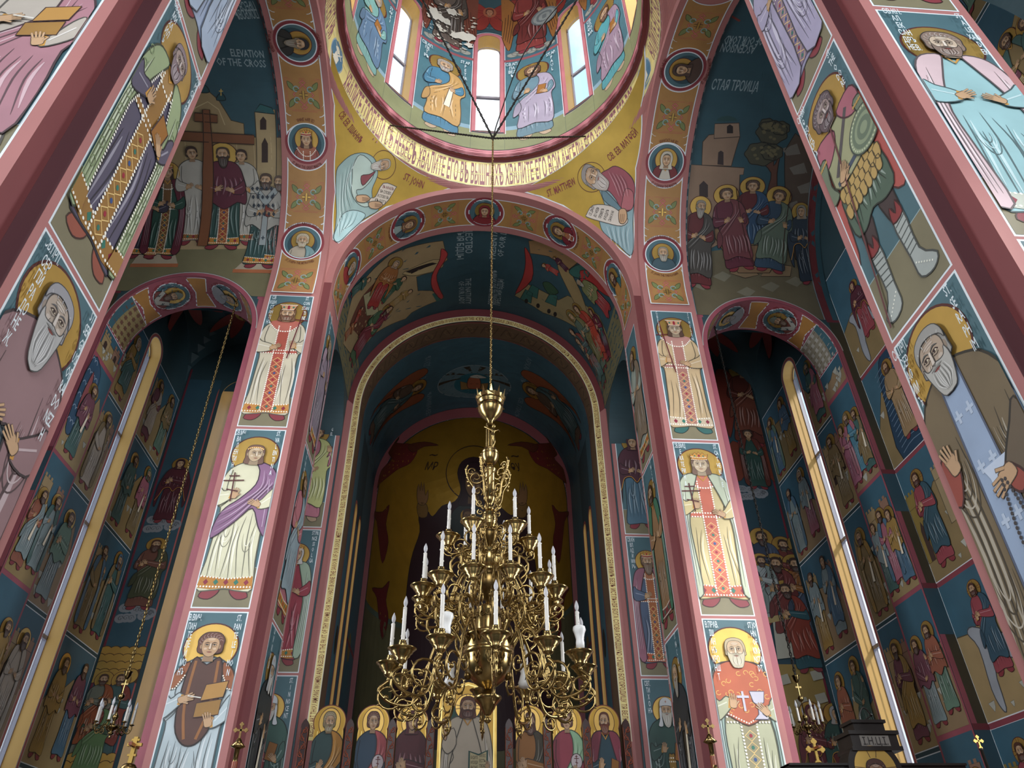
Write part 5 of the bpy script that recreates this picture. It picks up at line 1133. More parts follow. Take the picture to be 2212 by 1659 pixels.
# soffit ornament and the blue barrel with angels
CY = Cyl('y', 0, GZ, CW); P = Paint(CY); half = PI / 2 * CW
P.poly([(-half, -6.19), (half, -6.19), (half, -5.07), (-half, -5.07)], '#40606a', 1)
P.poly([(-half, -5.07), (half, -5.07), (half, -4.86), (-half, -4.86)], '#6e5640', 1.2); P.line([(-half, -5.07), (half, -5.07)], .008, '#7a3238', 1.8); P.line([(-half, -4.875), (half, -4.875)], .012, '#8a4a48', 1.8)
for k in range(16):
    u = -half + 2 * half * (k + .5) / 16; P.line(smooth([(u - .08, -5.02), (u - .03, -4.92), (u + .03, -5.02), (u + .08, -4.92)], False, 4), .007, '#4c3a2c', 2); P.line(ell(u, -4.97, .035, .035, 12), .005, '#8a6c4c', 2.2, closed=True)
c0 = (-.02, -5.75); c1 = '#7d8a8c'
P.poly(ell(c0[0], c0[1], .37, .27, 36), c1, 2); P.poly(ell(c0[0], c0[1], .36, .26, 36), '#5f777c', 2.6); P.poly(ell(c0[0], c0[1] - .03, .2, .17, 30), '#28606a', 3.4)
for a in (.15, .75, 1.35, 1.8, 2.4, 3.0): P.poly([(c0[0] + .12 * math.cos(a - .05), c0[1] + .05 + .1 * math.sin(a - .05)), (c0[0] + .36 * math.cos(a - .09), c0[1] + .25 * math.sin(a - .09)), (c0[0] + .36 * math.cos(a + .09), c0[1] + .25 * math.sin(a + .09)), (c0[0] + .12 * math.cos(a + .05), c0[1] + .05 + .1 * math.sin(a + .05))], '#3a2e1c', 3)
shape(P, None, [(c0[0] - .13, c0[1] - .12), (c0[0] + .13, c0[1] - .12), (c0[0] + .14, c0[1] + .0), (c0[0] + .05, c0[1] - .03), (c0[0] - .05, c0[1] - .03), (c0[0] - .14, c0[1] + .02)], '#8c6a3a', 4.4, .006, None, 0)
shape(P, None, [(c0[0] - .06, c0[1] - .1), (c0[0] + .06, c0[1] - .1), (c0[0] + .05, c0[1] + .06), (c0[0], c0[1] + .09), (c0[0] - .06, c0[1] + .05)], '#a25a3c', 5.2, .006); shape(P, None, [(c0[0] - .05, c0[1] + .08), (c0[0] + .02, c0[1] + .12), (c0[0] + .12, c0[1] + .08), (c0[0] + .03, c0[1] + .06)], '#b5b2a4', 6, .005)
zc5 = pz(700, 540, 2.962)
def angel(P, foot, top, flip, lv=8, dark='#8a4a2c', tun='#5c4a3c', clk='#3f5a5a'):
    a, b = P.s.hit(*foot), P.s.hit(*top); T = frame(a, b, 1.0 if not flip else 1.0)
    for sx, l in ((-1, 1), (1, 1)):
        shape(P, T, [(sx * .06, .72), (sx * .16, 1.0), (sx * .26, 1.02), (sx * .3, .9), (sx * .24, .5), (sx * .22, .05), (sx * .2, .25), (sx * .15, .45), (sx * .08, .55)], dark, lv - 3, .007)
        for k in range(4): P.line([(sx * (.12 + .03 * k), .82 - .1 * k), (sx * (.2 + .015 * k), .3 - .05 * k)], .007, shade(dark, .5), lv - 2, T, taper=True)
    saint(P, T, tunic=tun, cloak=clk, ctype='himation', hem=None, lv=lv, hand_='staff', halor=.12, head_=dict(style='curly', hair='#4a3020'), turn=.3 if not flip else -.3)
angel(P, zc5((290, 1200))[0], zc5((635, 860))[0], 0); angel(P, zc5((1640, 1230))[0], zc5((1290, 880))[0], 1)
for t, a, b, h in (('СТЫЙ ДУХЪ', (650, 820), (690, 670), .06), ('ХЕРУВИМЪ', (680, 1060), (690, 900), .05), ('АРХАНГЕЛЪ', (1300, 680), (1255, 840), .05), ('СВ. ГЛАСЪ', (1250, 940), (1215, 1060), .05)): ttx(P, t, zc5, a, b, h, '#6d8288', 3)
P.done(walls['chancel'], 'dim blue chancel vault painting with a throne disc between two flying angels')
for s in (-1, 1):
    P = Paint(PXs(s * CW, s)); f = lambda y0, y1: (-s * y1, -s * y0) if s > 0 else (y0, y1)
    def RR(y0, y1, z0_, z1_, c, lv): P.poly([(-s * y0, z0_), (-s * y1, z0_), (-s * y1, z1_), (-s * y0, z1_)][::(1 if s < 0 else -1)], c, lv)
    RR(4.86, 5.07, .2, GZ, '#6e5640', 1); RR(5.065, 5.08, .2, GZ, '#7a3238', 1.5); RR(5.08, 5.262, .2, GZ, '#40606a', 1); RR(5.69, 6.19, .2, GZ, '#40606a', 1); RR(5.42, 5.55, .2, 2.6, '#40606a', 1)
    for yc in (5.34, 5.62):
        for o_ in (-.074, .074): RR(yc + o_ - .012, yc + o_ + .012, .25, 2.66, '#a05048', 2)
        P.line([(-s * (yc + .074 * math.cos(t)), 2.66 + .074 * math.sin(t)) for t in [PI * k / 12 for k in range(13)]], .024, '#a05048', 2)
    RR(5.08, 6.19, 1.62, 1.645, '#7a3238', 1.8) if False else None
    P.poly(ell(-s * 5.19, 1.6, .05, .1, 20), '#2a2a22', 2); P.poly(ell(-s * 5.86, 1.75, .07, .11, 20), '#7f6a36', 2)
    for z_ in (1.75, .95): RR(5.69, 6.19, z_, z_ + .03, '#7a3238', 2)
    P.done(walls['chancel'], None)
AS = Sph((0, YA, AZ), AR, True); P = Paint(AS); rr = PI / 2 * AR
gcol = (*h2l('#a8842e'), .25)
P.poly([(-rr * .98, -1.0), (rr * .98, -1.0), (rr * .98, 0), (rr * .98, 1.41), (-rr * .98, 1.41), (-rr * .98, 0)], gcol, 1)
P.poly([(-rr * .98, -1.05), (rr * .98, -1.05), (rr * .98, -1.0), (-rr * .98, -1.0)], '#4c5a4e', 1.6); P.poly([(-rr * .98, -3.8), (rr * .98, -3.8), (rr * .98, -1.05), (-rr * .98, -1.05)], '#59563c', 1.4)
P.px = True; zd = pz(780, 840, 3.95)
def red(p0, flip=1):
    x, y = p0; q = lambda *v: zd(*[(x + flip * a, y + b) for a, b in v])
    spx(P, q((0, 0), (-60, -50), (-180, -60), (-320, -100), (-400, -70), (-330, -20), (-220, 60), (-280, 140), (-370, 260), (-400, 420), (-330, 300), (-240, 220), (-160, 160), (-60, 110)), '#6a1f24', 3); spx(P, q((-180, -60), (-120, -180), (-40, -260), (-100, -240), (-200, -150), (-250, -90)), '#3a2618', 2.4)
    spx(P, q((-80, -40), (60, -70), (180, -40), (60, -30), (-40, 20)), '#5a2a1e', 3.4)
red((480, 520)); red((1430, 520), -1)
for fl, x0_ in ((1, 180), (-1, 1690)):
    for yy in (1050, 1700): spx(P, zd(*[(x0_ + fl * a, yy + b) for a, b in ((0, 0), (60, -60), (30, 100), (50, 260), (0, 440), (-30, 260), (-50, 80), (-90, 0))]), '#5c1c1e', 3)
P.line(zd(*ell(960, 720, 235, 235, 40)), .012, '#2c1a12', 3, closed=True)
# the orant figure
MO = '#2b141c'
spx(P, zd((960, 580), (860, 620), (822, 720), (850, 860), (800, 960), (690, 1000), (610, 1090), (560, 1040), (490, 1080), (500, 1220), (440, 1400), (400, 1600), (370, 1900), (330, 2200), (330, 3000), (1560, 3000), (1560, 2200), (1520, 1900), (1490, 1500), (1440, 1200), (1420, 1060), (1330, 1040), (1280, 1080), (1180, 1000), (1100, 940), (1060, 860), (1090, 720), (1060, 620)), MO, 4, '#0f0a0c')
P.px = False
hc0 = AS.hit(*zd((960, 800))[0]); ht0 = AS.hit(*zd((960, 690))[0]); head(P, frame(hc0, ht0, 1.0), 7, style='veil', hatc=MO, skin='#7c5e40')
P.px = True
for fl, x0_ in ((1, 520), (-1, 1375)):
    q = lambda *v: zd(*[(x0_ + fl * a, 900 + b) for a, b in v])
    spx(P, q((-35, 80), (-45, -20), (-30, -90), (-18, -30), (-8, -110), (4, -30), (16, -105), (22, -20), (30, 10), (50, -40), (48, 40), (20, 90)), '#7c5a38', 5, sm=2); spx(P, q((-40, 80), (40, 90), (40, 190), (-30, 190)), '#6e5228', 5)
spx(P, zd(*ell(910, 1130, 150, 150, 30)), '#2c3838', 6); P.poly(zd(*ell(910, 1085, 62, 62, 24)), (*h2l('#8a6a2c'), .3), 7)
P.px = False; hc0 = AS.hit(*zd((910, 1085))[0]); ht0 = AS.hit(*zd((910, 1040))[0]); head(P, frame(hc0, ht0), 8, hair='#4a2c1c', skin='#7c5e40', fine=0)
for t, a, b in (('МР', (535, 690), (645, 690)), ('ѲУ', (1285, 700), (1370, 700))): ttx(P, t, zd, a, b, .09, '#2c1810', 4)
ttx(P, '~', zd, (570, 590), (640, 590), .1, '#2c1810', 4); ttx(P, '~', zd, (1290, 600), (1360, 600), .1, '#2c1810', 4)
P.done(walls['apse'], 'gold apse painting of a dark-robed woman with raised hands and child medallion')

# ================================================================ PIER PANELS FACING THE AXIS
rows_ = ((z2, z1), (z4, z3), (z6, z5))
AXE = {s: PXs(s * 1.0, s) for s in (-1, 1)}
def urange(s, ya, yb): return (-yb, -ya) if s > 0 else (ya, yb)
axe = {(-1, 0): ('hermit in pale cloak beside a cross shaft on the narrow inner face of the north pier', dict(tunic='#8a7c88', cloak='#a08a96', hand_='staff', head_=dict(style='long', hair='#8a8074', beard='long', bcol='#8a8074'))),
       (-1, 1): ('saint in pink and grey wrap on the narrow inner face of the north pier', dict(tunic='#a86a70', cloak='#8a9aa0', ctype='himation', head_=dict(style='short', hair='#6a5040', beard='short'))),
       (-1, 2): ('hooded monk holding a long white scroll on the narrow inner face of the north pier', dict(tunic='#3a3a3c', cloak='#2e3436', ctype='robe', hand_='scroll', head_=dict(style='short', hair='#b5b0a8', beard='long', bcol='#c8c4bc', hat='klobuk', hatc='#aab0b2'))),
       (1, 0): ('bare-legged ascetic in pale wrap on the narrow inner face of the south pier', dict(tunic='#8f978c', cloak='#7a6a58', ctype='himation', head_=dict(style='long', hair='#5c4636', beard='long'))),
       (1, 1): ('green-cloaked saint with bound boots on the narrow inner face of the south pier', dict(tunic='#8a6a4a', cloak='#3f6a52', ctype='mantle', hem='#6a3a34', head_=dict(style='long', hair='#4a3020', beard='short'))),
       (1, 2): ('dark-robed bearded monk with prayer rope on the narrow inner face of the south pier', dict(tunic='#3c3428', cloak='#2c3034', ctype='robe', hand_='scroll', head_=dict(style='bald', hair='#8a8070', beard='long', bcol='#9a9284')))}
for (s, i), (lb, kw) in axe.items():
    a, b_ = urange(s, 3.605, 3.865); v0, v1 = rows_[i]
    icon_panel(AXE[s], pe[s], a, b_, v0, v1, ['СВ', 'М', 'АК', 'АР', 'ІЙ'], ['ST.', 'MA', 'C', 'RI', 'US'] if i else None, lb, seed=20 + i * 3 + s, **kw)
# east respond: panels beside the chancel arch
RS = PY(4.80)
rsp = {(-1, 1): ('angel in pink tunic and lime wrap raising one hand, beside the north foot of the chancel arch', ['ГАВР', 'І', 'И', 'Л', 'Ъ'], ['AR.', 'CH', 'AN', 'G', 'EL'], dict(tunic='#a86a78', cloak='#a8ab72', ctype='himation', hem=None, hand_='wave', turn=.4, feet='#a08a70', head_=dict(style='curly', hair='#4a342a'))),
       (-1, 2): ('crowned princess in white veil holding a red church, beside the chancel arch', None, ['ST.PRI', 'NCE', 'SS', 'O', 'L', 'GA'], dict(tunic='#8a3440', cloak='#8fa08c', ctype='mantle', hem='#a8722c', hand_='chest', turn=.3, head_=dict(style='veil', hatc='#b8b4b0', hat='crown'))),
       (-1, 3): ('white-hooded bishop holding a red gem-studded gospel book', None, ['ST.', 'I', 'N', 'NO', 'CE', 'NT'], dict(tunic='#3c5a50', cloak='#38564e', ctype='robe', band='#7c3038', hand_='book', head_=dict(style='bald', hair='#a8a49c', beard='mid', bcol='#b5b0a8', hat='klobuk', hatc='#b9bdc0'))),
       (1, 1): ('woman in maroon veil over blue dress with raised palm, beside the south foot of the chancel arch', ['МР', 'ѲУ'], None, dict(tunic='#4c6a7c', cloak='#4c2c36', ctype='veil', hem=None, hand_='chest', turn=-.5, head_=dict(style='veil', hatc='#4c2c36'))),
       (1, 2): ('crowned bearded prince in pearl-trimmed blue robe holding a sword', ['СВ.КН', 'ВЛ', 'АД', 'И', 'МИ', 'РЪ'], None, dict(tunic='#4a5870', cloak='#8a5a6a', ctype='mantle', band='#9a5a34', hem='#a8522c', hand_='scepter', head_=dict(style='curly', hair='#6a5040', beard='long', bcol='#7a6450', hat='crown'))),
       (1, 3): ('white-hooded white-bearded patriarch blessing in dark green mantle', ['СВТ.', 'ТИ', 'Х', 'О', 'НЪ'], None, dict(tunic='#8a6a34', cloak='#2f4a44', ctype='robe', band='#8a6a2c', hand_='book', head_=dict(style='short', hair='#b0aca4', beard='long', bcol='#b5b0a4', hat='klobuk', hatc='#c2c4c6')))}
rw4 = {1: (2.30, 3.24), 2: (1.30, 2.27), 3: (.3, 1.27)}
rv = {1: (2.262, 3.215), 2: (1.28, 2.235), 3: (.30, 1.253)}
for (s, i), (lb, le, ri, kw) in rsp.items():
    v0, v1 = rv[i]; kw.setdefault('seed', i)
    icon_panel(RS, walls['respond', s], *((-1.345, -1.085) if s < 0 else (1.085, 1.345)), v0, v1, le, ri, lb, **kw)
for s in (-1, 1):     # ochre panel and round portrait above them, under the side arch
    P = Paint(RS); c = s * 1.215; P.rect(c - .13, c + .13, 3.24, 3.9)
    P.poly([(c - .13, 3.26), (c + .13, 3.26), (c + .13, 3.86), (c - .13, 3.86)], WHITE, 1); P.poly([(c - .124, 3.266), (c + .124, 3.266), (c + .124, 3.86), (c - .124, 3.86)], '#a5763c', 1.5)
    P.poly(ell(c, 3.55, .15, .15, 36), '#7c3038', 2); P.poly(ell(c, 3.55, .125, .125, 36), WHITE, 2.5); P.poly(ell(c, 3.55, .119, .119, 36), BLUE, 3)
    P.clip = ell(c, 3.55, .117, .117, 36); saint(P, T2((c, 3.55 + .01 - .915 * .62), (.62, 0), (0, .62)), lv=3, hem=None, hand_=None, tunic='#6a4a3a' if s < 0 else '#7c5a4a', cloak='#2c3438' if s < 0 else None, ctype='robe', hr=.056, head_=dict(style='long', hair='#4a3024', beard='mid' if s < 0 else None)); P.clip = None
    P.text('THE MARTYR' if s < 0 else 'ST. LYUBOV', (c - .02 if s < 0 else c - .11, 3.36), .035, '#5c241c', 8, nar=.6)
    P.done(walls['respond', s], None, 'medallion')

# ================================================================ LARGE PANELS ON THE NEAR PIERS
NX = {s: PXs(s * 1.0, s) for s in (-1, 1)}; NY = PY(1.01)
def near(surf, par, u0, u1, v0, v1, left, right, label, **kw):
    kw.setdefault('fh', .88); return icon_panel(surf, par, u0, u1, v0, v1, left, right, label, **kw)
NU = {-1: (1.112, 1.384), 1: (-1.384, -1.112)}
# upper row: only the hems show
near(NX[-1], pw[-1], *NU[-1], z2, z1, None, None, 'pale blue draped hem at the foot of the topmost panel on the north near pier', tunic='#8d9ab0', cloak='#98a6b8', ctype='robe', hem=None, seed=31)
near(NX[1], pw[1], *NU[1], z2, z1, None, None, 'pale lilac pointed cloak hem at the foot of the topmost panel on the south near pier', tunic='#8e88a0', cloak='#9a93ab', ctype='robe', band='#7c6a80', hem=None, seed=33)
# middle row
P = Paint(NX[-1]); a, b_ = NU[-1]; border(P, a, b_, z4, z3); P.rect(a, b_, z4, z3)
T = T2(((a + b_) / 2, z4 + .06), (.98 * .9, 0), (0, .88))
saint(P, T, tunic='#4f4a5c', cloak='#8c9a74', ctype='mantle', hem='#8a6430', hand_='book', halo_=True, seed=40, lv=2.5, band='#8a6430', halor=.125, feet='#8a4a3a', turn=.3, head_=dict(style='short', hair='#7c6c70', beard='mid', bcol='#7c6c70', skin='#94827a'))
for sx in (-1, 1):
    for k in range(9): P.line([(sx * (.137 + .012 * math.cos(t_)) * 1 + 0, .12 + .08 * k + .018 * math.sin(t_)) for t_ in [j * .7 for j in range(9)]], .0045, '#74835f', 14, T)
    P.dots([(sx * .105, .07), (sx * .115, .5), (sx * .05, .78)], .014, .0042, PEARL, 15, T)
P.poly([(-.17, .055), (-.09, .04), (-.10, .12), (-.165, .135)], '#8f6a34', 15, T); P.poly([(.17, .055), (.09, .04), (.10, .12), (.165, .135)], '#8f6a34', 15, T)
for sx in (-1, 1): P.dots([(sx * .17, .13), (sx * .1, .12)], .013, .004, PEARL, 16, T); P.dots([(sx * .17, .062), (sx * .09, .047)], .013, .004, PEARL, 16, T)
P.clip = None; P.vtext(['СВ.КН.', 'МИ', 'ХА', 'ИЛ', 'Ъ'], a + .026, z3 - .012, .03, lv=30, nar=.42); P.vtext(['ST.PR', 'MI', 'CH', 'A', 'EL'], b_ - .026, z3 - .012, .03, lv=30, nar=.42)
P.done(pw[-1], 'prince in pale green patterned cloak with pearl-studded gold trim on the north near pier')
# warrior
P = Paint(NX[1]); a, b_ = NU[1]; border(P, a, b_, z4, z3); P.rect(a, b_, z4, z3)
T = T2(((a + b_) / 2, z4 + .05), (.95, 0), (0, .87)); halo(P, T, (-.02, .90), .125, 2.5)
shape(P, T, [(-.12, .78), (.13, .80), (.17, .5), (.15, .3), (.09, .34), (.05, .55), (-.1, .5), (-.13, .3), (-.16, .26), (-.15, .5)], '#a1504a', 3)
for sx in (-1, 1):      # legs: dark hose, white wrapped boots
    shape(P, T, [(sx * .02, .38), (sx * .085, .38), (sx * .085, .22), (sx * .045, .22)], '#3c3030', 4)
    shape(P, T, [(sx * .04, .24), (sx * .09, .24), (sx * .085, .08), (sx * .13, .01), (sx * .1, -.02), (sx * .05, .0), (sx * .045, .08)], '#9aa09c', 5)
    for k in range(6): P.line([(sx * .043, .21 - .024 * k), (sx * .087, .218 - .024 * k)], .004, '#4c5250', 6, T)
    P.dots([(sx * .055, .05), (sx * .11, .0)], .012, .003, '#d8d8cc', 6.4, T); shape(P, T, [(sx * .04, .23), (sx * .05, .29), (sx * .065, .25), (sx * .08, .29), (sx * .09, .23)], '#7c2f30', 6)
shape(P, T, [(-.09, .58), (.09, .58), (.12, .36), (.06, .33), (0, .36), (-.06, .33), (-.11, .37)], '#4a5c4e', 7); folds(P, T, '#4a5c4e', -.08, .08, .36, .52, 7, 8)
for j in range(3):
    for k in range(7): x = -.09 + .03 * k + (.015 if j % 2 else 0); shape(P, T, [(x - .015, .56 - .04 * j), (x + .015, .56 - .04 * j), (x + .013, .515 - .04 * j), (x, .505 - .04 * j), (x - .013, .515 - .04 * j)], '#a68a54', 9 + .7 * j, .004, None, 2)
shape(P, T, [(-.09, .80), (.09, .80), (.105, .68), (.09, .57), (-.09, .57), (-.105, .68)], '#8f8f6e', 11); P.line([(-.09, .59), (.09, .59)], .02, '#3c4656', 12.5, T); P.line([(.07, .79), (-.08, .62)], .02, '#4c4648', 12.5, T)
shape(P, T, [(-.12, .83), (-.02, .80), (-.03, .74), (-.09, .70), (-.13, .72)], '#9a5a66', 12); shape(P, T, [(.03, .83), (.12, .83), (.14, .76), (.1, .72), (.05, .76)], '#9a5a66', 12)
for sx in (-1, 1): shape(P, T, [(sx * .1, .75), (sx * .15, .74), (sx * .165, .62), (sx * .15, .55), (sx * .1, .56), (sx * .12, .63)], '#66705c', 13); P.dots([(sx * .1, .735), (sx * .15, .73)], .012, .006, '#a8864c', 15, T)
hand(P, T, (-.05, .58), -.9, .03, 15); P.line([(.0, .99), (-.12, -.03)], .008, '#5c3434', 16, T); hand(P, T, (-.05, .6), -.6, .03, 17)
P.poly(ell(.105, .62, .086, .086, 32), '#39413a', 16, T)
for i, r_ in enumerate((.08, .066, .052, .038, .02)): P.poly(ell(.105, .62, r_, r_, 30), ('#7f8a70', '#5f6c5a')[i % 2], 16.6 + .5 * i, T)
P.dots([(.105 + .073 * math.cos(t_), .62 + .073 * math.sin(t_)) for t_ in [j * .25 for j in range(26)]], .014, .0036, '#b9bda0', 17.6, T)
head(P, T.sub((-.02, .9), .054, .12), 18, style='curly', hair='#57484c', beard='short', bcol='#57484c', turn=.5, skin='#8c7a76')
P.clip = None; P.vtext(['СВ.ВМ', 'Ѳ', 'ЕО', 'Д', 'ОР', 'Ъ'], a + .026, z3 - .012, .03, lv=30, nar=.42); P.vtext(['ST.', 'THE', 'O', 'DO', 'RE'], b_ - .026, z3 - .012, .03, lv=30, nar=.42)
P.done(pw[1], 'warrior saint with round ringed shield, scale armour and white wrapped boots')
# lower row: the two elders
near(NX[-1], pw[-1], *NU[-1], z6, z5, ['СВ.ПРП.', 'СЕР', 'ГІЙ', 'РА', 'ДО', 'НЕ', 'Ж.'], ['ST.', 'SER', 'GI', 'US', 'OF', 'RA', 'DO', 'NEZ', 'H'], 'white-bearded monk in brown mantle with gold halo raising a blessing hand, nearest on the left', th=.03, nar=.4, fh=.9, dx=-.02, tunic='#5a646a', cloak='#85686a', ctype='robe', hem=None, hand_='chest', seed=44, hr=.062, hpos=(.0, .905), halor=.128, wide=1.05, head_=dict(style='short', hair='#8d8c90', beard='long', bcol='#a3a2a0', skin='#a39486', turn=.2))
P = Paint(NX[1]); a, b_ = NU[1]; border(P, a, b_, z6, z5); P.rect(a, b_, z6, z5); T = T2(((a + b_) / 2 - .005, z6 + .05), (.92, 0), (0, .90))
saint(P, T, tunic='#7d8ea8', cloak='#6b5c44', ctype='robe', hem=None, hand_=None, seed=45, lv=2.5, hr=.062, hpos=(-.01, .905), halor=.128, lean=.08, head_=dict(style='short', hair='#8e8c88', beard='mid', bcol='#a6a49e', skin='#a08e7c', turn=-.4))
P.poly([(-.04, .86), (-.055, .06), (.055, .06), (.04, .86)], '#8c9db6', 16, T); P.line([(-.04, .86), (-.055, .06)], .006, '#4c5468', 17, T); P.line([(.04, .86), (.055, .06)], .006, '#4c5468', 17, T)
for y_ in (.72, .58, .44, .3, .16):
    for x_ in (-.022, .022): P.line([(x_ - .014, y_), (x_ + .014, y_)], .009, '#a9b6c8', 17.5, T); P.line([(x_, y_ - .018), (x_, y_ + .018)], .009, '#a9b6c8', 17.5, T)
P.poly([(-.01, .50), (.05, .50), (.05, .54), (.062, .57), (-.022, .57), (-.01, .54)], '#b4bfd0', 18, T)
shape(P, T, [(-.14, .66), (-.17, .58), (-.13, .53), (-.09, .60), (-.1, .66)], '#8a4034', 18); hand(P, T, (-.105, .64), .25, .036, 19.5)
shape(P, T, [(.15, .66), (.17, .56), (.08, .47), (.04, .50), (.05, .55), (.11, .62)], '#5f5140', 18); shape(P, T, [(.09, .5), (.06, .47), (.035, .5), (.05, .55)], '#8a4034', 19); hand(P, T, (.035, .52), 1.9, .036, 20)
P.dots(smooth([(.02, .52), (.0, .38), (.03, .26), (.045, .4), (.03, .52)], False, 6), .011, .0045, '#3a3434', 21, T); cross(P, T, (.03, .2), .06, '#3a3434', 21, .006)
head(P, T.sub((-.01, .905), .062, .08), 22, style='short', hair='#8e8c88', beard='mid', bcol='#a6a49e', skin='#a08e7c', turn=-.4)
P.clip = None; P.vtext(['СВ.ПРП.', 'СЕР', 'АФ', 'ИМ', 'Ъ'], a + .027, z5 - .012, .03, lv=30, nar=.4); P.vtext(['ST.', 'SE', 'RA', 'PH', 'IM'], b_ - .027, z5 - .012, .03, lv=30, nar=.42)
P.done(pw[1], 'white-haired elder in brown mantle and pale blue stole with gold halo, nearest on the right')
# west faces of the near piers
near(NY, pw[1], 1.09, 1.352, z4 - .005, z3 - .005, ['СВ.КН.', 'АЛ', 'ЕК', 'САН', 'ДРЪ', 'НЕВ.'], ['ST.', 'A', 'LE', 'XAN', 'D', 'ER'], 'brown-haired prince in washed-out pink cloak and pale blue robe, high on the right near pier', tunic='#8cb0b4', cloak='#c0a8ac', ctype='mantle', hem='#b0b4a8', hand_='chest', seed=50, halor=.13, fh=.82, wide=1.1, hr=.056, head_=dict(style='curly', hair='#7a675c', beard='short', bcol='#7a675c', skin='#b3a08c'))
near(NY, pw[1], 1.09, 1.352, z2, z1, None, None, None, tunic='#5c7a70', cloak='#5c6a5c', hem=None, seed=51)
near(NY, pw[1], 1.09, 1.352, z6, z5, None, None, None, tunic='#5c7a70', cloak='#5c6a5c', seed=52)
near(NY, pw[-1], -1.352, -1.09, z4 - .005, z3 - .005, ['СВ.', 'ВАР', 'ВА', 'РА'], ['ST.', 'BAR', 'BA', 'RA'], 'figure in pale quilted tunic and dusty pink cloak holding a dark blue box, top left pier face', tunic='#a59c92', cloak='#9b6f78', ctype='himation', hem=None, hand_='box', seed=53, hr=.055, halor=.125, head_=dict(style='long', hair='#6a5040'))
near(NY, pw[-1], -1.352, -1.09, z6, z5, None, None, None, tunic='#5c7a70', cloak='#3c5058', seed=54)

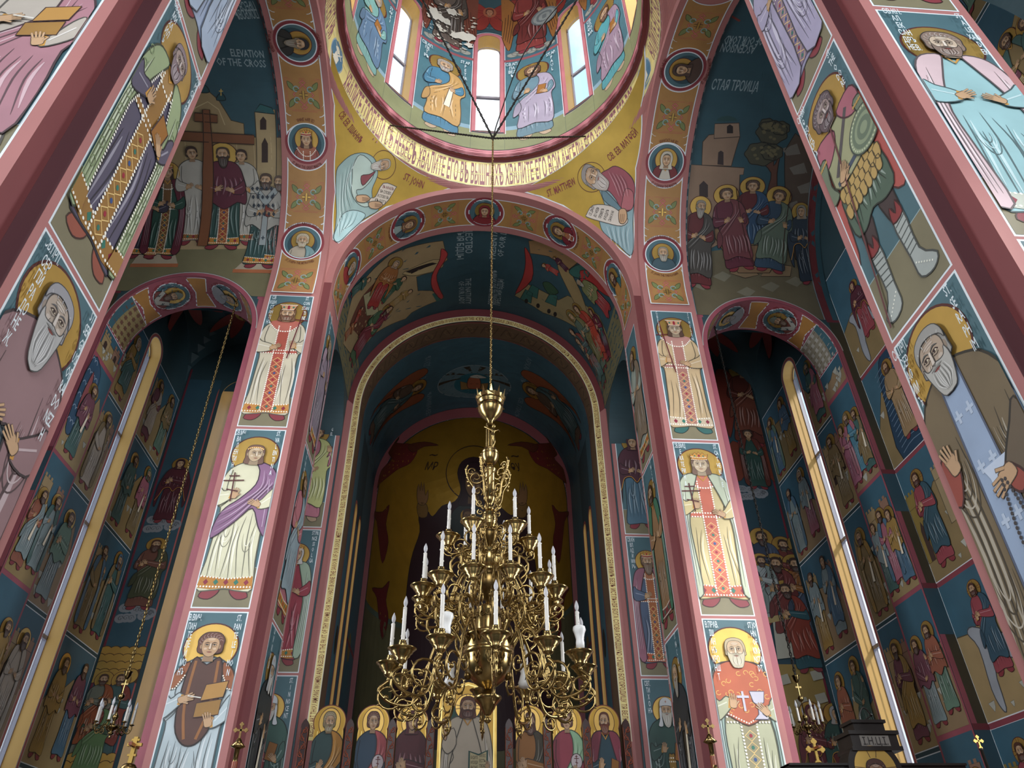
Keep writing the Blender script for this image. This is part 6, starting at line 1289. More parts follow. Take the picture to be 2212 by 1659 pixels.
# ================================================================ DRUM
DC = Cyl('z', 0, YC, DR, .08); DS = Sph((0, YC, 6.62), DR, True)
ap = [(-67.5, '#6f9a94', '#55708a', 'apostle in pale green robe with a thin staff, far left in the drum', -1), (-22.5, '#3f6f88', '#b08a52', 'apostle in ochre wrap over blue tunic left of the middle drum window', .3), (22.5, '#5f7a86', '#9a8fa0', 'apostle in lilac-grey wrap holding a red book right of the middle drum window', -.3), (67.5, '#4a8a90', '#8a7484', 'apostle in mauve wrap with folded hands, far right in the drum', -.5), (112.5, '#6f8a94', '#8a8060', None, 0), (-112.5, '#6f8a94', '#8a6060', None, 0)]
for deg, tu, cl_, lb, tn in ap:
    P = Paint(DC); c = math.radians(deg) * DR; w = math.radians(22.5 - 7.9) * DR; P.rect(c - w, c + w, 4.79, 6.03)
    P.poly([(c - w, 4.79), (c + w, 4.79), (c + w, 5.08), (c - w, 5.08)], '#7c7f58', 1.6); P.poly([(c - w, 5.08), (c + w, 5.08), (c + w, 6.03), (c - w, 6.03)], '#426872', 1.6); P.line([(c - w, 5.06), (c + w, 5.06)], .05, '#7c98a6', 1.9)
    T = T2((c, 4.90), (1.08, 0), (0, .98)); saint(P, T, tunic=tu, cloak=cl_, ctype='himation', hem=None, turn=tn, lv=3, hand_='book' if tn <= 0 else 'scroll', feet='#b0977c', seed=int(deg + 200), head_=dict(style='curly' if abs(deg) < 60 else 'short', hair='#8d857c' if deg < 0 else '#5a3c2c', beard='short', bcol='#8d857c' if deg < 0 else '#5a3c2c'), halor=.13, hr=.056)
    P.clip = None
    P.vtext(['СВ.АП.', 'ПЕ', 'Т', 'РЪ'] if deg == -22.5 else ['СВ.АП.', 'ПА', 'ВЕЛ', 'Ъ'] if deg == 22.5 else ['СВ.', 'АП.', 'ѲО', 'МА'], c - w * .72, 5.99, .045, lv=30); P.vtext(['ST.AP.', 'P', 'E', 'T', 'ER'] if deg == -22.5 else ['ST.AP.', 'P', 'A', 'U', 'L'] if deg == 22.5 else ['ST.', 'AP.', 'S', 'I'], c + w * .72, 5.97, .045, lv=30)
    P.line([(c - w, 6.045), (c + w, 6.045)], .035, '#8a4a50', 2.6)
    # cloud-borne angel above
    P.done(walls['drum'], lb); P = Paint(DS); P.rect(c - w - .02, c + w + .02, -.56, 1.0)
    P.poly([(c - w, -.56), (c + w, -.56), (c + w, -.02), (c - w, -.02)], '#3a5c68', 1.6)
    for k in range(9): P.poly(ell(c - w * .7 + w * 1.4 * k / 8, -.49 + .02 * (k % 2), .05, .035, 10), '#8f8f86', 2 + .1 * k); P.line(ell(c - w * .7 + w * 1.4 * k / 8, -.49 + .02 * (k % 2), .05, .035, 10), .006, '#5c5c58', 3.4, closed=True)
    T = T2((c, -.47), (1.0, 0), (0, 1.0)); cl2 = '#7c3430' if deg > 0 else '#5c5048'
    for sx in (-1, 1):
        shape(P, T, [(sx * .06, .6), (sx * .2, .86), (sx * .3, .8), (sx * .29, .5), (sx * .25, .2), (sx * .2, .06), (sx * .15, .35)], '#8a5a2c' if deg > 0 else '#6a3a2c', 3)
        for k in range(5): P.line([(sx * (.14 + .03 * k), .74 - .04 * k), (sx * (.2 + .018 * k), .18 + .03 * k)], .008, '#3c1f18', 4, T, taper=True)
    saint(P, T, tunic=cl2, cloak=shade(cl2, .8), ctype='himation', hem=None, hand_='staff', lv=5, halo_=True, seed=77, head_=dict(style='curly', hair='#3a2018'))
    if deg == 22.5:
        for i, r_ in enumerate((.13, .11, .085, .06, .035)): P.poly(ell(.14, .46, r_, r_, 26), ('#6a6f70', '#8a8f8c')[i % 2], 24 + .6 * i, T)
    P.clip = [(c - w - .02, -.56), (c + w + .02, -.56), (c + w + .02, .3), (c - w - .02, .3)]
    P.clip = None
    if deg == -22.5:      # flaked plaster
        rr_ = random.Random(5)
        for cx_, cy_2, sz in ((c + w * .62, -.27, .12), (c + w * .25, -.30, .06), (c - w * .5, -.10, .11), (c - w * .35, -.28, .05), (c + w * .8, -.38, .05), (c - w * .1, -.12, .06), (c - w * .75, -.2, .05), (c + .02, .08, .07)):
            P.poly([(cx_ + sz * rr_.uniform(.45, 1.1) * math.cos(t_), cy_2 + sz * .9 * rr_.uniform(.4, 1.1) * math.sin(t_)) for t_ in [j * .42 for j in range(15)]], '#c8c4b8', 34)
        P.clip = None
        for k in range(90):
            x_, y_ = c + rr_.uniform(-w, w), rr_.uniform(-.47, .12); s_ = rr_.uniform(.004, .016); P.poly([(x_ - s_, y_), (x_, y_ + s_ * rr_.uniform(.5, 2)), (x_ + s_ * rr_.uniform(.6, 3), y_), (x_, y_ - s_)], '#bdb8ab', 34)
    P.clip = None; P.done(walls['drum'], 'dark painting of a winged figure on clouds, patched with flaked white plaster' if deg == -22.5 else 'dark painting of a red-winged angel with a round ringed disc in the dome' if deg == 22.5 else None)
P = Paint(DC)      # band under the windows, window surrounds
P.poly([(-2.6, 4.70), (2.6, 4.70), (2.6, 4.735), (-2.6, 4.735)], '#8a4a50', 1.2); P.poly([(-2.6, 4.735), (2.6, 4.735), (2.6, 4.782), (-2.6, 4.782)], '#b8737a', 1.2)
for k in range(-3, 4):
    c = k * PI / 4 * DR; hw = WH * DR; W2_ = math.radians(7.8) * DR
    P.poly([(c - W2_, 4.79), (c + W2_, 4.79), (c + W2_, 5.0), (c - W2_, 5.0)], '#7c7f58', 1.4)
    for off, wd, cc, lv in ((.0135, .03, '#b06a70', 3), (.032, .012, '#8a4248', 2.6), (.04, .006, WHITE, 2.4)):
        q = [(c - hw - off, 5.03 - off), (c - hw - off, z1w)] + [(c - (hw + off) * math.cos(PI * j / 14), z1w + (WT * .8 + off) * math.sin(PI * j / 14)) for j in range(1, 14)] + [(c + hw + off, z1w), (c + hw + off, 5.03 - off)]
        P.line(q, wd, cc, lv, closed=True)
P.done(walls['drum'], None)
P = Paint(DS)
for k in range(-2, 3):
    for hgt, an in ((.30, 0),):
        T = T2((k * PI / 4 * DR, .05), (.5, 0), (0, .5))
        for a_ in (-1.9, -1.2, 1.2, 1.9, -.4, .4): shape(P, T.sub((0, .35), 1, a_), [(0, 0), (.1, -.2), (.12, -.5), (.02, -.62), (-.1, -.5), (-.1, -.2)], '#7c2c24', 2)
        P.poly(ell(0, .35, .13, .13, 18), '#8a4c34', 4, T); head(P, T.sub((0, .35), .075), 4.5, hair='#5a2c20', skin='#94664c', fine=0)
P.done(walls['drum'], None)
# ================================================================ SIDE CHAPELS AND ARMS: rows of scenes
def hills(P, u0, u1, v0, v1, rnd, lv=2):
    w = u1 - u0; h = v1 - v0; c = rnd.choice(['#8f7a50', '#94805a', '#7d6c4a', '#8a7458'])
    top = [(u0, v0 + h * rnd.uniform(.35, .7))]
    n = 5
    for i in range(1, n): top.append((u0 + w * i / n, v0 + h * rnd.uniform(.4, .8)))
    top.append((u1, v0 + h * rnd.uniform(.35, .7)))
    P.poly([(u0, v0), (u1, v0)] + top[::-1], c, lv); P.line(top, .005, shade(c, .5), lv + .4)
    for i in range(9):
        x, y = rnd.uniform(u0 + .03, u1 - .03), v0 + h * rnd.uniform(.05, .6); s_ = rnd.uniform(.012, .028)
        P.poly([(x - s_, y + s_ * .8), (x + s_, y + s_), (x + s_ * .8, y - s_ * .2), (x + s_ * .1, y - s_)], '#a3a49a', lv + .8); P.line([(x - s_, y + s_ * .8), (x + s_, y + s_), (x + s_ * .8, y - s_ * .2), (x + s_ * .1, y - s_)], .0025, '#5c5c54', lv + 1.2, closed=True)
def build(P, x, y, w, h, lv=3, c='#97825e'):
    spx(P, [(x, y), (x + w, y), (x + w, y + h), (x, y + h)], c, lv, sm=0, w=.004); n = max(2, int(w / .03))
    for i in range(n): P.poly([(x + w * i / n, y + h), (x + w * (i + .55) / n, y + h), (x + w * (i + .55) / n, y + h + .018), (x + w * i / n, y + h + .018)], c, lv)
    P.poly([(x + w * .3, y), (x + w * .7, y), (x + w * .7, y + h * .45), (x + w * .5, y + h * .58), (x + w * .3, y + h * .45)], '#3c2c26', lv + .8); P.line([(x, y + h * .8), (x + w, y + h * .8)], .003, shade(c, .55), lv + .8)
PAL = ['#9a5f6c', '#5f7a6a', '#4c6a80', '#8a5340', '#7a8a8c', '#7c6a48', '#6b3f4c', '#a59a8c', '#42605c', '#93763f']
def scene(surf, par, u0, u1, v0, v1, seed, n=2, label=None, kind=0, bg='#35596a', fig=None, frame_=True, hh=.72, clipto=None):
    P = Paint(surf); r = random.Random(seed)
    if frame_: border(P, u0, u1, v0, v1, bg, None, w=.005)
    P.clip = clipto or [(u0, v0), (u1, v0), (u1, v1), (u0, v1)]
    w = u1 - u0; h = v1 - v0
    if kind != 3: hills(P, u0, u1, v0, v1, r)
    if kind == 1: build(P, u0 + w * .05, v0 + h * .35, w * .35, h * .45); build(P, u0 + w * .62, v0 + h * .4, w * .3, h * .4, c='#8a6a58')
    fh = min(h * hh, w * 1.9 if n < 2 else w * 1.5)
    for i in range(n):
        x = u0 + w * (i + .5) / n + r.uniform(-.02, .02) * w; y = v0 + h * (.06 + .05 * (i % 2)); k = dict(tunic=r.choice(PAL), cloak=r.choice(PAL), ctype=r.choice(['himation', 'mantle', 'bell']), hem=None, turn=r.choice([-.6, -.3, .3, .6]), hand_=r.choice(['chest', 'prayl', 'wave', 'scroll']), halo_=r.random() < .75, head_=dict(style=r.choice(['short', 'long', 'curly', 'veil']), hair='#4a342a', hatc=r.choice(PAL), beard=r.choice([None, 'short', 'mid'])), seed=seed + i)
        if fig and i in fig: k.update(fig[i])
        if k['halo_'] is None: k['halo_'] = False
        saint(P, T2((x, y), (fh, 0), (0, fh)), lv=6 + i * 3, fine=1 if fh > .35 else 0, halor=.12, hr=.056, **k)
    P.clip = None
    return P, (lambda: P.done(par, label))
for s in (-1, 1):
    par = walls['low', s]; sf = PXs(s * (XR - .002), s)
    # respond face, four rows; lowered a little below each other
    rr4 = ((2.078, 2.72), (1.405, 2.055), (.73, 1.38), (.06, .705))
    P = Paint(sf); a, b_ = urange(s, YL, YP - .05); P.poly([(a, -.55), (b_, -.55), (b_, LZ), (a, LZ)], '#8f4a56', .5); P.done(par, None, 'trim_paint')
    labs = {(-1, 0): 'fresco of a great fish rising from waves beside rocky hills, on the north respond', (-1, 1): 'fresco of an old man and a youth beside pale rocks, on the north respond', (1, 0): 'fresco of three haloed angels in rose robes, on the south respond', (1, 1): 'fresco of three huddled figures in blue and white, on the south respond', (1, 2): 'fresco of robed men standing on pale hills beside flames, on the south respond'}
    for i, (v0, v1) in enumerate(rr4):
        fg = {0: dict(tunic='#9a6274', cloak='#a8707c', halo_=True), 1: dict(tunic='#4c7a8c', halo_=True)} if s > 0 and i == 0 else None
        P, fin = scene(sf, par, *urange(s, YL + .012, YP - .065), v0, v1, 100 + i + 10 * s, (1 if (s < 0 and i == 0) else 3 if s > 0 and i < 2 else 2), labs.get((s, i)), kind=i % 2, fig=fg)
        if s < 0 and i == 0:
            u_, w_ = YL + .012, YP - .065 - YL - .012; spx(P, [(u_ + .0, v0 + .2), (u_ + .06, v0 + .12), (u_ + .13, v0 + .25), (u_ + .16, v0 + .42), (u_ + .13, v0 + .6), (u_, v0 + .62)], '#2f4c66', 4)
            for k in range(22): x_ = u_ + .015 + .13 * (k % 4) / 4; y_ = v0 + .18 + .42 * (k // 4) / 5; P.line(ell(x_, y_, .018, .03, 8, .3, 2.8), .005, '#8a9cb0', 5)
            spx(P, [(u_ + .05, v0 + .28), (u_ + .10, v0 + .42), (u_ + .06, v0 + .56), (u_ + .04, v0 + .42)], '#8a4c50', 6)
        fin()
    P, fin = scene(sf, par, *urange(s, YL + .012, YP - .065), 2.75, LZ, 141 + s, 0, None, kind=1 if s < 0 else 0); fin()
    # soffit: city / rocks panel just above the springing and the medallions
    LCy = Cyl('y', s * LC, LZ, LR, .05)
    P = Paint(LCy); ym = -(YL + YP - .05) / 2; hwy = (YP - .05 - YL) / 2
    H_ = PI / 2 * LR
    P.poly([(-H_, ym - hwy), (H_, ym - hwy), (H_, ym + hwy), (-H_, ym + hwy)], '#8f4a56', .6)
    def seg(t0, t1): return sorted((s * t0 * LR, s * t1 * LR))
    # outward side (towards the outer wall) from the springing: t = 90deg..55deg
    a, b_ = seg(math.radians(88), math.radians(55)); P.poly([(a, ym - hwy + .012), (b_, ym - hwy + .012), (b_, ym + hwy - .012), (a, ym + hwy - .012)], WHITE, 1); P.poly([(a + .004, ym - hwy + .016), (b_ - .004, ym - hwy + .016), (b_ - .004, ym + hwy - .016), (a + .004, ym + hwy - .016)], '#8f8058' if s < 0 else '#858070', 1.5)
    for k in range(6):
        uu = a + (b_ - a) * (k + .5) / 6; P.line([(uu, ym - hwy + .03), (uu, ym + hwy - .05)], .003, '#5c4a34', 2.2)
        for j in range(4): P.poly([(uu - .012, ym - hwy + .05 + .06 * j), (uu + .012, ym - hwy + .05 + .06 * j), (uu + .012, ym - hwy + .08 + .06 * j), (uu - .012, ym - hwy + .08 + .06 * j)], '#6a4a3a' if s < 0 else '#a3a098', 2)
    P.poly([(a + .006, ym + hwy - .07), (b_ - .006, ym + hwy - .09), (b_ - .006, ym + hwy - .018), (a + .006, ym + hwy - .018)], '#3d626e', 2)
    P.poly([(-s * H_ * .999, ym - hwy + .012), (-s * H_ * .5, ym - hwy + .012), (-s * H_ * .5, ym + hwy - .012), (-s * H_ * .999, ym + hwy - .012)][::s], '#8a8478', 1.0)
    P.done(par, None)
    for t_, lb, kw in ((26, 'round portrait of a bishop with black cross stole on the low %s arch', dict(tunic='#8a8a84', omo='#9a9a92', cloak='#6a3a34', ctype='bell', head_=dict(style='short', hair='#5a4638', beard='mid', hat='helmet'))), (-24, 'round portrait of a white-robed saint on the low %s arch', dict(tunic='#a5a5a5', cloak='#8f9194', ctype='robe', head_=dict(style='bald', hair='#8a8580', beard='mid', bcol='#8a8580')))):
        if s > 0: kw = dict(kw); 
        medallion(LCy, par, (s * math.radians(t_) * LR, ym), .115, (PI / 2 if s > 0 else -PI / 2), (lb % nm) if False else lb % sidename[s], ('', ''), **kw)
    for t0, t1 in ((52, 44), (6, -4), (-46, -54)):
        a, b_ = seg(math.radians(t0), math.radians(t1)); P = Paint(LCy)
        tc = (a + b_) / 2; P.poly([(a - .03, ym - hwy + .015), (b_ + .03, ym - hwy + .015), (b_, ym), (b_ + .03, ym + hwy - .015), (a - .03, ym + hwy - .015), (a, ym)], WHITE, 1.1); P.poly([(a - .022, ym - hwy + .02), (b_ + .022, ym - hwy + .02), (b_ - .006, ym), (b_ + .022, ym + hwy - .02), (a - .022, ym + hwy - .02), (a + .006, ym)], '#a5763c', 1.6)
        P.done(par, None, 'ornament')
    # front border of the low arch
    P = Paint(PY(YL)); arp = arc(s * LC, LZ, LR + .014, 0, PI, 40)
    P.line([(s * LC + LR + .014, -.5)] + arp + [(s * LC - LR - .014, -.5)], .028, '#8f4a56', 1); P.line(arc(s * LC, LZ, LR + .03, .02, PI - .02, 40), .006, '#a9a9a4', 1.4)
    a, b_ = sorted((s * 1.386, s * (LC - LR))); P.poly([(a, -.5), (b_, -.5), (b_, 3.2), (a, 3.2)], '#8f4a56', .8)
    # west facing side strip of the respond with rows
    a, b_ = sorted((s * XR, s * XA))
    P.poly([(a, -.5), (b_, -.5), (b_, 3.20), (a, 3.20)], '#3b3526', .8)
    for v in (2.067, 1.392, .717): P.poly([(a, v - .014), (b_, v - .014), (b_, v + .014), (a, v + .014)], '#6a2a33', 1.6); P.poly([(a, v - .25), (b_, v - .25), (b_, v - .014), (a, v - .014)], '#2f4a56', 1.2)
    P.line([(s * 1.386, 3.212), (s * 1.44, 3.212)], .02, '#8f4a56', 1.2); P.line([(s * 2.28, 3.212), (s * 2.37, 3.212)], .02, '#6a2a33', 1.2)
    P.done(par, None)
    # arm outer wall: rows of scenes (seen on the south side)
    sa = PXs(s * (XA - .001), s); par2 = walls['arm_end', s]
    lab2 = {0: 'fresco of a woman with a child riding a white donkey past rocks', 1: 'fresco of a pale figure standing in dark blue river water', 2: 'fresco of a robed man before crenellated walls, right of the river scene', 3: 'fresco of a haloed rider on a white donkey', 4: 'fresco of figures beneath a dark wooden cross'}
    for i, (v0, v1) in enumerate(((2.745, 3.57), (2.082, 2.715), (1.407, 2.052), (.732, 1.377), (.06, .70))):
        a, b_ = urange(s, YC + .37, YL - .004); P, fin = scene(sa, par2, a, b_, v0, v1, 200 + i + s * 17, 0, lab2.get(i) if s > 0 else None, kind=0, frame_=True)
        cx_ = -3.26 if s > 0 else 3.26; P.clip = [(a, v0), (b_, v0), (b_, v1), (a, v1)]
        if i == 1:
            spx(P, [(cx_ - .12, v0), (cx_ + .25, v0), (cx_ + .2, v1), (cx_ - .02, v1 - .02), (cx_ - .1, v0 + .35)], '#1f3a50', 4)
            for k in range(16): P.line(smooth([(cx_ - .1, v0 + .03 + .035 * k), (cx_ + .02, v0 + .05 + .035 * k), (cx_ + .2, v0 + .02 + .035 * k)], False, 3), .004, '#6a8298', 5)
            saint(P, T2((cx_ + .03, v0 + .08), (.5, 0), (0, .5)), tunic='#8f7858', hem=None, hand_='chest', lv=6, seed=3, head_=dict(style='long', hair='#5a3c28', beard='short'))
        elif i in (0, 3):
            spx(P, [(cx_ - .12, v0 + .12), (cx_ - .1, v0 + .3), (cx_ - .14, v0 + .38), (cx_ - .09, v0 + .4), (cx_ + .04, v0 + .33), (cx_ + .14, v0 + .28), (cx_ + .15, v0 + .05), (cx_ + .12, v0 + .05), (cx_ + .1, v0 + .2), (cx_ - .04, v0 + .2), (cx_ - .07, v0 + .03), (cx_ - .1, v0 + .03)], '#8f959c', 4)
            saint(P, T2((cx_ + .02, v0 + .16), (.46, 0), (0, .42)), tunic='#8a4048', cloak='#2f4c5c' if i else '#4c2430', ctype='himation' if i else 'veil', hem=None, hand_='prayl', lv=6, seed=5, turn=-.4, crossh=bool(i), head_=dict(style='long' if i else 'veil', hair='#4a2c20', hatc='#4c2430', beard='short' if i else None))
        else:
            build(P, cx_ + .05, v0 + .2, .16, .3, 4, '#8f7f60'); build(P, cx_ - .23, v0 + .1, .1, .38, 4, '#7c6a34')
            saint(P, T2((cx_ - .08, v0 + .05), (.52, 0), (0, .52)), tunic='#8a4048', cloak='#2f4c58', ctype='himation', hem=None, hand_='prayl', lv=6, seed=6, turn=.5, crossh=True, head_=dict(style='long', hair='#4a2c20', beard='short'))
        fin()
        P = Paint(sa); P.poly([(a, v0 - .03), (b_, v0 - .03), (b_, v0 - .005), (a, v0 - .005)], '#7c3a44', .8); P.done(par2, None, 'trim_paint')
    # chapel outer wall, both sides of the lancet
    sc_ = PXs(s * (XC - .001), s); par3 = walls['chapel', s]
    lb3 = {(-1, 0): 'fresco of a haloed figure behind a round red-draped table, beside the north lancet window', (1, 0): 'fresco of a haloed prophet pointing, beside the south lancet window', (1, 1): 'fresco of a seated haloed figure in rose and teal, beside the south lancet window', (1, 2): 'fresco of a robed figure healing on rocks, beside the south lancet window', (-1, 1): 'fresco of a net and boat on dark waves, beside the north lancet window'}
    for i, (v0, v1) in enumerate(((2.69, 3.28), (2.05, 2.66), (1.37, 2.02), (.70, 1.34), (.05, .67))):
        P, fin = scene(sc_, par3, *urange(s, YP - .045, 4.066), v0, v1, 300 + i + s * 31, 1, lb3.get((s, i - 1)) if i else None, kind=i % 2, hh=.8, fig={0: dict(halo_=True)})
        fin()
        P, fin = scene(sc_, par3, *urange(s, 4.315, 4.77), v0, v1, 400 + i + s * 23, 2, None, kind=(i + 1) % 2, hh=.8)
        fin()
    P = Paint(sc_)
    for off, wd, cc, lv in ((.0, .022, '#a85a56', 2), (.014, .006, '#b9a9a0', 2.4), (-.011, .005, WHITE, 2.6)):
        w_ = .10 + .011 + off; q = [(-s * (4.19 - w_), -.3), (-s * (4.19 - w_), 3.30)] + [(-s * (4.19 - w_ * math.cos(t_)), 3.30 + w_ * math.sin(t_)) for t_ in [PI * j / 20 for j in range(1, 20)]] + [(-s * (4.19 + w_), 3.30), (-s * (4.19 + w_), -.3)]
        P.line(q, wd, cc, lv)
    P.poly([(-s * 4.06, -.5), (-s * 4.32, -.5), (-s * 4.32, 3.45), (-s * 4.06, 3.45)][::-s], '#7c3a44', .4) if False else None
    P.done(par3, None, 'trim_paint')
    # chapel east wall: tall fresco
    se_ = PY(4.793); P = Paint(se_); a, b_ = sorted((s * 2.035, s * 2.30)); P.rect(min(a, b_), max(a, b_), -.5, 3.6)
    if s < 0: P.poly([(a, -.5), (b_, -.5), (b_, 3.5), (a, 3.5)], '#2f4f5e', 1); P.line([((s * 2.30), -.5), (s * 2.30, 3.6)], .03, '#6a2a38', 1.8); P.line([(-2.03, -.5), (-2.03, 3.36)] + arc(-1.86, 3.36, .17, PI, 0, 20), .03, '#a85a56', 2.2); P.line([(-2.012, -.5), (-2.012, 3.36)] + arc(-1.86, 3.36, .152, PI, 0, 20), .005, WHITE, 2.8)
    cx_ = s * 2.16
    def cloud(cx, cy, n, lv=3):
        for k in range(n): P.poly(ell(cx + .09 * math.cos(k * 1.7), cy + .035 * math.sin(k * 2.3), .035, .03, 12), '#7f858c', lv + .05 * k); P.line([(cx + .09 * math.cos(k * 1.7) + .02 * (1 - j / 9) * math.cos(j), cy + .035 * math.sin(k * 2.3) + .02 * (1 - j / 9) * math.sin(j)) for j in range(9)], .003, '#4c5258', lv + 1)
    if s < 0:
        cloud(cx_, 2.25, 14); saint(P, T2((cx_, 2.27), (.55, 0), (0, .5)), tunic='#4c1c28', cloak='#4c1c28', ctype='veil', hem=None, lv=5, hand_='prayl', turn=.5, head_=dict(style='veil', hatc='#3c1c24'))
        cloud(cx_, 1.63, 16); saint(P, T2((cx_, 1.66), (.62, 0), (0, .48)), tunic='#6a4438', cloak='#42462f', ctype='himation', hem=None, lv=5, hand_='prayl', turn=.6, head_=dict(style='long', hair='#4a2c20', beard='long'))
        for j in range(4):
            for k in range(6): P.poly(ell(s * 2.30 + .055 * k * 1 - (.0 if j % 2 else .03), 1.38 - .045 * j, .045, .045, 18), '#4a3018', 3 + .3 * j); P.poly(ell(s * 2.30 + .055 * k - (.0 if j % 2 else .03), 1.38 - .045 * j, .041, .041, 18), GLD, 3.15 + .3 * j)
        for k, (x_, t1, t2) in enumerate(((-2.23, '#6a6f62', '#8a4c2c'), (-2.13, '#3f5a5a', '#7c3a30'), (-2.19, '#3c5240', '#5c7a50'))): saint(P, T2((x_, .80 - .14 * (k == 2)), (.52, 0), (0, .46)), tunic=t1, cloak=t2, ctype='himation', hem=None, lv=7 + k * 3, hand_='prayl', turn=.5, head_=dict(hair='#4a3428', beard='short'))
        for j in range(3):
            for k in range(6): P.poly(ell(s * 2.30 + .055 * k - (.0 if j % 2 else .03), .78 - .04 * j, .041, .041, 18), '#4a3018', 20 + .3 * j); P.poly(ell(s * 2.30 + .055 * k - (.0 if j % 2 else .03), .78 - .04 * j, .037, .037, 18), GLD, 20.15 + .3 * j)
        for k, (x_, t1, ht) in enumerate(((-2.25, '#2c4a3c', '#1f1f22'), (-2.17, '#a3a39c', '#b0b0ac'), (-2.07, '#9c9a90', None))): saint(P, T2((x_, .12), (.6, 0), (0, .58)), tunic=t1, cloak=t1, ctype='robe', hem=None, omo='#a8a8a0' if k == 1 else None, lv=21 + k * 3, hand_='chest', turn=.3, halo_=k < 2, head_=dict(style='short', hair='#8a8478', beard='mid', bcol='#9a958a', hat='klobuk' if ht else None, hatc=ht or '#888888'))
    P.clip = None
    if s < 0: P.done(walls['ceast', s], 'tall teal fresco of kneeling saints on clouds above rows of gold halos')
    if s > 0:
        P = Paint(se_); P.rect(1.44, 2.29, -.5, 3.8); P.poly([(1.40, -.5), (2.29, -.5), (2.29, 3.8), (1.40, 3.8)], '#22404d', 1); zg = se_.hit(1700, 1435)[1]; P.poly([(1.40, -.5), (2.29, -.5), (2.29, zg), (1.40, zg)], '#8f7a44', 1.4); P.line([(2.29, -.5), (2.29, 3.6)], .03, '#6a2030', 1.8)
        fx = dict(hem=None, wide=1.1, halor=.125, hr=.058)
        a_ = se_.hit(1625, 1065); cloud(a_[0], a_[1], 16)
        ag = frame(se_.hit(1622, 960), se_.hit(1600, 790))
        for sx in (-1, 1): shape(P, ag, [(sx * .06, .7), (sx * .2, .95), (sx * .3, .8), (sx * .25, .3), (sx * .2, .05), (sx * .12, .4)], '#6a2c20', 3)
        fig2(P, (1622, 960), (1600, 790), 5, tunic='#5c2c24', cloak='#6a3a2c', ctype='himation', **fx)
        for sx in (-1, 1): shape(P, frame(se_.hit(1640, 1055), se_.hit(1612, 930)), [(sx * .06, .6), (sx * .25, .8), (sx * .38, .5), (sx * .3, .1), (sx * .12, .3)], '#6a3020', 4)
        fig2(P, (1640, 1055), (1612, 930), 6, tunic='#2c4a44', cloak='#5c2c24', ctype='mantle', head_=dict(style='curly', hair='#3a2820'), **fx)
        for k, (f_, t_, t1, t2) in enumerate((((1680, 1330), (1641, 1148), '#2f3c50', '#3c4a60'), ((1712, 1330), (1688, 1166), '#6a3430', '#5c2c2c'), ((1740, 1330), (1722, 1164), '#4c3a34', '#5a4438'), ((1672, 1350), (1640, 1202), '#9aa3a3', '#7a8a88'), ((1712, 1400), (1672, 1204), '#5c2a2a', '#6a3230'), ((1752, 1400), (1712, 1206), '#8a5a2c', '#3f4c60'), ((1752, 1450), (1690, 1262), '#28505a', '#7c3428'))):
            fig2(P, f_, t_, 7 + k * 2.5, tunic=t1, cloak=t2, ctype='himation', hand_='prayl', turn=.4 if k % 2 else -.4, head_=dict(hair='#3a2820', beard='short' if k % 2 else 'mid'), seed=k, **fx)
        P.px = True; P.poly([(1668, 1345), (1702, 1338), (1722, 1420), (1678, 1425)], '#a3a498', 26); P.poly([(1655, 1335), (1703, 1325), (1705, 1338), (1658, 1348)], '#a08f60', 27)
        for q in ((1690, 1470), (1760, 1460), (1730, 1520), (1700, 1560), (1770, 1510)): P.poly([(q[0] - 12, q[1] - 8), (q[0] + 10, q[1] - 14), (q[0] + 18, q[1] + 6), (q[0] - 4, q[1] + 12)], '#9f9f92', 20)
        P.px = False
        for k, (f_, t_, t1, ht) in enumerate((((1790, 1740), (1748, 1525), '#5c2a30', '#5c2a30'), ((1850, 1745), (1800, 1528), '#2f4c48', '#9a9a98'))): fig2(P, f_, t_, 21 + k * 2, tunic=t1, cloak=t1, ctype='veil', hand_='prayl', turn=.4, head_=dict(style='veil', hatc=ht), **fx)
        P.clip = None; P.done(walls['ceast', s], 'tall dim fresco of haloed apostles gathered around a white tomb under a teal sky')
    # chapel vault: red seraphim on teal
    CV = Cyl('y', s * 1.87, 3.42, .4745, .05); P = Paint(CV)
    for u_, v_, an in ((0, -4.45, 0), (-.32 * s, -4.2, .5), (.35 * s, -4.15, -.5)):
        T = T2((u_, v_), (.3, 0), (0, .3)).sub((0, 0), 1, an)
        for a_ in (-1.1, -.5, .5, 1.1): shape(P, T.sub((0, .1), 1, a_), [(0, 0), (.14, -.3), (.12, -.8), (0, -1.1), (-.12, -.8), (-.14, -.3)], '#7c2f28', 3)
        P.poly(ell(0, 0, .22, .22, 18), GLD, 5, T); head(P, T.sub((0, 0), .13), 5.4, hair='#5a2c20', skin='#94664c', fine=0)
    P.done(walls['cvault', s], None)
for i, (v0, v1) in enumerate(((3.60, 4.2), (2.75, 3.57), (2.08, 2.72), (1.41, 2.05))):      # far right, seen past the near pier
    for (ya, yb) in ((1.45, 1.78), (1.80, 2.1)):
        P, fin = scene(PXs(XA - .001, 1), walls['arm_end', 1], -yb, -ya, v0, v1, 500 + i * 7 + int(ya * 10), 3, ('fresco of huddled haloed figures, far right beyond the near pier' if ya < 1.5 else 'fresco of seated haloed figures, top right corner') if i == 1 else None, kind=0, hh=.8, fig={0: dict(halo_=True), 1: dict(halo_=True)}); fin()

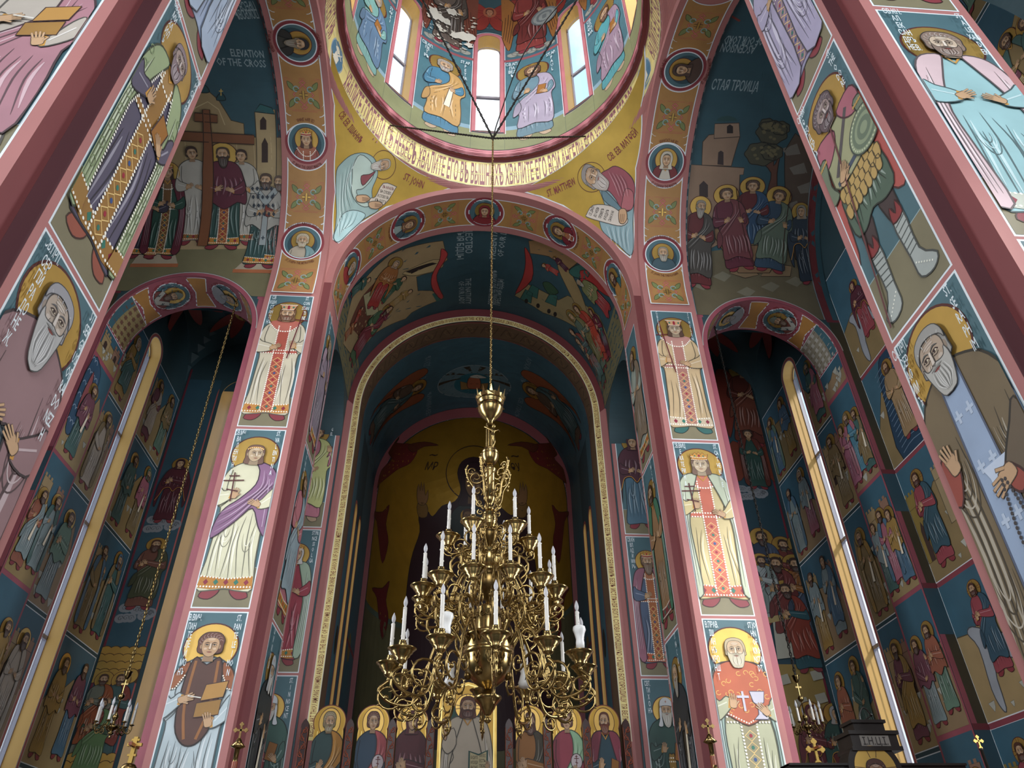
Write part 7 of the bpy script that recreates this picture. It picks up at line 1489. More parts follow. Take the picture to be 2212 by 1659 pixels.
# ================================================================ WINDOWS
def window(n, parent_mesh_fn, **k): pass
wi = 0
for k in (-2, -1, 0, 1, 2, 3, 4, -3):
    wi += 1; c = k * PI / 4; r = DR + .105; sn, cs = math.sin(c), math.cos(c)
    def q(u, z, o=0): return (sn * (r + o) + cs * u, YC + cs * (r + o) - sn * u, z)
    hw = .112; b = MB()
    def bar(u0, u1, za, zb, d=.018):
        P_ = [q(u0, za), q(u1, za), q(u1, zb), q(u0, zb)]; Q_ = [q(u0, za, d), q(u1, za, d), q(u1, zb, d), q(u0, zb, d)]
        b.face(P_); b.face(Q_[::-1])
        for i in range(4): j = (i + 1) % 4; b.face([P_[i], Q_[i], Q_[j], P_[j]])
    for u in (-hw, hw - .012): bar(u, u + .012, 5.02, 6.42)
    bar(-hw, hw, 5.02, 5.035); bar(-hw, hw, 5.66, 5.685)
    a = arc(0, 6.36, hw, PI, 0, 20); a2 = arc(0, 6.36, hw - .014, PI, 0, 20); b.grid([[q(u, z) for u, z in a], [q(u, z) for u, z in a2]])
    fr = b.build('window_%d' % wi, M_frame, origin=q(0, 5.7), structure=True)
    b = MB(); b.face([q(-hw, 5.02, .01), q(hw, 5.02, .01), q(hw, 6.36, .01)] + [q(u, z, .01) for u, z in a[::-1]] + [q(-hw, 6.36, .01)]); b.build('pane', M_glass, fr, origin=q(0, 5.7))
for s in (-1, 1):
    wi += 1; x = s * (XC + .072); b = MB()
    def bx(ya, yb, za, zb, d=.02): b.box((min(x, x + s * d), ya, za), (max(x, x + s * d), yb, zb))
    bx(4.09, 4.102, -.3, 3.32); bx(4.284, 4.29, -.3, 3.32); bx(4.248, 4.250, -.3, 3.32, .008)
    for z in (-.30, .62, 1.30, 1.985, 2.63): bx(4.09, 4.29, z, z + .022)
    a = arc(4.19, 3.30, .10, PI, 0, 16); a2 = arc(4.19, 3.30, .085, PI, 0, 16); b.grid([[(x, u, z) for u, z in a], [(x, u, z) for u, z in a2]])
    fr = b.build('window_%d' % wi, M_frame, origin=(x, 4.19, 1.5), structure=True)
    b = MB(); xx = x + s * .012; b.face([(xx, 4.09, -.3), (xx, 4.29, -.3)] + [(xx, u, z) for u, z in a[::-1]]); b.build('pane', M_glass, fr, origin=(x, 4.19, 1.5))
wi += 1; b = MB(); y = 5.12
for u in (-2.01, -1.72): b.box((u, y, -.3), (u + .014, y + .02, 3.4))
b.grid([[(u, y, z) for u, z in arc(-1.86, 3.36, .15, PI, 0, 16)], [(u, y, z) for u, z in arc(-1.86, 3.36, .135, PI, 0, 16)]])
for z in (.5, 1.5, 2.5): b.box((-2.01, y, z), (-1.71, y + .02, z + .02))
fr = b.build('window_%d' % wi, M_frame, origin=(-1.86, y, 1.5), structure=True); b = MB(); b.face([(-2.01, y + .01, -.3), (-1.71, y + .01, -.3)] + [(u, y + .01, z) for u, z in arc(-1.86, 3.36, .15, 0, PI, 16)]); b.build('pane', M_glass, fr, origin=(-1.86, y, 1.5))
for s in (-1, 1):
    for yc in (5.34, 5.62):
        wi += 1; b = MB(); x = s * (CW + .10)
        b.box((min(x, x + s * .015), yc - .06, .2), (max(x, x + s * .015), yc - .052, 2.66)); b.box((min(x, x + s * .015), yc + .052, .2), (max(x, x + s * .015), yc + .06, 2.66)); b.box((min(x, x + s * .015), yc - .06, 1.4), (max(x, x + s * .015), yc + .06, 1.415))
        fr = b.build('window_%d' % wi, M_frame, origin=(x, yc, 1.4), structure=True); b = MB(); xx = x + s * .008; b.face([(xx, yc - .06, .2), (xx, yc + .06, .2)] + [(xx, u, z) for u, z in arc(yc, 2.66, .06, 0, PI, 14)]); b.build('pane', M_glass, fr, origin=(x, yc, 1.4))

# ================================================================ CHANDELIERS
def curve3(pts, k=5):
    out = []; n = len(pts)
    for i in range(n - 1):
        p0 = pts[max(i - 1, 0)]; p1 = pts[i]; p2 = pts[i + 1]; p3 = pts[min(i + 2, n - 1)]
        for j in range(k):
            t = j / k; t2 = t * t; t3 = t2 * t; out.append(tuple(.5 * (2 * p1[a] + (p2[a] - p0[a]) * t + (2 * p0[a] - 5 * p1[a] + 4 * p2[a] - p3[a]) * t2 + (3 * p1[a] - p0[a] - 3 * p2[a] + p3[a]) * t3) for a in range(len(p1))))
    out.append(tuple(pts[-1])); return out
def spiral(cx, cz, r0, r1, a0, turns, n=18): return [(cx + (r0 + (r1 - r0) * i / n) * math.cos(a0 + turns * 2 * PI * i / n), cz + (r0 + (r1 - r0) * i / n) * math.sin(a0 + turns * 2 * PI * i / n)) for i in range(n + 1)]
def radial(pts, a, o): return [(o[0] + r * math.cos(a), o[1] + r * math.sin(a), z) for r, z in pts]
def put(ob, loc, parent=None):
    ob.location = loc if parent is None else loc - parent_loc(parent); return ob
def candle_meshes(L, rt, bulb):
    """tube, bulb, drip pan meshes built round the local origin (bay units)"""
    pan = MB(); k = rt / .0065
    pan.lathe([(0, -.055), (.006, -.055), (.007, -.05), (.004, -.046), (.014, -.040), (.018, -.033), (.016, -.031), (.026, -.024), (.025, -.021), (.034, -.013), (.033, -.010), (.042, -.003), (.045, 0), (.038, -.001), (.028, -.004), (.014, -.005), (.010, -.002), (.013, .002), (.013, .018), (.010, .021), (.012, .024), (.0, .024)], n=20)
    tube = MB(); tube.lathe([(rt, .02), (rt, .02 + L), (rt * .6, .02 + L + .002), (0, .02 + L + .002)], n=12)
    for i in range(9):
        a = i * 2.4; z = .03 + L * (i + .5) / 10; c_, s_ = math.cos(a) * rt * 1.02, math.sin(a) * rt * 1.02
        tube.box((c_ - .0012, s_ - .0012, z), (c_ + .0012, s_ + .0012, z + .004))
    bl = MB(); z0 = .02 + L; h = bulb
    bl.lathe([(rt * .55, z0), (rt * .6, z0 + h * .1), (rt * 1.05, z0 + h * .3), (rt * 1.15, z0 + h * .45), (rt * .95, z0 + h * .65), (rt * .5, z0 + h * .85), (rt * .12, z0 + h), (0, z0 + h)], n=12)
    return pan, tube, bl
def scroll_arm(a, o, r_in, r_out, z_in, z_pan, w, big=True):
    """openwork arm: main S, big scroll, curls, leaves; returns MB"""
    b = MB(); d = r_out - r_in
    main = curve3([(r_in, z_in), (r_in + d * .22, z_in + d * .28), (r_in + d * .42, z_in - d * .05), (r_in + d * .60, z_pan - d * .46), (r_in + d * .9, z_pan - d * .52), (r_out + d * .12, z_pan - d * .36), (r_out, z_pan - .055)], 6)
    b.tube(radial(main, a, o), w, 6)
    for cx, cz, r0, a0, tn, k in ((r_in + d * .30, z_in + d * .34, d * .26, -1.2, 1.35, 1.0), (r_in + d * .66, z_pan - d * .28, d * .22, 2.2, -1.3, .9), (r_out - d * .02, z_pan - d * .42, d * .18, -2.4, 1.3, .8), (r_in + d * .36, z_in - d * .34, d * .17, 1.2, -1.25, .8), (r_in + d * .12, z_in + d * .62, d * .13, 3.0, 1.2, .7)) + (((r_in + d * .72, z_pan - d * .62, d * .14, 1.4, 1.4, .8),) if big else ()):
        sp = spiral(cx, cz, r0, r0 * .22, a0, tn, 20); b.tube(radial(sp, a, o), w * k, 6, .55)
        e = sp[-1]; c = radial([e], a, o)[0]; b.lathe([(0, -w * 1.6), (w * 1.3, -w), (w * 1.6, 0), (w * 1.3, w), (0, w * 1.6)], c, 8)
        for j in (4, 8, 12):      # leaf spurs
            p = sp[j]; ca, sa = math.cos(a0 + tn * 2 * PI * j / 20), math.sin(a0 + tn * 2 * PI * j / 20); t = [(p[0], p[1]), (p[0] + ca * r0 * .3 - sa * r0 * .12, p[1] + sa * r0 * .3 + ca * r0 * .12)]; b.tube(radial(t, a, o), w * .7, 4, .2)
    return b
def mesh_child(mb, name, m, parent, origin, smooth=True): return mb.build(name, m, parent, origin=origin, smooth=smooth)
O = (0, YC, 0)
def zm(z):       # heights of the turned members
    q = ((.287, .508), (.414, .607), (.61, .772), (.73, .885), (.846, 1.003), (.978, 1.095), (1.056, 1.165), (1.168, 1.24), (1.44, 1.44), (3, 3))
    for (a, c), (b, d) in zip(q, q[1:]):
        if z <= b: return c + (d - c) * (z - a) / (b - a)
CHN = empty('chandelier', (0, YC, .508), label='large tiered brass chandelier with electric candles hanging on a chain under the dome', category='chandelier')
def body(name, prof, m=M_brass, n=40, lab=None, parent=None):
    k_ = {'crown_bowl': .74, 'globe': .8, 'spiral_column': .8, 'upper_drum': .74, 'upper_bulb': .8, 'middle_drum': .72, 'middle_bulb': .75, 'lower_drum': .82, 'lower_bowl': .82, 'lower_finial': .9}[name]
    b = MB(); b.lathe([(r * k_, zm(z)) for r, z in prof], (0, YC, 0), n); ob = b.build(name, m, parent or CHN, origin=(0, YC, zm(prof[0][1])), smooth=True)
    if lab: ob['label'] = lab
    return ob
crown = body('crown_bowl', [(0, 1.625), (.012, 1.625), (.014, 1.64), (.03, 1.652), (.055, 1.672), (.068, 1.695), (.072, 1.712), (.066, 1.716), (.07, 1.724), (.074, 1.728), (.074, 1.742), (.07, 1.745), (.069, 1.738), (.05, 1.70), (.0, 1.69)])
b = MB()
for k in range(12):
    a = k * PI / 6; p = lambda t, r, z: ((r * .74) * math.cos(a + t), YC + (r * .74) * math.sin(a + t), z)
    b.face([p(-.24, .074, 1.74), p(.24, .074, 1.74), p(.28, .084, 1.757), p(.1, .083, 1.754), p(0, .092, 1.785), p(-.1, .083, 1.754), p(-.28, .084, 1.757)])
    b.lathe([(0, -.004), (.004, 0), (0, .004)], p(0, .0735, 1.705), 8)
b.build('crown_leaves', M_brass, crown, origin=(0, YC, 1.745))
b = MB(); b.tube([(0, YC, 1.60), (0, YC, 1.49)], .010, 10); b.tube([(-.013, YC - .002, 1.63), (-.013, YC - .002, 1.48)], .004, 8)
stem = b.build('upper_stem', M_brass, CHN, origin=(0, YC, 1.55), smooth=True)
b = MB()      # little crucified figure, cast in brass
b.tube(curve3([(.008, YC - .022, 1.600), (.012, YC - .024, 1.578), (.010, YC - .026, 1.556), (.016, YC - .026, 1.530), (.010, YC - .026, 1.508), (.012, YC - .024, 1.490)]), .007, 8, [.5, .7, .9, 1, 1.1, 1.05, .9, .8, .85, .95, 1.0, .9, .8, .75, .7, .7, .65, .6, .6, .55, .5, .5, .5, .5, .5, .4][:26])
b.lathe([(0, -.009), (.006, -.005), (.007, .001), (.005, .008), (0, .010)], (.013, YC - .028, 1.600), 10); b.tube([(.012, YC - .024, 1.580), (-.014, YC - .018, 1.600), (-.022, YC - .012, 1.606)], .0035, 6); b.tube([(.014, YC - .024, 1.580), (.030, YC - .016, 1.592), (.038, YC - .010, 1.588)], .0035, 6)
b.build('crucifix_figure', M_brass, stem, origin=(.01, YC - .02, 1.55), smooth=True)['label'] = 'small cast figure with spread arms'
body('globe', [(0, 1.435), (.012, 1.437), (.03, 1.448), (.04, 1.465), (.043, 1.48), (.043, 1.484), (.0405, 1.4845), (.0405, 1.4875), (.042, 1.488), (.04, 1.498), (.03, 1.512), (.015, 1.52), (0, 1.522)])
col_ = body('spiral_column', [(.0, 1.17), (.018, 1.17), (.022, 1.18), (.014, 1.195), (.012, 1.205), (.02, 1.215), (.028, 1.235), (.026, 1.245), (.024, 1.25), (.024, 1.39), (.03, 1.40), (.032, 1.41), (.024, 1.42), (.016, 1.432), (.01, 1.44)])
b = MB()
for k in range(4): b.tube([(.020 * math.cos(t * 4 + k * PI / 2), YC + .020 * math.sin(t * 4 + k * PI / 2), zm(1.252 + .137 * t)) for t in [i / 16 for i in range(17)]], .0025, 5)
b.build('spiral_ribs', M_dbrass, col_, origin=(0, YC, 1.32), smooth=True)
for k in range(5):
    a = k * 2 * PI / 5 + .5; b = MB()
    for cx, cz, r0, a0, tn in ((.062, 1.385, .034, -2.6, 1.3), (.052, 1.325, .024, -2.2, -1.2), (.044, 1.275, .018, -2.4, 1.2), (.04, 1.238, .014, 1.0, -1.1), (.085, 1.41, .02, 2.8, -1.2)): b.tube(radial(spiral(cx * .85, cz, r0 * .85, r0 * .2, a0, tn, 18), a, O), .0034, 6, .6)
    b.tube(radial(curve3([(.022, 1.25), (.05, 1.29), (.06, 1.34), (.082, 1.38), (.092, 1.42), (.086, 1.44)]), a, O), .004, 6)
    for j in range(5): b.lathe([(0, -.008), (.007, 0), (0, .008)], radial([(.080 + .003 * j, 1.35 + .018 * j)], a, O)[0], 6)
    b.build('scroll_bracket', M_brass, CHN, origin=(0, YC, 1.33), smooth=True)
body('upper_drum', [(.0, 1.055), (.02, 1.055), (.028, 1.065), (.03, 1.078), (.034, 1.082), (.036, 1.09), (.034, 1.095), (.037, 1.10), (.037, 1.14), (.034, 1.145), (.036, 1.15), (.03, 1.158), (.018, 1.165), (0, 1.168)])
body('upper_bulb', [(0, .975), (.014, .978), (.016, .985), (.022, .992), (.036, 1.01), (.042, 1.028), (.043, 1.04), (.036, 1.05), (.022, 1.056)], M_dbrass)
body('middle_drum', [(0, .845), (.032, .848), (.036, .858), (.034, .866), (.04, .872), (.048, .885), (.049, .895), (.052, .90), (.053, .935), (.05, .948), (.046, .955), (.048, .96), (.038, .97), (.02, .978), (0, .98)])
body('middle_bulb', [(0, .73), (.014, .733), (.014, .742), (.03, .752), (.055, .775), (.066, .80), (.068, .82), (.06, .835), (.05, .84), (.054, .846), (.04, .85)], M_dbrass)
body('lower_drum', [(0, .605), (.05, .61), (.056, .62), (.05, .628), (.053, .634), (.054, .64), (.054, .70), (.05, .706), (.053, .712), (.045, .722), (.02, .73), (0, .732)])
bowl = body('lower_bowl', [(0, .412), (.012, .415), (.02, .421), (.04, .43), (.068, .452), (.088, .482), (.097, .515), (.098, .535), (.100, .54), (.1045, .545), (.1045, .556), (.098, .56), (.101, .565), (.098, .60), (.104, .606), (.107, .61), (.107, .618), (.102, .62), (.08, .616), (0, .61)], n=56)
b = MB(); q_ = lambda a, r, z: (r * math.cos(a), YC + r * math.sin(a), zm(z))
b.tube([q_(PI * j / 24, .0835, .602 if j % 2 == 0 else .574) for j in range(49)], .0022, 5, cap=False); b.build('zigzag_band', M_dbrass, bowl, origin=(0, YC, .75))
for k in range(12):
    a = k * PI / 6; b = MB(); b.tube([q_(a + t * .11, .0812 - .004 * (z < .51), z) for t, z in ((-1, .536), (-1.3, .52), (-.6, .502), (0, .492), (.6, .502), (1.3, .52), (1, .536), (0, .510), (-.7, .534))], .0024, 5); b.build('palmette', M_dbrass, bowl, origin=q_(a, .08, .515))
for k in range(6):
    a = k * PI / 3; b = MB(); b.lathe([(.0, -.014), (.010, -.010), (.013, 0), (.010, .011), (0, .015)], (.066 * math.cos(a), YC + .066 * math.sin(a), zm(.466)), 12); b.build('boss', M_dbrass, bowl, origin=(.066 * math.cos(a), YC + .066 * math.sin(a), zm(.466)), smooth=True)
body('lower_finial', [(0, .287), (.006, .288), (.0125, .296), (.013, .302), (.009, .309), (.004, .312), (.006, .316), (.012, .32), (.02, .335), (.024, .34), (.03, .355), (.044, .37), (.05, .382), (.048, .388), (.032, .397), (.022, .404), (.018, .414), (0, .416)])
for zz in ((1.10, .0275, 8), (.918, .0382, 10), (.67, .0445, 12)):      # chased scroll relief on the drums
    b = MB()
    for k in range(zz[2]):
        a = 2 * PI * k / zz[2]; b.tube([((zz[1] + .0006) * math.cos(a + u / zz[1]), YC + (zz[1] + .0006) * math.sin(a + u / zz[1]), zm(zz[0] + .018) + v) for u, v in spiral(0, 0, .011, .003, k % 2 * PI, 1.2 * (1 if k % 2 else -1), 12)], .0016, 4)
    b.build('relief_band', M_dbrass, CHN, origin=(0, YC, zm(zz[0])), smooth=True)
# tiers
def tier(n, rad, zpan, r_in, z_in, a0, L, w, big):
    pan, tube, bl = candle_meshes(L, .0062, .037)
    base = None
    for k in range(n):
        a = a0 + 2 * PI * k / n
        if base is None:
            arm = scroll_arm(0, (0, 0), r_in, rad, z_in, zpan, w, big).build('arm', M_brass, None, origin=(0, 0, zpan), smooth=True)
            pn = pan.build('drip_pan', M_brass, None, smooth=True); tb = tube.build('candle', M_wax, None, smooth=False); bb = bl.build('bulb', M_bulb, None, smooth=True)
            base = (arm, pn, tb, bb); obs = base
        else:
            obs = tuple(o.copy() for o in base)
            for o in obs: C.objects.link(o)
        arm, pn, tb, bb = obs
        arm.parent = CHN; arm.location = W3((0, YC, zpan)) - Vector(CHN.location); arm.rotation_euler = (0, 0, a)
        for o in (pn, tb, bb): o.parent = arm; o.location = (rad * S, 0, 0)
cw = PI / 2     # tier angles measured from the side facing the camera
tier(6, .149, 1.13, .022, 1.09, -PI / 2 + math.radians(-25), .084, .0040, False)
tier(12, .232, .925, .038, .95, -PI / 2 + math.radians(15), .098, .0045, False)
tier(12, .318, .685, .080, .74, -PI / 2 + math.radians(1.5), .108, .0052, True)
def white_bulb(p, down, par):
    b = MB(); f = -1 if down else 1; b.lathe([(0, 0), (.013, 0), (.014, f * .02), (.012, f * .03), (.017, f * .05), (.021, f * .06), (.019, f * .07), (.01, f * .075), (0, f * .076)], p, 18)
    ob = b.build('white_bulb', M_white, CHN, origin=p, smooth=True); ob['label'] = 'stubby white bulb'
for an, rad, dn, z in ((math.radians(-30), .275, False, .70), (math.radians(60), .325, False, .69), (math.radians(110), .13, True, .70), (math.radians(-110), .13, True, .70)):
    white_bulb((rad * math.sin(an) , YC - rad * math.cos(an), z), dn, CHN)

# chains ------------------------------------------------------------
def chain(name, p, q, link, thick, m, label, cat, group=None):
    p, q = Vector(p), Vector(q); d = q - p; L = d.length; n = max(2, int(L / (link * .72))); d.normalize(); up = d.orthogonal().normalized(); sd = d.cross(up); b = MB()
    for i in range(n):
        c = p + d * (L * (i + .5) / n); u = up if i % 2 else sd; a = link / 2 - thick * .5
        pts = [c + d * (a * math.cos(t)) + u * (a * .52 * math.sin(t)) for t in [2 * PI * j / 10 for j in range(10)]]
        rows = []
        for j in range(10):
            t = (pts[(j + 1) % 10] - pts[j - 1]).normalized(); nn = (pts[j] - c).normalized(); nn = (nn - t * nn.dot(t)).normalized(); bb = t.cross(nn)
            rows.append([pts[j] + (nn * math.cos(x) + bb * math.sin(x)) * thick / 2 for x in (0, PI / 2, PI, 3 * PI / 2)])
        rows.append(rows[0]); b.grid(rows, True)
    ob = b.build(name, m, origin=tuple(p), smooth=True); ob['label'] = label; ob['category'] = cat
    if group: ob['group'] = group
    return ob
NODE = (0, YC, 3.545)
chain('chain', (0, YC, 1.69), NODE, .022, .006, M_brass, 'long vertical brass chain from the ring of chains down to the big chandelier', 'chain')
ctxt = {(-1, 1): 'nearly level dark chain running from the junction left to the dome ring', (1, 1): 'nearly level dark chain running from the junction right to the dome ring', (-1, -1): 'dark chain rising steeply up and left from the junction past the flaked plaster', (1, -1): 'dark chain rising steeply up and right from the junction across the drum window'}
for (sx, sy), t in ctxt.items(): chain('chain', NODE, (sx * .712, YC + sy * .712, 4.655), .024, .0075, M_iron, t, 'chain', 'chains from the dome ring')
wr = curve3([(0, YC, 3.52), (.03, YC - .05, 3.66), (.16, YC - .25, 4.0), (.38, YC - .36, 4.4), (.62, YC - .42, 4.75), (.9, YC - .2, 5.3)], 8)
b = MB(); b.tube(wr, .0035, 5); o = b.build('electric_cable', M_iron, origin=NODE, smooth=True); o['label'] = 'thin dark electric cable looping beside the right steep chain in the dome'; o['category'] = 'cable'
# two small chandeliers in the side chapels
def small_chandelier(s, x, y, zc, sc, top, lab):
    R = empty('small_chandelier', (x, y, zc), label=lab, category='chandelier', group='small chandeliers in the side bays')
    def bd(name, prof, m=M_brass): b = MB(); b.lathe([(r * sc, z * sc) for r, z in prof], (x, y, zc), 24); return b.build(name, m, R, origin=(x, y, zc), smooth=True)
    bd('bowl', [(0, -.16), (.012, -.155), (.02, -.14), (.01, -.125), (.02, -.11), (.05, -.09), (.03, -.075), (.015, -.07), (.04, -.05), (.09, -.02), (.10, 0), (.08, .01), (.04, .02), (.03, .04), (.015, .06), (.02, .08), (.045, .12), (.045, .15), (.02, .18), (.01, .2)])
    bd('stem', [(0, .2), (.012, .2), (.012, .36), (.02, .365), (.012, .37), (.0, .37)]); bd('globe', [(0, .37), (.03, .38), (.045, .40), (.05, .42), (.045, .44), (.03, .46), (0, .47)])
    bd('crown_cup', [(.0, .66), (.01, .66), (.03, .68), (.05, .72), (.055, .76), (.065, .78), (.05, .765), (.04, .73), (.0, .70)])
    b = MB(); b.tube([(x, y, zc + .46 * sc), (x, y, zc + .67 * sc)], .012 * sc, 8); b.box((x - .05 * sc, y - .008 * sc, zc + .585 * sc), (x + .05 * sc, y + .008 * sc, zc + .61 * sc)); b.build('cross_stem', M_brass, R, origin=(x, y, zc + .56 * sc))
    base = None
    for k in range(7):
        a = 2 * PI * k / 7 + .3
        if base is None:
            b = MB(); b.tube(radial(curve3([(.08 * sc, 0), (.13 * sc, .02 * sc), (.17 * sc, -.06 * sc), (.23 * sc, -.08 * sc), (.26 * sc, -.02 * sc), (.25 * sc, .03 * sc)]), 0, (0, 0)), .008 * sc, 6)
            for c_, r0, a0, tn in (((.15 * sc, -.06 * sc), .045 * sc, 1, 1.3), ((.22 * sc, -.06 * sc), .035 * sc, 2, -1.2)): b.tube(radial(spiral(c_[0], c_[1], r0, r0 * .2, a0, tn), 0, (0, 0)), .006 * sc, 5)
            arm = b.build('arm', M_dbrass, None, smooth=True)
            b = MB(); b.lathe([(0, -.02 * sc), (.02 * sc, -.015 * sc), (.04 * sc, 0), (.02 * sc, 0), (.015 * sc, .02 * sc)], (0, 0, 0), 14); pn = b.build('drip_pan', M_dbrass, None, smooth=True)
            b = MB(); b.lathe([(.018 * sc, .01 * sc), (.018 * sc, .2 * sc), (0, .2 * sc)], (0, 0, 0), 10); tb = b.build('candle', M_wax, None)
            b = MB(); b.lathe([(.008 * sc, .2 * sc), (.018 * sc, .23 * sc), (.021 * sc, .25 * sc), (.013 * sc, .285 * sc), (.002 * sc, .32 * sc), (0, .32 * sc)], (0, 0, 0), 10); bb = b.build('bulb', M_bulb, None, smooth=True); base = (arm, pn, tb, bb); obs = base
        else:
            obs = tuple(o.copy() for o in base)
            for o in obs: C.objects.link(o)
        arm, pn, tb, bb = obs; arm.parent = R; arm.location = (0, 0, 0); arm.rotation_euler = (0, 0, a)
        for o in (pn, tb, bb): o.parent = arm; o.location = (.25 * sc * S, 0, .04 * sc * S)
    chain('chain', (x, y, zc + .72 * sc), (x, y, top), .026, .0065, M_iron if s > 0 else M_brass, ('long thin chain holding the small chandelier in the %s side bay' % ('right' if s > 0 else 'left')), 'chain', 'chains of the small chandeliers')

# ================================================================ ICON SCREEN
IY = 4.66; E_M = M_gilt
def plate(pts, y0, y1, m, name, parent, origin):
    """upright plate cut to an outline given in x,z"""
    b = MB(); b.grid([[(x, y0, z) for x, z in pts], [(x, y1, z) for x, z in pts]], True); b.face([(x, y0, z) for x, z in pts][::-1]); b.face([(x, y1, z) for x, z in pts]); return b.build(name, m, parent, origin=origin)
def icon_outline(cx, w, z0, zs_, zt, rr):
    p = [(cx - w, z0), (cx + w, z0), (cx + w, zs_)]; p += [(cx + rr * math.cos(t), zt - rr + rr * math.sin(t)) for t in [-.45 + (PI + .9) * k / 24 for k in range(25)]]; p += [(cx - w, zs_)]; return p
def at(px, py, y): d = pray(px, py); t = y / d.y; return (X0 + d.x * t, d.z * t)
icons = [(717, 1524, 'gold icon of a curly-bearded apostle in green and ochre with scroll, far left', dict(tunic='#2c4444', cloak='#a8762c', ctype='himation', hand_='scroll', turn=.5, head_=dict(style='curly', hair='#8a7c5c', beard='short', bcol='#8a7c5c'))),
         (810, 1524, 'gold icon of a winged archangel in blue and rose holding a pale orb', dict(tunic='#243c50', cloak='#a3484c', ctype='himation', hand_='orb', turn=.4, head_=dict(style='curly', hair='#5a3020'))),
         (893, 1524, 'gold-ground icon of a woman in dark maroon veil over blue, left of the central icon', dict(tunic='#20404c', cloak='#4a141e', ctype='veil', hand_='prayl', turn=.5, head_=dict(style='veil', hatc='#4a141e'))),
         (1144, 1524, 'gold-ground icon of a long-haired prophet in dark olive cloak, right of the central icon', dict(tunic='#8a5a24', cloak='#3a3220', ctype='himation', hand_='prayl', turn=-.5, head_=dict(style='long', hair='#4a2414', beard='mid', bcol='#4a2414'))),
         (1222, 1524, 'gold-ground icon of a winged archangel in rose sleeve and mint green robe with pale orb', dict(tunic='#8a3444', cloak='#8ab08c', ctype='himation', hand_='orb', turn=-.4, head_=dict(style='curly', hair='#5a3020'))),
         (1302, 1524, 'gold-ground icon of a balding brown-bearded apostle in mauve robe holding a red book, far right', dict(tunic='#24404c', cloak='#7c3444', ctype='mantle', hand_='book', turn=-.5, head_=dict(style='bald', hair='#5a3020', beard='mid', bcol='#6a3018')))]
cols_px = [662, 759, 849, 932, 1099, 1180, 1264, 1350]
def screen_paint(surf): return Paint(surf)
ih = .88
for px_, py_, lb, kw in icons:
    x, zt = at(px_, py_, IY); zt -= 0
    R = empty('icon', (x, IY, zt - ih), label=lb, category='icon', group='icons in the top row of the icon screen')
    fr = plate(icon_outline(x, .085, zt - ih, zt - .155, zt + .002, .092), IY, IY + .035, M_gilt, 'panel', R, (x, IY, zt - .4))
    P = Paint(PY(IY)); P.poly(icon_outline(x, .079, zt - ih + .008, zt - .16, zt - .005, .085), (*h2l('#b08c3c'), .15), .6); P.line([(x - .064, zt - ih), (x - .064, zt - .175), (x - .062, zt - .14)], .005, (*h2l('#e0c878'), .0), 1.4); P.line([(x + .064, zt - ih), (x + .064, zt - .175)], .005, (*h2l('#e0c878'), 0.), 1.4)
    P.line(ell(x, zt - .09, .092, .092, 30, -.45, PI + .45), .005, '#6a2818', 1.4)
    P.clip = icon_outline(x, .079, zt - ih + .008, zt - .16, zt - .005, .085); P.clip = [(x - .086, zt - ih), (x + .086, zt - ih), (x + .086, zt), (x - .086, zt)]
    if 'archangel' in lb:
        T = T2((x, zt - ih + .04), (.72, 0), (0, .74))
        for sx in (-1, 1): shape(P, T, [(sx * .04, .72), (sx * .11, .88), (sx * .12, .7), (sx * .11, .3), (sx * .08, .1), (sx * .07, .4)], '#4a3018', 1.6)
    saint(P, T2((x, zt - ih + .035), (.86, 0), (0, .80)), hem=None, lv=2, hr=.05, halor=.095, wide_=1, **{k: v for k, v in kw.items()}) if False else saint(P, T2((x, zt - ih + .02), (.66, 0), (0, .84)), hem=None, lv=2, hr=.046, halor=.09, **kw)
    P.clip = None; o = P.build('painting', M_fresco, None); o.parent = R; o.location = o.location - Vector(R.location)
cx, zt = at(1012, 1478, IY); R = empty('icon', (cx, IY, zt - .95), label='large central gold icon of a seated white-robed figure with open book on red diamond', category='icon')
w_ = .172; pts = [(cx - w_, zt - .95), (cx + w_, zt - .95), (cx + w_, zt - .13), (cx + w_ * .93, zt - .06), (cx + w_ * .6, zt - .015), (cx, zt + .01), (cx - w_ * .6, zt - .015), (cx - w_ * .93, zt - .06), (cx - w_, zt - .13)]
plate(pts, IY - .01, IY + .035, M_gilt, 'panel', R, (cx, IY, zt - .5)); P = Paint(PY(IY - .01)); inn = [(cx + (a - cx) * .9, zt - .5 + (z - zt + .5) * .97) for a, z in pts]
P.poly(inn, (*h2l('#a8843a'), .2), .6); P.line(inn, .006, (*h2l('#e8d488'), 0.), 1.2, closed=True)
P.clip = [(cx - .15, zt - .95), (cx + .15, zt - .95), (cx + .15, zt), (cx - .15, zt)]
P.poly(ell(cx, zt - .48, .148, .42, 40), '#1f4a3e', 1.6); P.poly(ell(cx - .02, zt - .5, .10, .36, 30), '#3f6a58', 1.8)
P.poly([(cx - .15, zt - .46), (cx - .03, zt - .16), (cx + .03, zt - .16), (cx + .15, zt - .46), (cx + .09, zt - .75), (cx - .09, zt - .75)], '#a8372c', 2.2)
T = T2((cx, zt - .92), (.9, 0), (0, .86)); saint(P, T, tunic='#b5aa98', cloak='#b0a694', ctype='mantle', hem=None, hand_=None, lv=3, crossh=True, halor=.082, hr=.05, head_=dict(style='long', hair='#5a2c1c', beard='short', bcol='#4a2418'))
shape(P, T, [(-.14, .42), (-.05, .46), (.0, .40), (.06, .46), (.15, .42), (.14, .25), (.1, .1), (.02, .05), (-.08, .05), (-.14, .2)], '#b5aa98', 18)
for k in range(7): P.line(smooth([(-.12 + .04 * k, .43), (-.13 + .045 * k, .3), (-.09 + .03 * k, .1)], False, 4), .005, '#7a5a48', 19, T, taper=True)
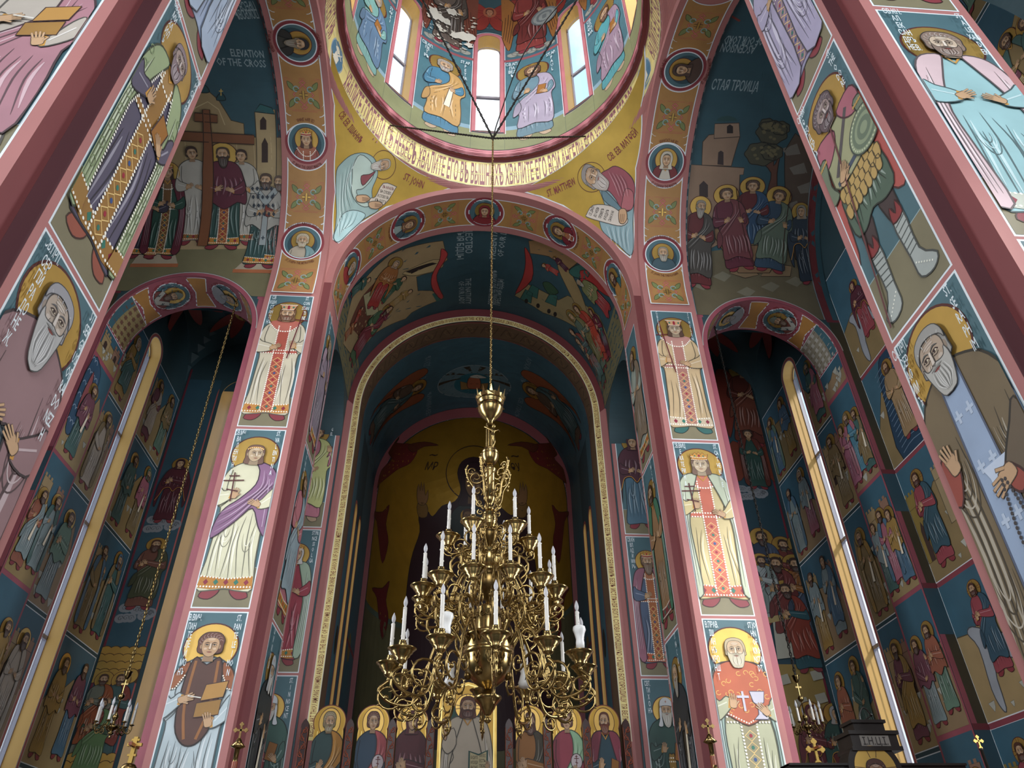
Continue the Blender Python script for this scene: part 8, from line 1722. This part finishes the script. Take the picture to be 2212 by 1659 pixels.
shape(P, T, [(-.09, .78), (-.15, .72), (-.16, .66), (-.12, .62), (-.07, .68)], '#b5aa98', 18); shape(P, T, [(-.14, .70), (-.165, .74), (-.17, .80), (-.155, .84), (-.14, .80), (-.13, .74)], SKIN, 19)
P.poly([(.01, .64), (.075, .62), (.135, .645), (.135, .47), (.075, .445), (.01, .46)], '#1f4a44', 20, T); P.poly([(.02, .63), (.075, .61), (.075, .455), (.02, .47)], '#b5ab84', 21, T); P.poly([(.075, .61), (.125, .635), (.125, .48), (.075, .455)], '#b5ab84', 21, T)
for k in range(5):
    P.text(('БУДИТЕ', 'МЛСРДИ', 'ЯКОЖЕ', 'ОЦЪ', 'ВАШЪ')[k], (.025, .59 - .03 * k), .018, '#2a1c18', 22, T, length=.045); P.text(('МИЛОС', 'ЕСТЬ', 'ТВОЮ', 'ВѢРУ', 'МОЮ')[k], (.08, .60 - .03 * k), .018, '#2a1c18', 22, T, length=.04)
hand(P, T, (.13, .55), -.1, .02, 22); P.clip = None
o = P.build('painting', M_fresco, None); o.parent = R; o.location = o.location - Vector(R.location)
lbs = ['outermost on the left', 'between the apostle and archangel icons on the left', 'between the left archangel and the veiled woman', 'left of the large central icon', 'right of the large central icon', 'between the prophet and the right archangel', 'between the right archangel and the balding apostle', 'outermost on the right']
for px_, lb in zip(cols_px, lbs):
    x, zt = at(px_, 1553, IY - .03); x -= .0
    R = empty('carved_pillar', (x, IY - .03, zt - .9), label='carved maroon scrollwork pillar of the icon screen, ' + lb, category='pillar', group='carved pillars of the icon screen')
    w_ = .022; o_ = [(x - w_, zt - .9), (x + w_, zt - .9), (x + w_, zt - .05), (x + w_ * .9, zt - .03), (x + w_ * .5, zt - .012), (x, zt), (x - w_ * .5, zt - .012), (x - w_ * .9, zt - .03), (x - w_, zt - .05)]
    plate(o_, IY - .045, IY, M_carve, 'post', R, (x, IY - .03, zt - .4)); b = MB(); z = zt - .045; k = 0
    while z > zt - .86:
        sgn = 1 if k % 2 else -1; b.tube([(x + u, IY - .047, z + v) for u, v in spiral(sgn * -.003, -.02, .015, .004, PI / 2 * 1, 1.25 * sgn, 14)], .0028, 5, .7); b.tube([(x - sgn * .014, IY - .047, z - .0), (x, IY - .047, z - .02), (x + sgn * .014, IY - .047, z - .045)], .0028, 5); z -= .042; k += 1
    for sx in (-1, 1): b.tube([(x + sx * w_ * .93, IY - .046, zt - .9), (x + sx * w_ * .93, IY - .046, zt - .05)], .002, 5)
    b.build('carving', M_rwood, R, origin=(x, IY - .03, zt - .4), smooth=True)
b = MB(); b.box((-1.0, IY + .0351, FLOOR), (1.0, IY + .07, .12)); b.box((-1.0, IY - .06, FLOOR), (1.0, IY + .035, -.0)); o = b.build('icon_screen', M_gilt, origin=(0, IY, FLOOR)); o['label'] = 'gilded lower body of the icon screen carrying the row of icons'; o['category'] = 'icon screen'

# ================================================================ THINGS STANDING IN THE FOREGROUND
def ortho_cross(b, c, h, w, t, budded=True, f=1.0):
    x, y, z = c; b.box((x - w / 2, y - t / 2, z), (x + w / 2, y + t / 2, z + h)); zb = z + h * .62; a = h * .36
    b.box((x - a, y - t / 2, zb - w / 2), (x + a, y + t / 2, zb + w / 2))
    if budded:
        for (u, v) in ((x - a, zb), (x + a, zb), (x, z + h), (x, z)):
            for du, dv in ((0, 0), (-w * .6, 0), (w * .6, 0), (0, -w * .6), (0, w * .6)):
                k_ = .5 + .04 * (du != 0) + .08 * (dv != 0); b.tube([(u + du, y - t * k_, v + dv), (u + du, y + t * k_, v + dv)], w * .62, 12)
def standing(name, lab, cat, px, y, parts, grp=None):
    """thing whose top is at pixel px at depth y; returns its empty, x and top z"""
    x, z = at(px[0], px[1], y); R = empty(name, (x, y, FLOOR), label=lab, category=cat)
    if grp: R['group'] = grp
    return R, x, z
def banner_pole(px, y, lab, cord=True, h=.05):
    R, x, zt = standing('banner_pole', lab, 'banner pole', px, y, None, 'banner poles in front of the icon screen')
    b = MB(); ortho_cross(b, (x, y, zt - h), h, .0065, .005); b.build('cross', M_brass, R, origin=(x, y, zt - h))
    b = MB(); b.lathe([(.008, -h - .07), (.009, -h - .03), (.010, -h - .03), (.026, -h - .022), (.012, -h - .008), (.006, -h + .004), (0, -h + .004)], (x, y, zt), 18); b.build('finial', M_brass, R, origin=(x, y, zt - h), smooth=True)
    b = MB(); b.lathe([(.010, FLOOR + .03 - zt), (.010, -h - .07)], (x, y, zt), 14); b.lathe([(.09, FLOOR - zt), (.09, FLOOR - zt + .02), (.02, FLOOR - zt + .04), (.010, FLOOR - zt + .06)], (x, y, zt), 20); b.build('pole', M_rwood, R, origin=(x, y, FLOOR), smooth=True)
    b = MB()
    for sx in (-1, 1): b.tube([(x + sx * .1 * t + sx * .0, y - .012, zt - h - .105 - .16 * t + .01 * math.sin(t * 60)) for t in [i / 30 for i in range(31)]], .0035, 5)
    b.build('gold_cord', M_brass, R, origin=(x, y, zt - .2), smooth=True)
    b = MB(); b.tube([(x - .1, y, zt - h - .27), (x + .1, y, zt - h - .27)], .006, 8); b.build('crossbar', M_rwood, R, origin=(x, y, zt - .3))
    b = MB(); b.box((x - .09, y - .004, zt - h - .75), (x + .09, y + .002, zt - h - .275)); b.build('cloth', M_maroon, R, origin=(x, y, zt - .6))
banner_pole((523, 1565), 2.9, 'wooden banner pole topped by a small brass cross with gold cords, before the north pier')
banner_pole((1527, 1557), 2.9, 'wooden banner pole topped by a brass cross with gold cords, before the south pier')
def cross_stand(px, y, lab, h, metal, eight=False, side=True):
    R, x, zt = standing('processional_cross', lab, 'cross', px, y, None, 'processional crosses'); b = MB()
    if eight:
        b.box((x - .006, y - .006, zt - h), (x + .006, y + .006, zt)); b.box((x - .022, y - .005, zt - h * .36), (x + .022, y + .005, zt - h * .24)); b.box((x - .012, y - .005, zt - h * .16), (x + .012, y + .005, zt - h * .08)); b.box((x - .013, y - .005, zt - h * .74), (x + .013, y + .005, zt - h * .66))
    else: ortho_cross(b, (x, y, zt - h), h, .0085, .006)
    b.build('cross', metal, R, origin=(x, y, zt - h))
    if side:
        b = MB(); b.box((x - .005, y - .04, zt - h * .4), (x + .005, y + .03, zt - h * .28)); b.build('cross_arm', M_rwood, R, origin=(x, y, zt - h * .3))
    b = MB(); b.lathe([(.009, FLOOR + .03 - zt), (.009, -h - .03), (.012, -h - .03), (.024, -h - .022), (.024, -h - .012), (.018, -h - .004), (.01, -h), (0, -h)], (x, y, zt), 18); b.build('collar', M_dbrass, R, origin=(x, y, zt - h), smooth=True)
    b = MB(); b.lathe([(.1, FLOOR - zt), (.1, FLOOR - zt + .02), (.02, FLOOR - zt + .04), (.014, FLOOR - zt + .06)], (x, y, zt), 20); b.build('foot', M_dbrass, R, origin=(x, y, FLOOR), smooth=True)
cross_stand((296, 1592), 2.6, 'gilded three-barred processional cross on a brass staff in front of the north side bay', .075, M_gilt, True)
cross_stand((1757, 1602), 2.6, 'pale gold budded processional cross on a staff beside the dark crucifix', .063, M_gilt)
R, x, zt = standing('wall_cross', 'small gold cross on a dark staff at the bottom right, before the aisle wall', 'cross', (2110, 1592), 3.1, None); b = MB(); ortho_cross(b, (x, 3.1, zt - .04), .04, .006, .005); b.build('cross', M_gilt, R, origin=(x, 3.1, zt)); b = MB(); b.lathe([(.008, FLOOR - zt + .02), (.006, -.05), (.010, -.045), (0, -.038)], (x, 3.1, zt), 12); b.lathe([(.07, FLOOR - zt), (.07, FLOOR - zt + .015), (.01, FLOOR - zt + .03)], (x, 3.1, zt), 16); b.build('staff', M_iron, R, origin=(x, 3.1, FLOOR), smooth=True)
# tall dark crucifix stand with title board
cy0 = 1.55; xl, zb = at(1887, 1659, cy0); R = empty('crucifix_stand', (xl, cy0, FLOOR), label='tall black wooden crucifix with title board reading I.H.Ц.I. and haloed head, bottom right', category='crucifix')
def pt(px, py): return at(px, py, cy0)
x0, z0 = pt(1838, 1582); x1, z1_ = pt(1934, 1622); zc0 = pt(1880, 1556)[1]; xc = (x0 + x1) / 2 - .002
b = MB(); b.box((xc - .028, cy0, FLOOR + .05), (xc + .028, cy0 + .04, z0 + .01)); b.box((xc - .16, cy0 - .12, FLOOR), (xc + .16, cy0 + .16, FLOOR + .05)); b.build('post', M_dwood, R, origin=(xc, cy0, FLOOR))
b = MB(); b.prism([(xc - .048, cy0 - .012), (xc + .048, cy0 - .012), (xc + .048, cy0 + .05), (xc - .048, cy0 + .05)], z1_ + .002, z0); b.box((xc - .032, cy0 - .004, z0), (xc + .032, cy0 + .042, zc0)); b.box((xc - .036, cy0 - .008, zc0 - .006), (xc + .036, cy0 + .046, zc0)); b.box((xc - .052, cy0 - .016, z0 - .006), (xc + .052, cy0 + .054, z0 + .001)); b.box((xc - .052, cy0 - .016, z1_ - .002), (xc + .052, cy0 + .054, z1_ + .006))
tb = b.build('title_board', M_dwood, R, origin=(xc, cy0, z0)); P = Paint(PY(cy0 - .012)); zm = (z0 + z1_) / 2; P.poly([(xc - .03, zm - .011), (xc + .03, zm - .011), (xc + .03, zm + .009), (xc - .03, zm + .009)], '#6c6660', 1); P.text('І.Н.Ц.І.', (xc - .026, zm - .008), .014, '#1c1412', 2, length=.052); o = P.build('lettering', M_fresco, None); o.parent = tb; o.location = o.location - parent_loc(tb)
hx, hz = pt(1886, 1664); hr_ = .042; b = MB(); b.tube([(hx, cy0 - .012, hz), (hx, cy0 + .03, hz)], hr_ * 1.28, 40); b.build('round_head', M_dwood, R, origin=(hx, cy0, hz))
b = MB(); b.box((hx - .17, cy0 - .004, hz - .035), (hx + .19, cy0 + .036, pt(1886, 1651)[1])); b.box((hx - .17, cy0 - .010, pt(1886, 1655)[1]), (hx + .19, cy0 + .04, pt(1886, 1650)[1])); b.build('crossbeam', M_dwood, R, origin=(hx, cy0, hz))
P = Paint(PY(cy0 - .0125)); P.poly(ell(hx, hz, hr_, hr_, 36), GLD, 1)
for a in (PI / 2 - .28, PI / 2 + .28, .1, -.2, PI - .1, PI + .2): P.line([(hx + .5 * hr_ * math.cos(a), hz + .5 * hr_ * math.sin(a)), (hx + hr_ * math.cos(a), hz + hr_ * math.sin(a))], .0012, '#3a2418', 1.6)
head(P, T2((hx, hz - .008), (.019, 0), (0, .019)), 2.5, style='long', hair='#3c2018', skin='#7a5a44', beard='short'); o = P.build('painted_head', M_fresco, None); o.parent = R; o.location = o.location - Vector(R.location)
b = MB(); hk = curve3([(*pt(1868, 1552), ), (*pt(1866, 1538), ), (*pt(1872, 1525), ), (*pt(1880, 1527), ), (*pt(1889, 1537), )]); b.tube([(x, cy0 + .02, z) for x, z in hk], .0018, 6); b.tube([(pt(1874, 1554)[0], cy0 + .02, pt(1874, 1554)[1]), (pt(1891, 1541)[0], cy0 + .02, pt(1891, 1541)[1])], .0014, 6); b.lathe([(0, -.004), (.004, 0), (0, .004)], (pt(1891, 1540)[0], cy0 + .02, pt(1891, 1540)[1]), 8); b.build('hook', M_iron, R, origin=(xc, cy0, zc0))
small_chandelier(-1, *(lambda y: (at(243, 1570, y)[0], y, at(243, 1570, y)[1]))(3.60), .30, 3.38, 'small brass chandelier with pale flame bulbs in the left side bay')
small_chandelier(1, *(lambda y: (at(1744, 1570, y)[0], y, at(1744, 1570, y)[1]))(3.66), .30, 3.38, 'small brass chandelier with pale flame bulbs in the right side bay, above the crosses')
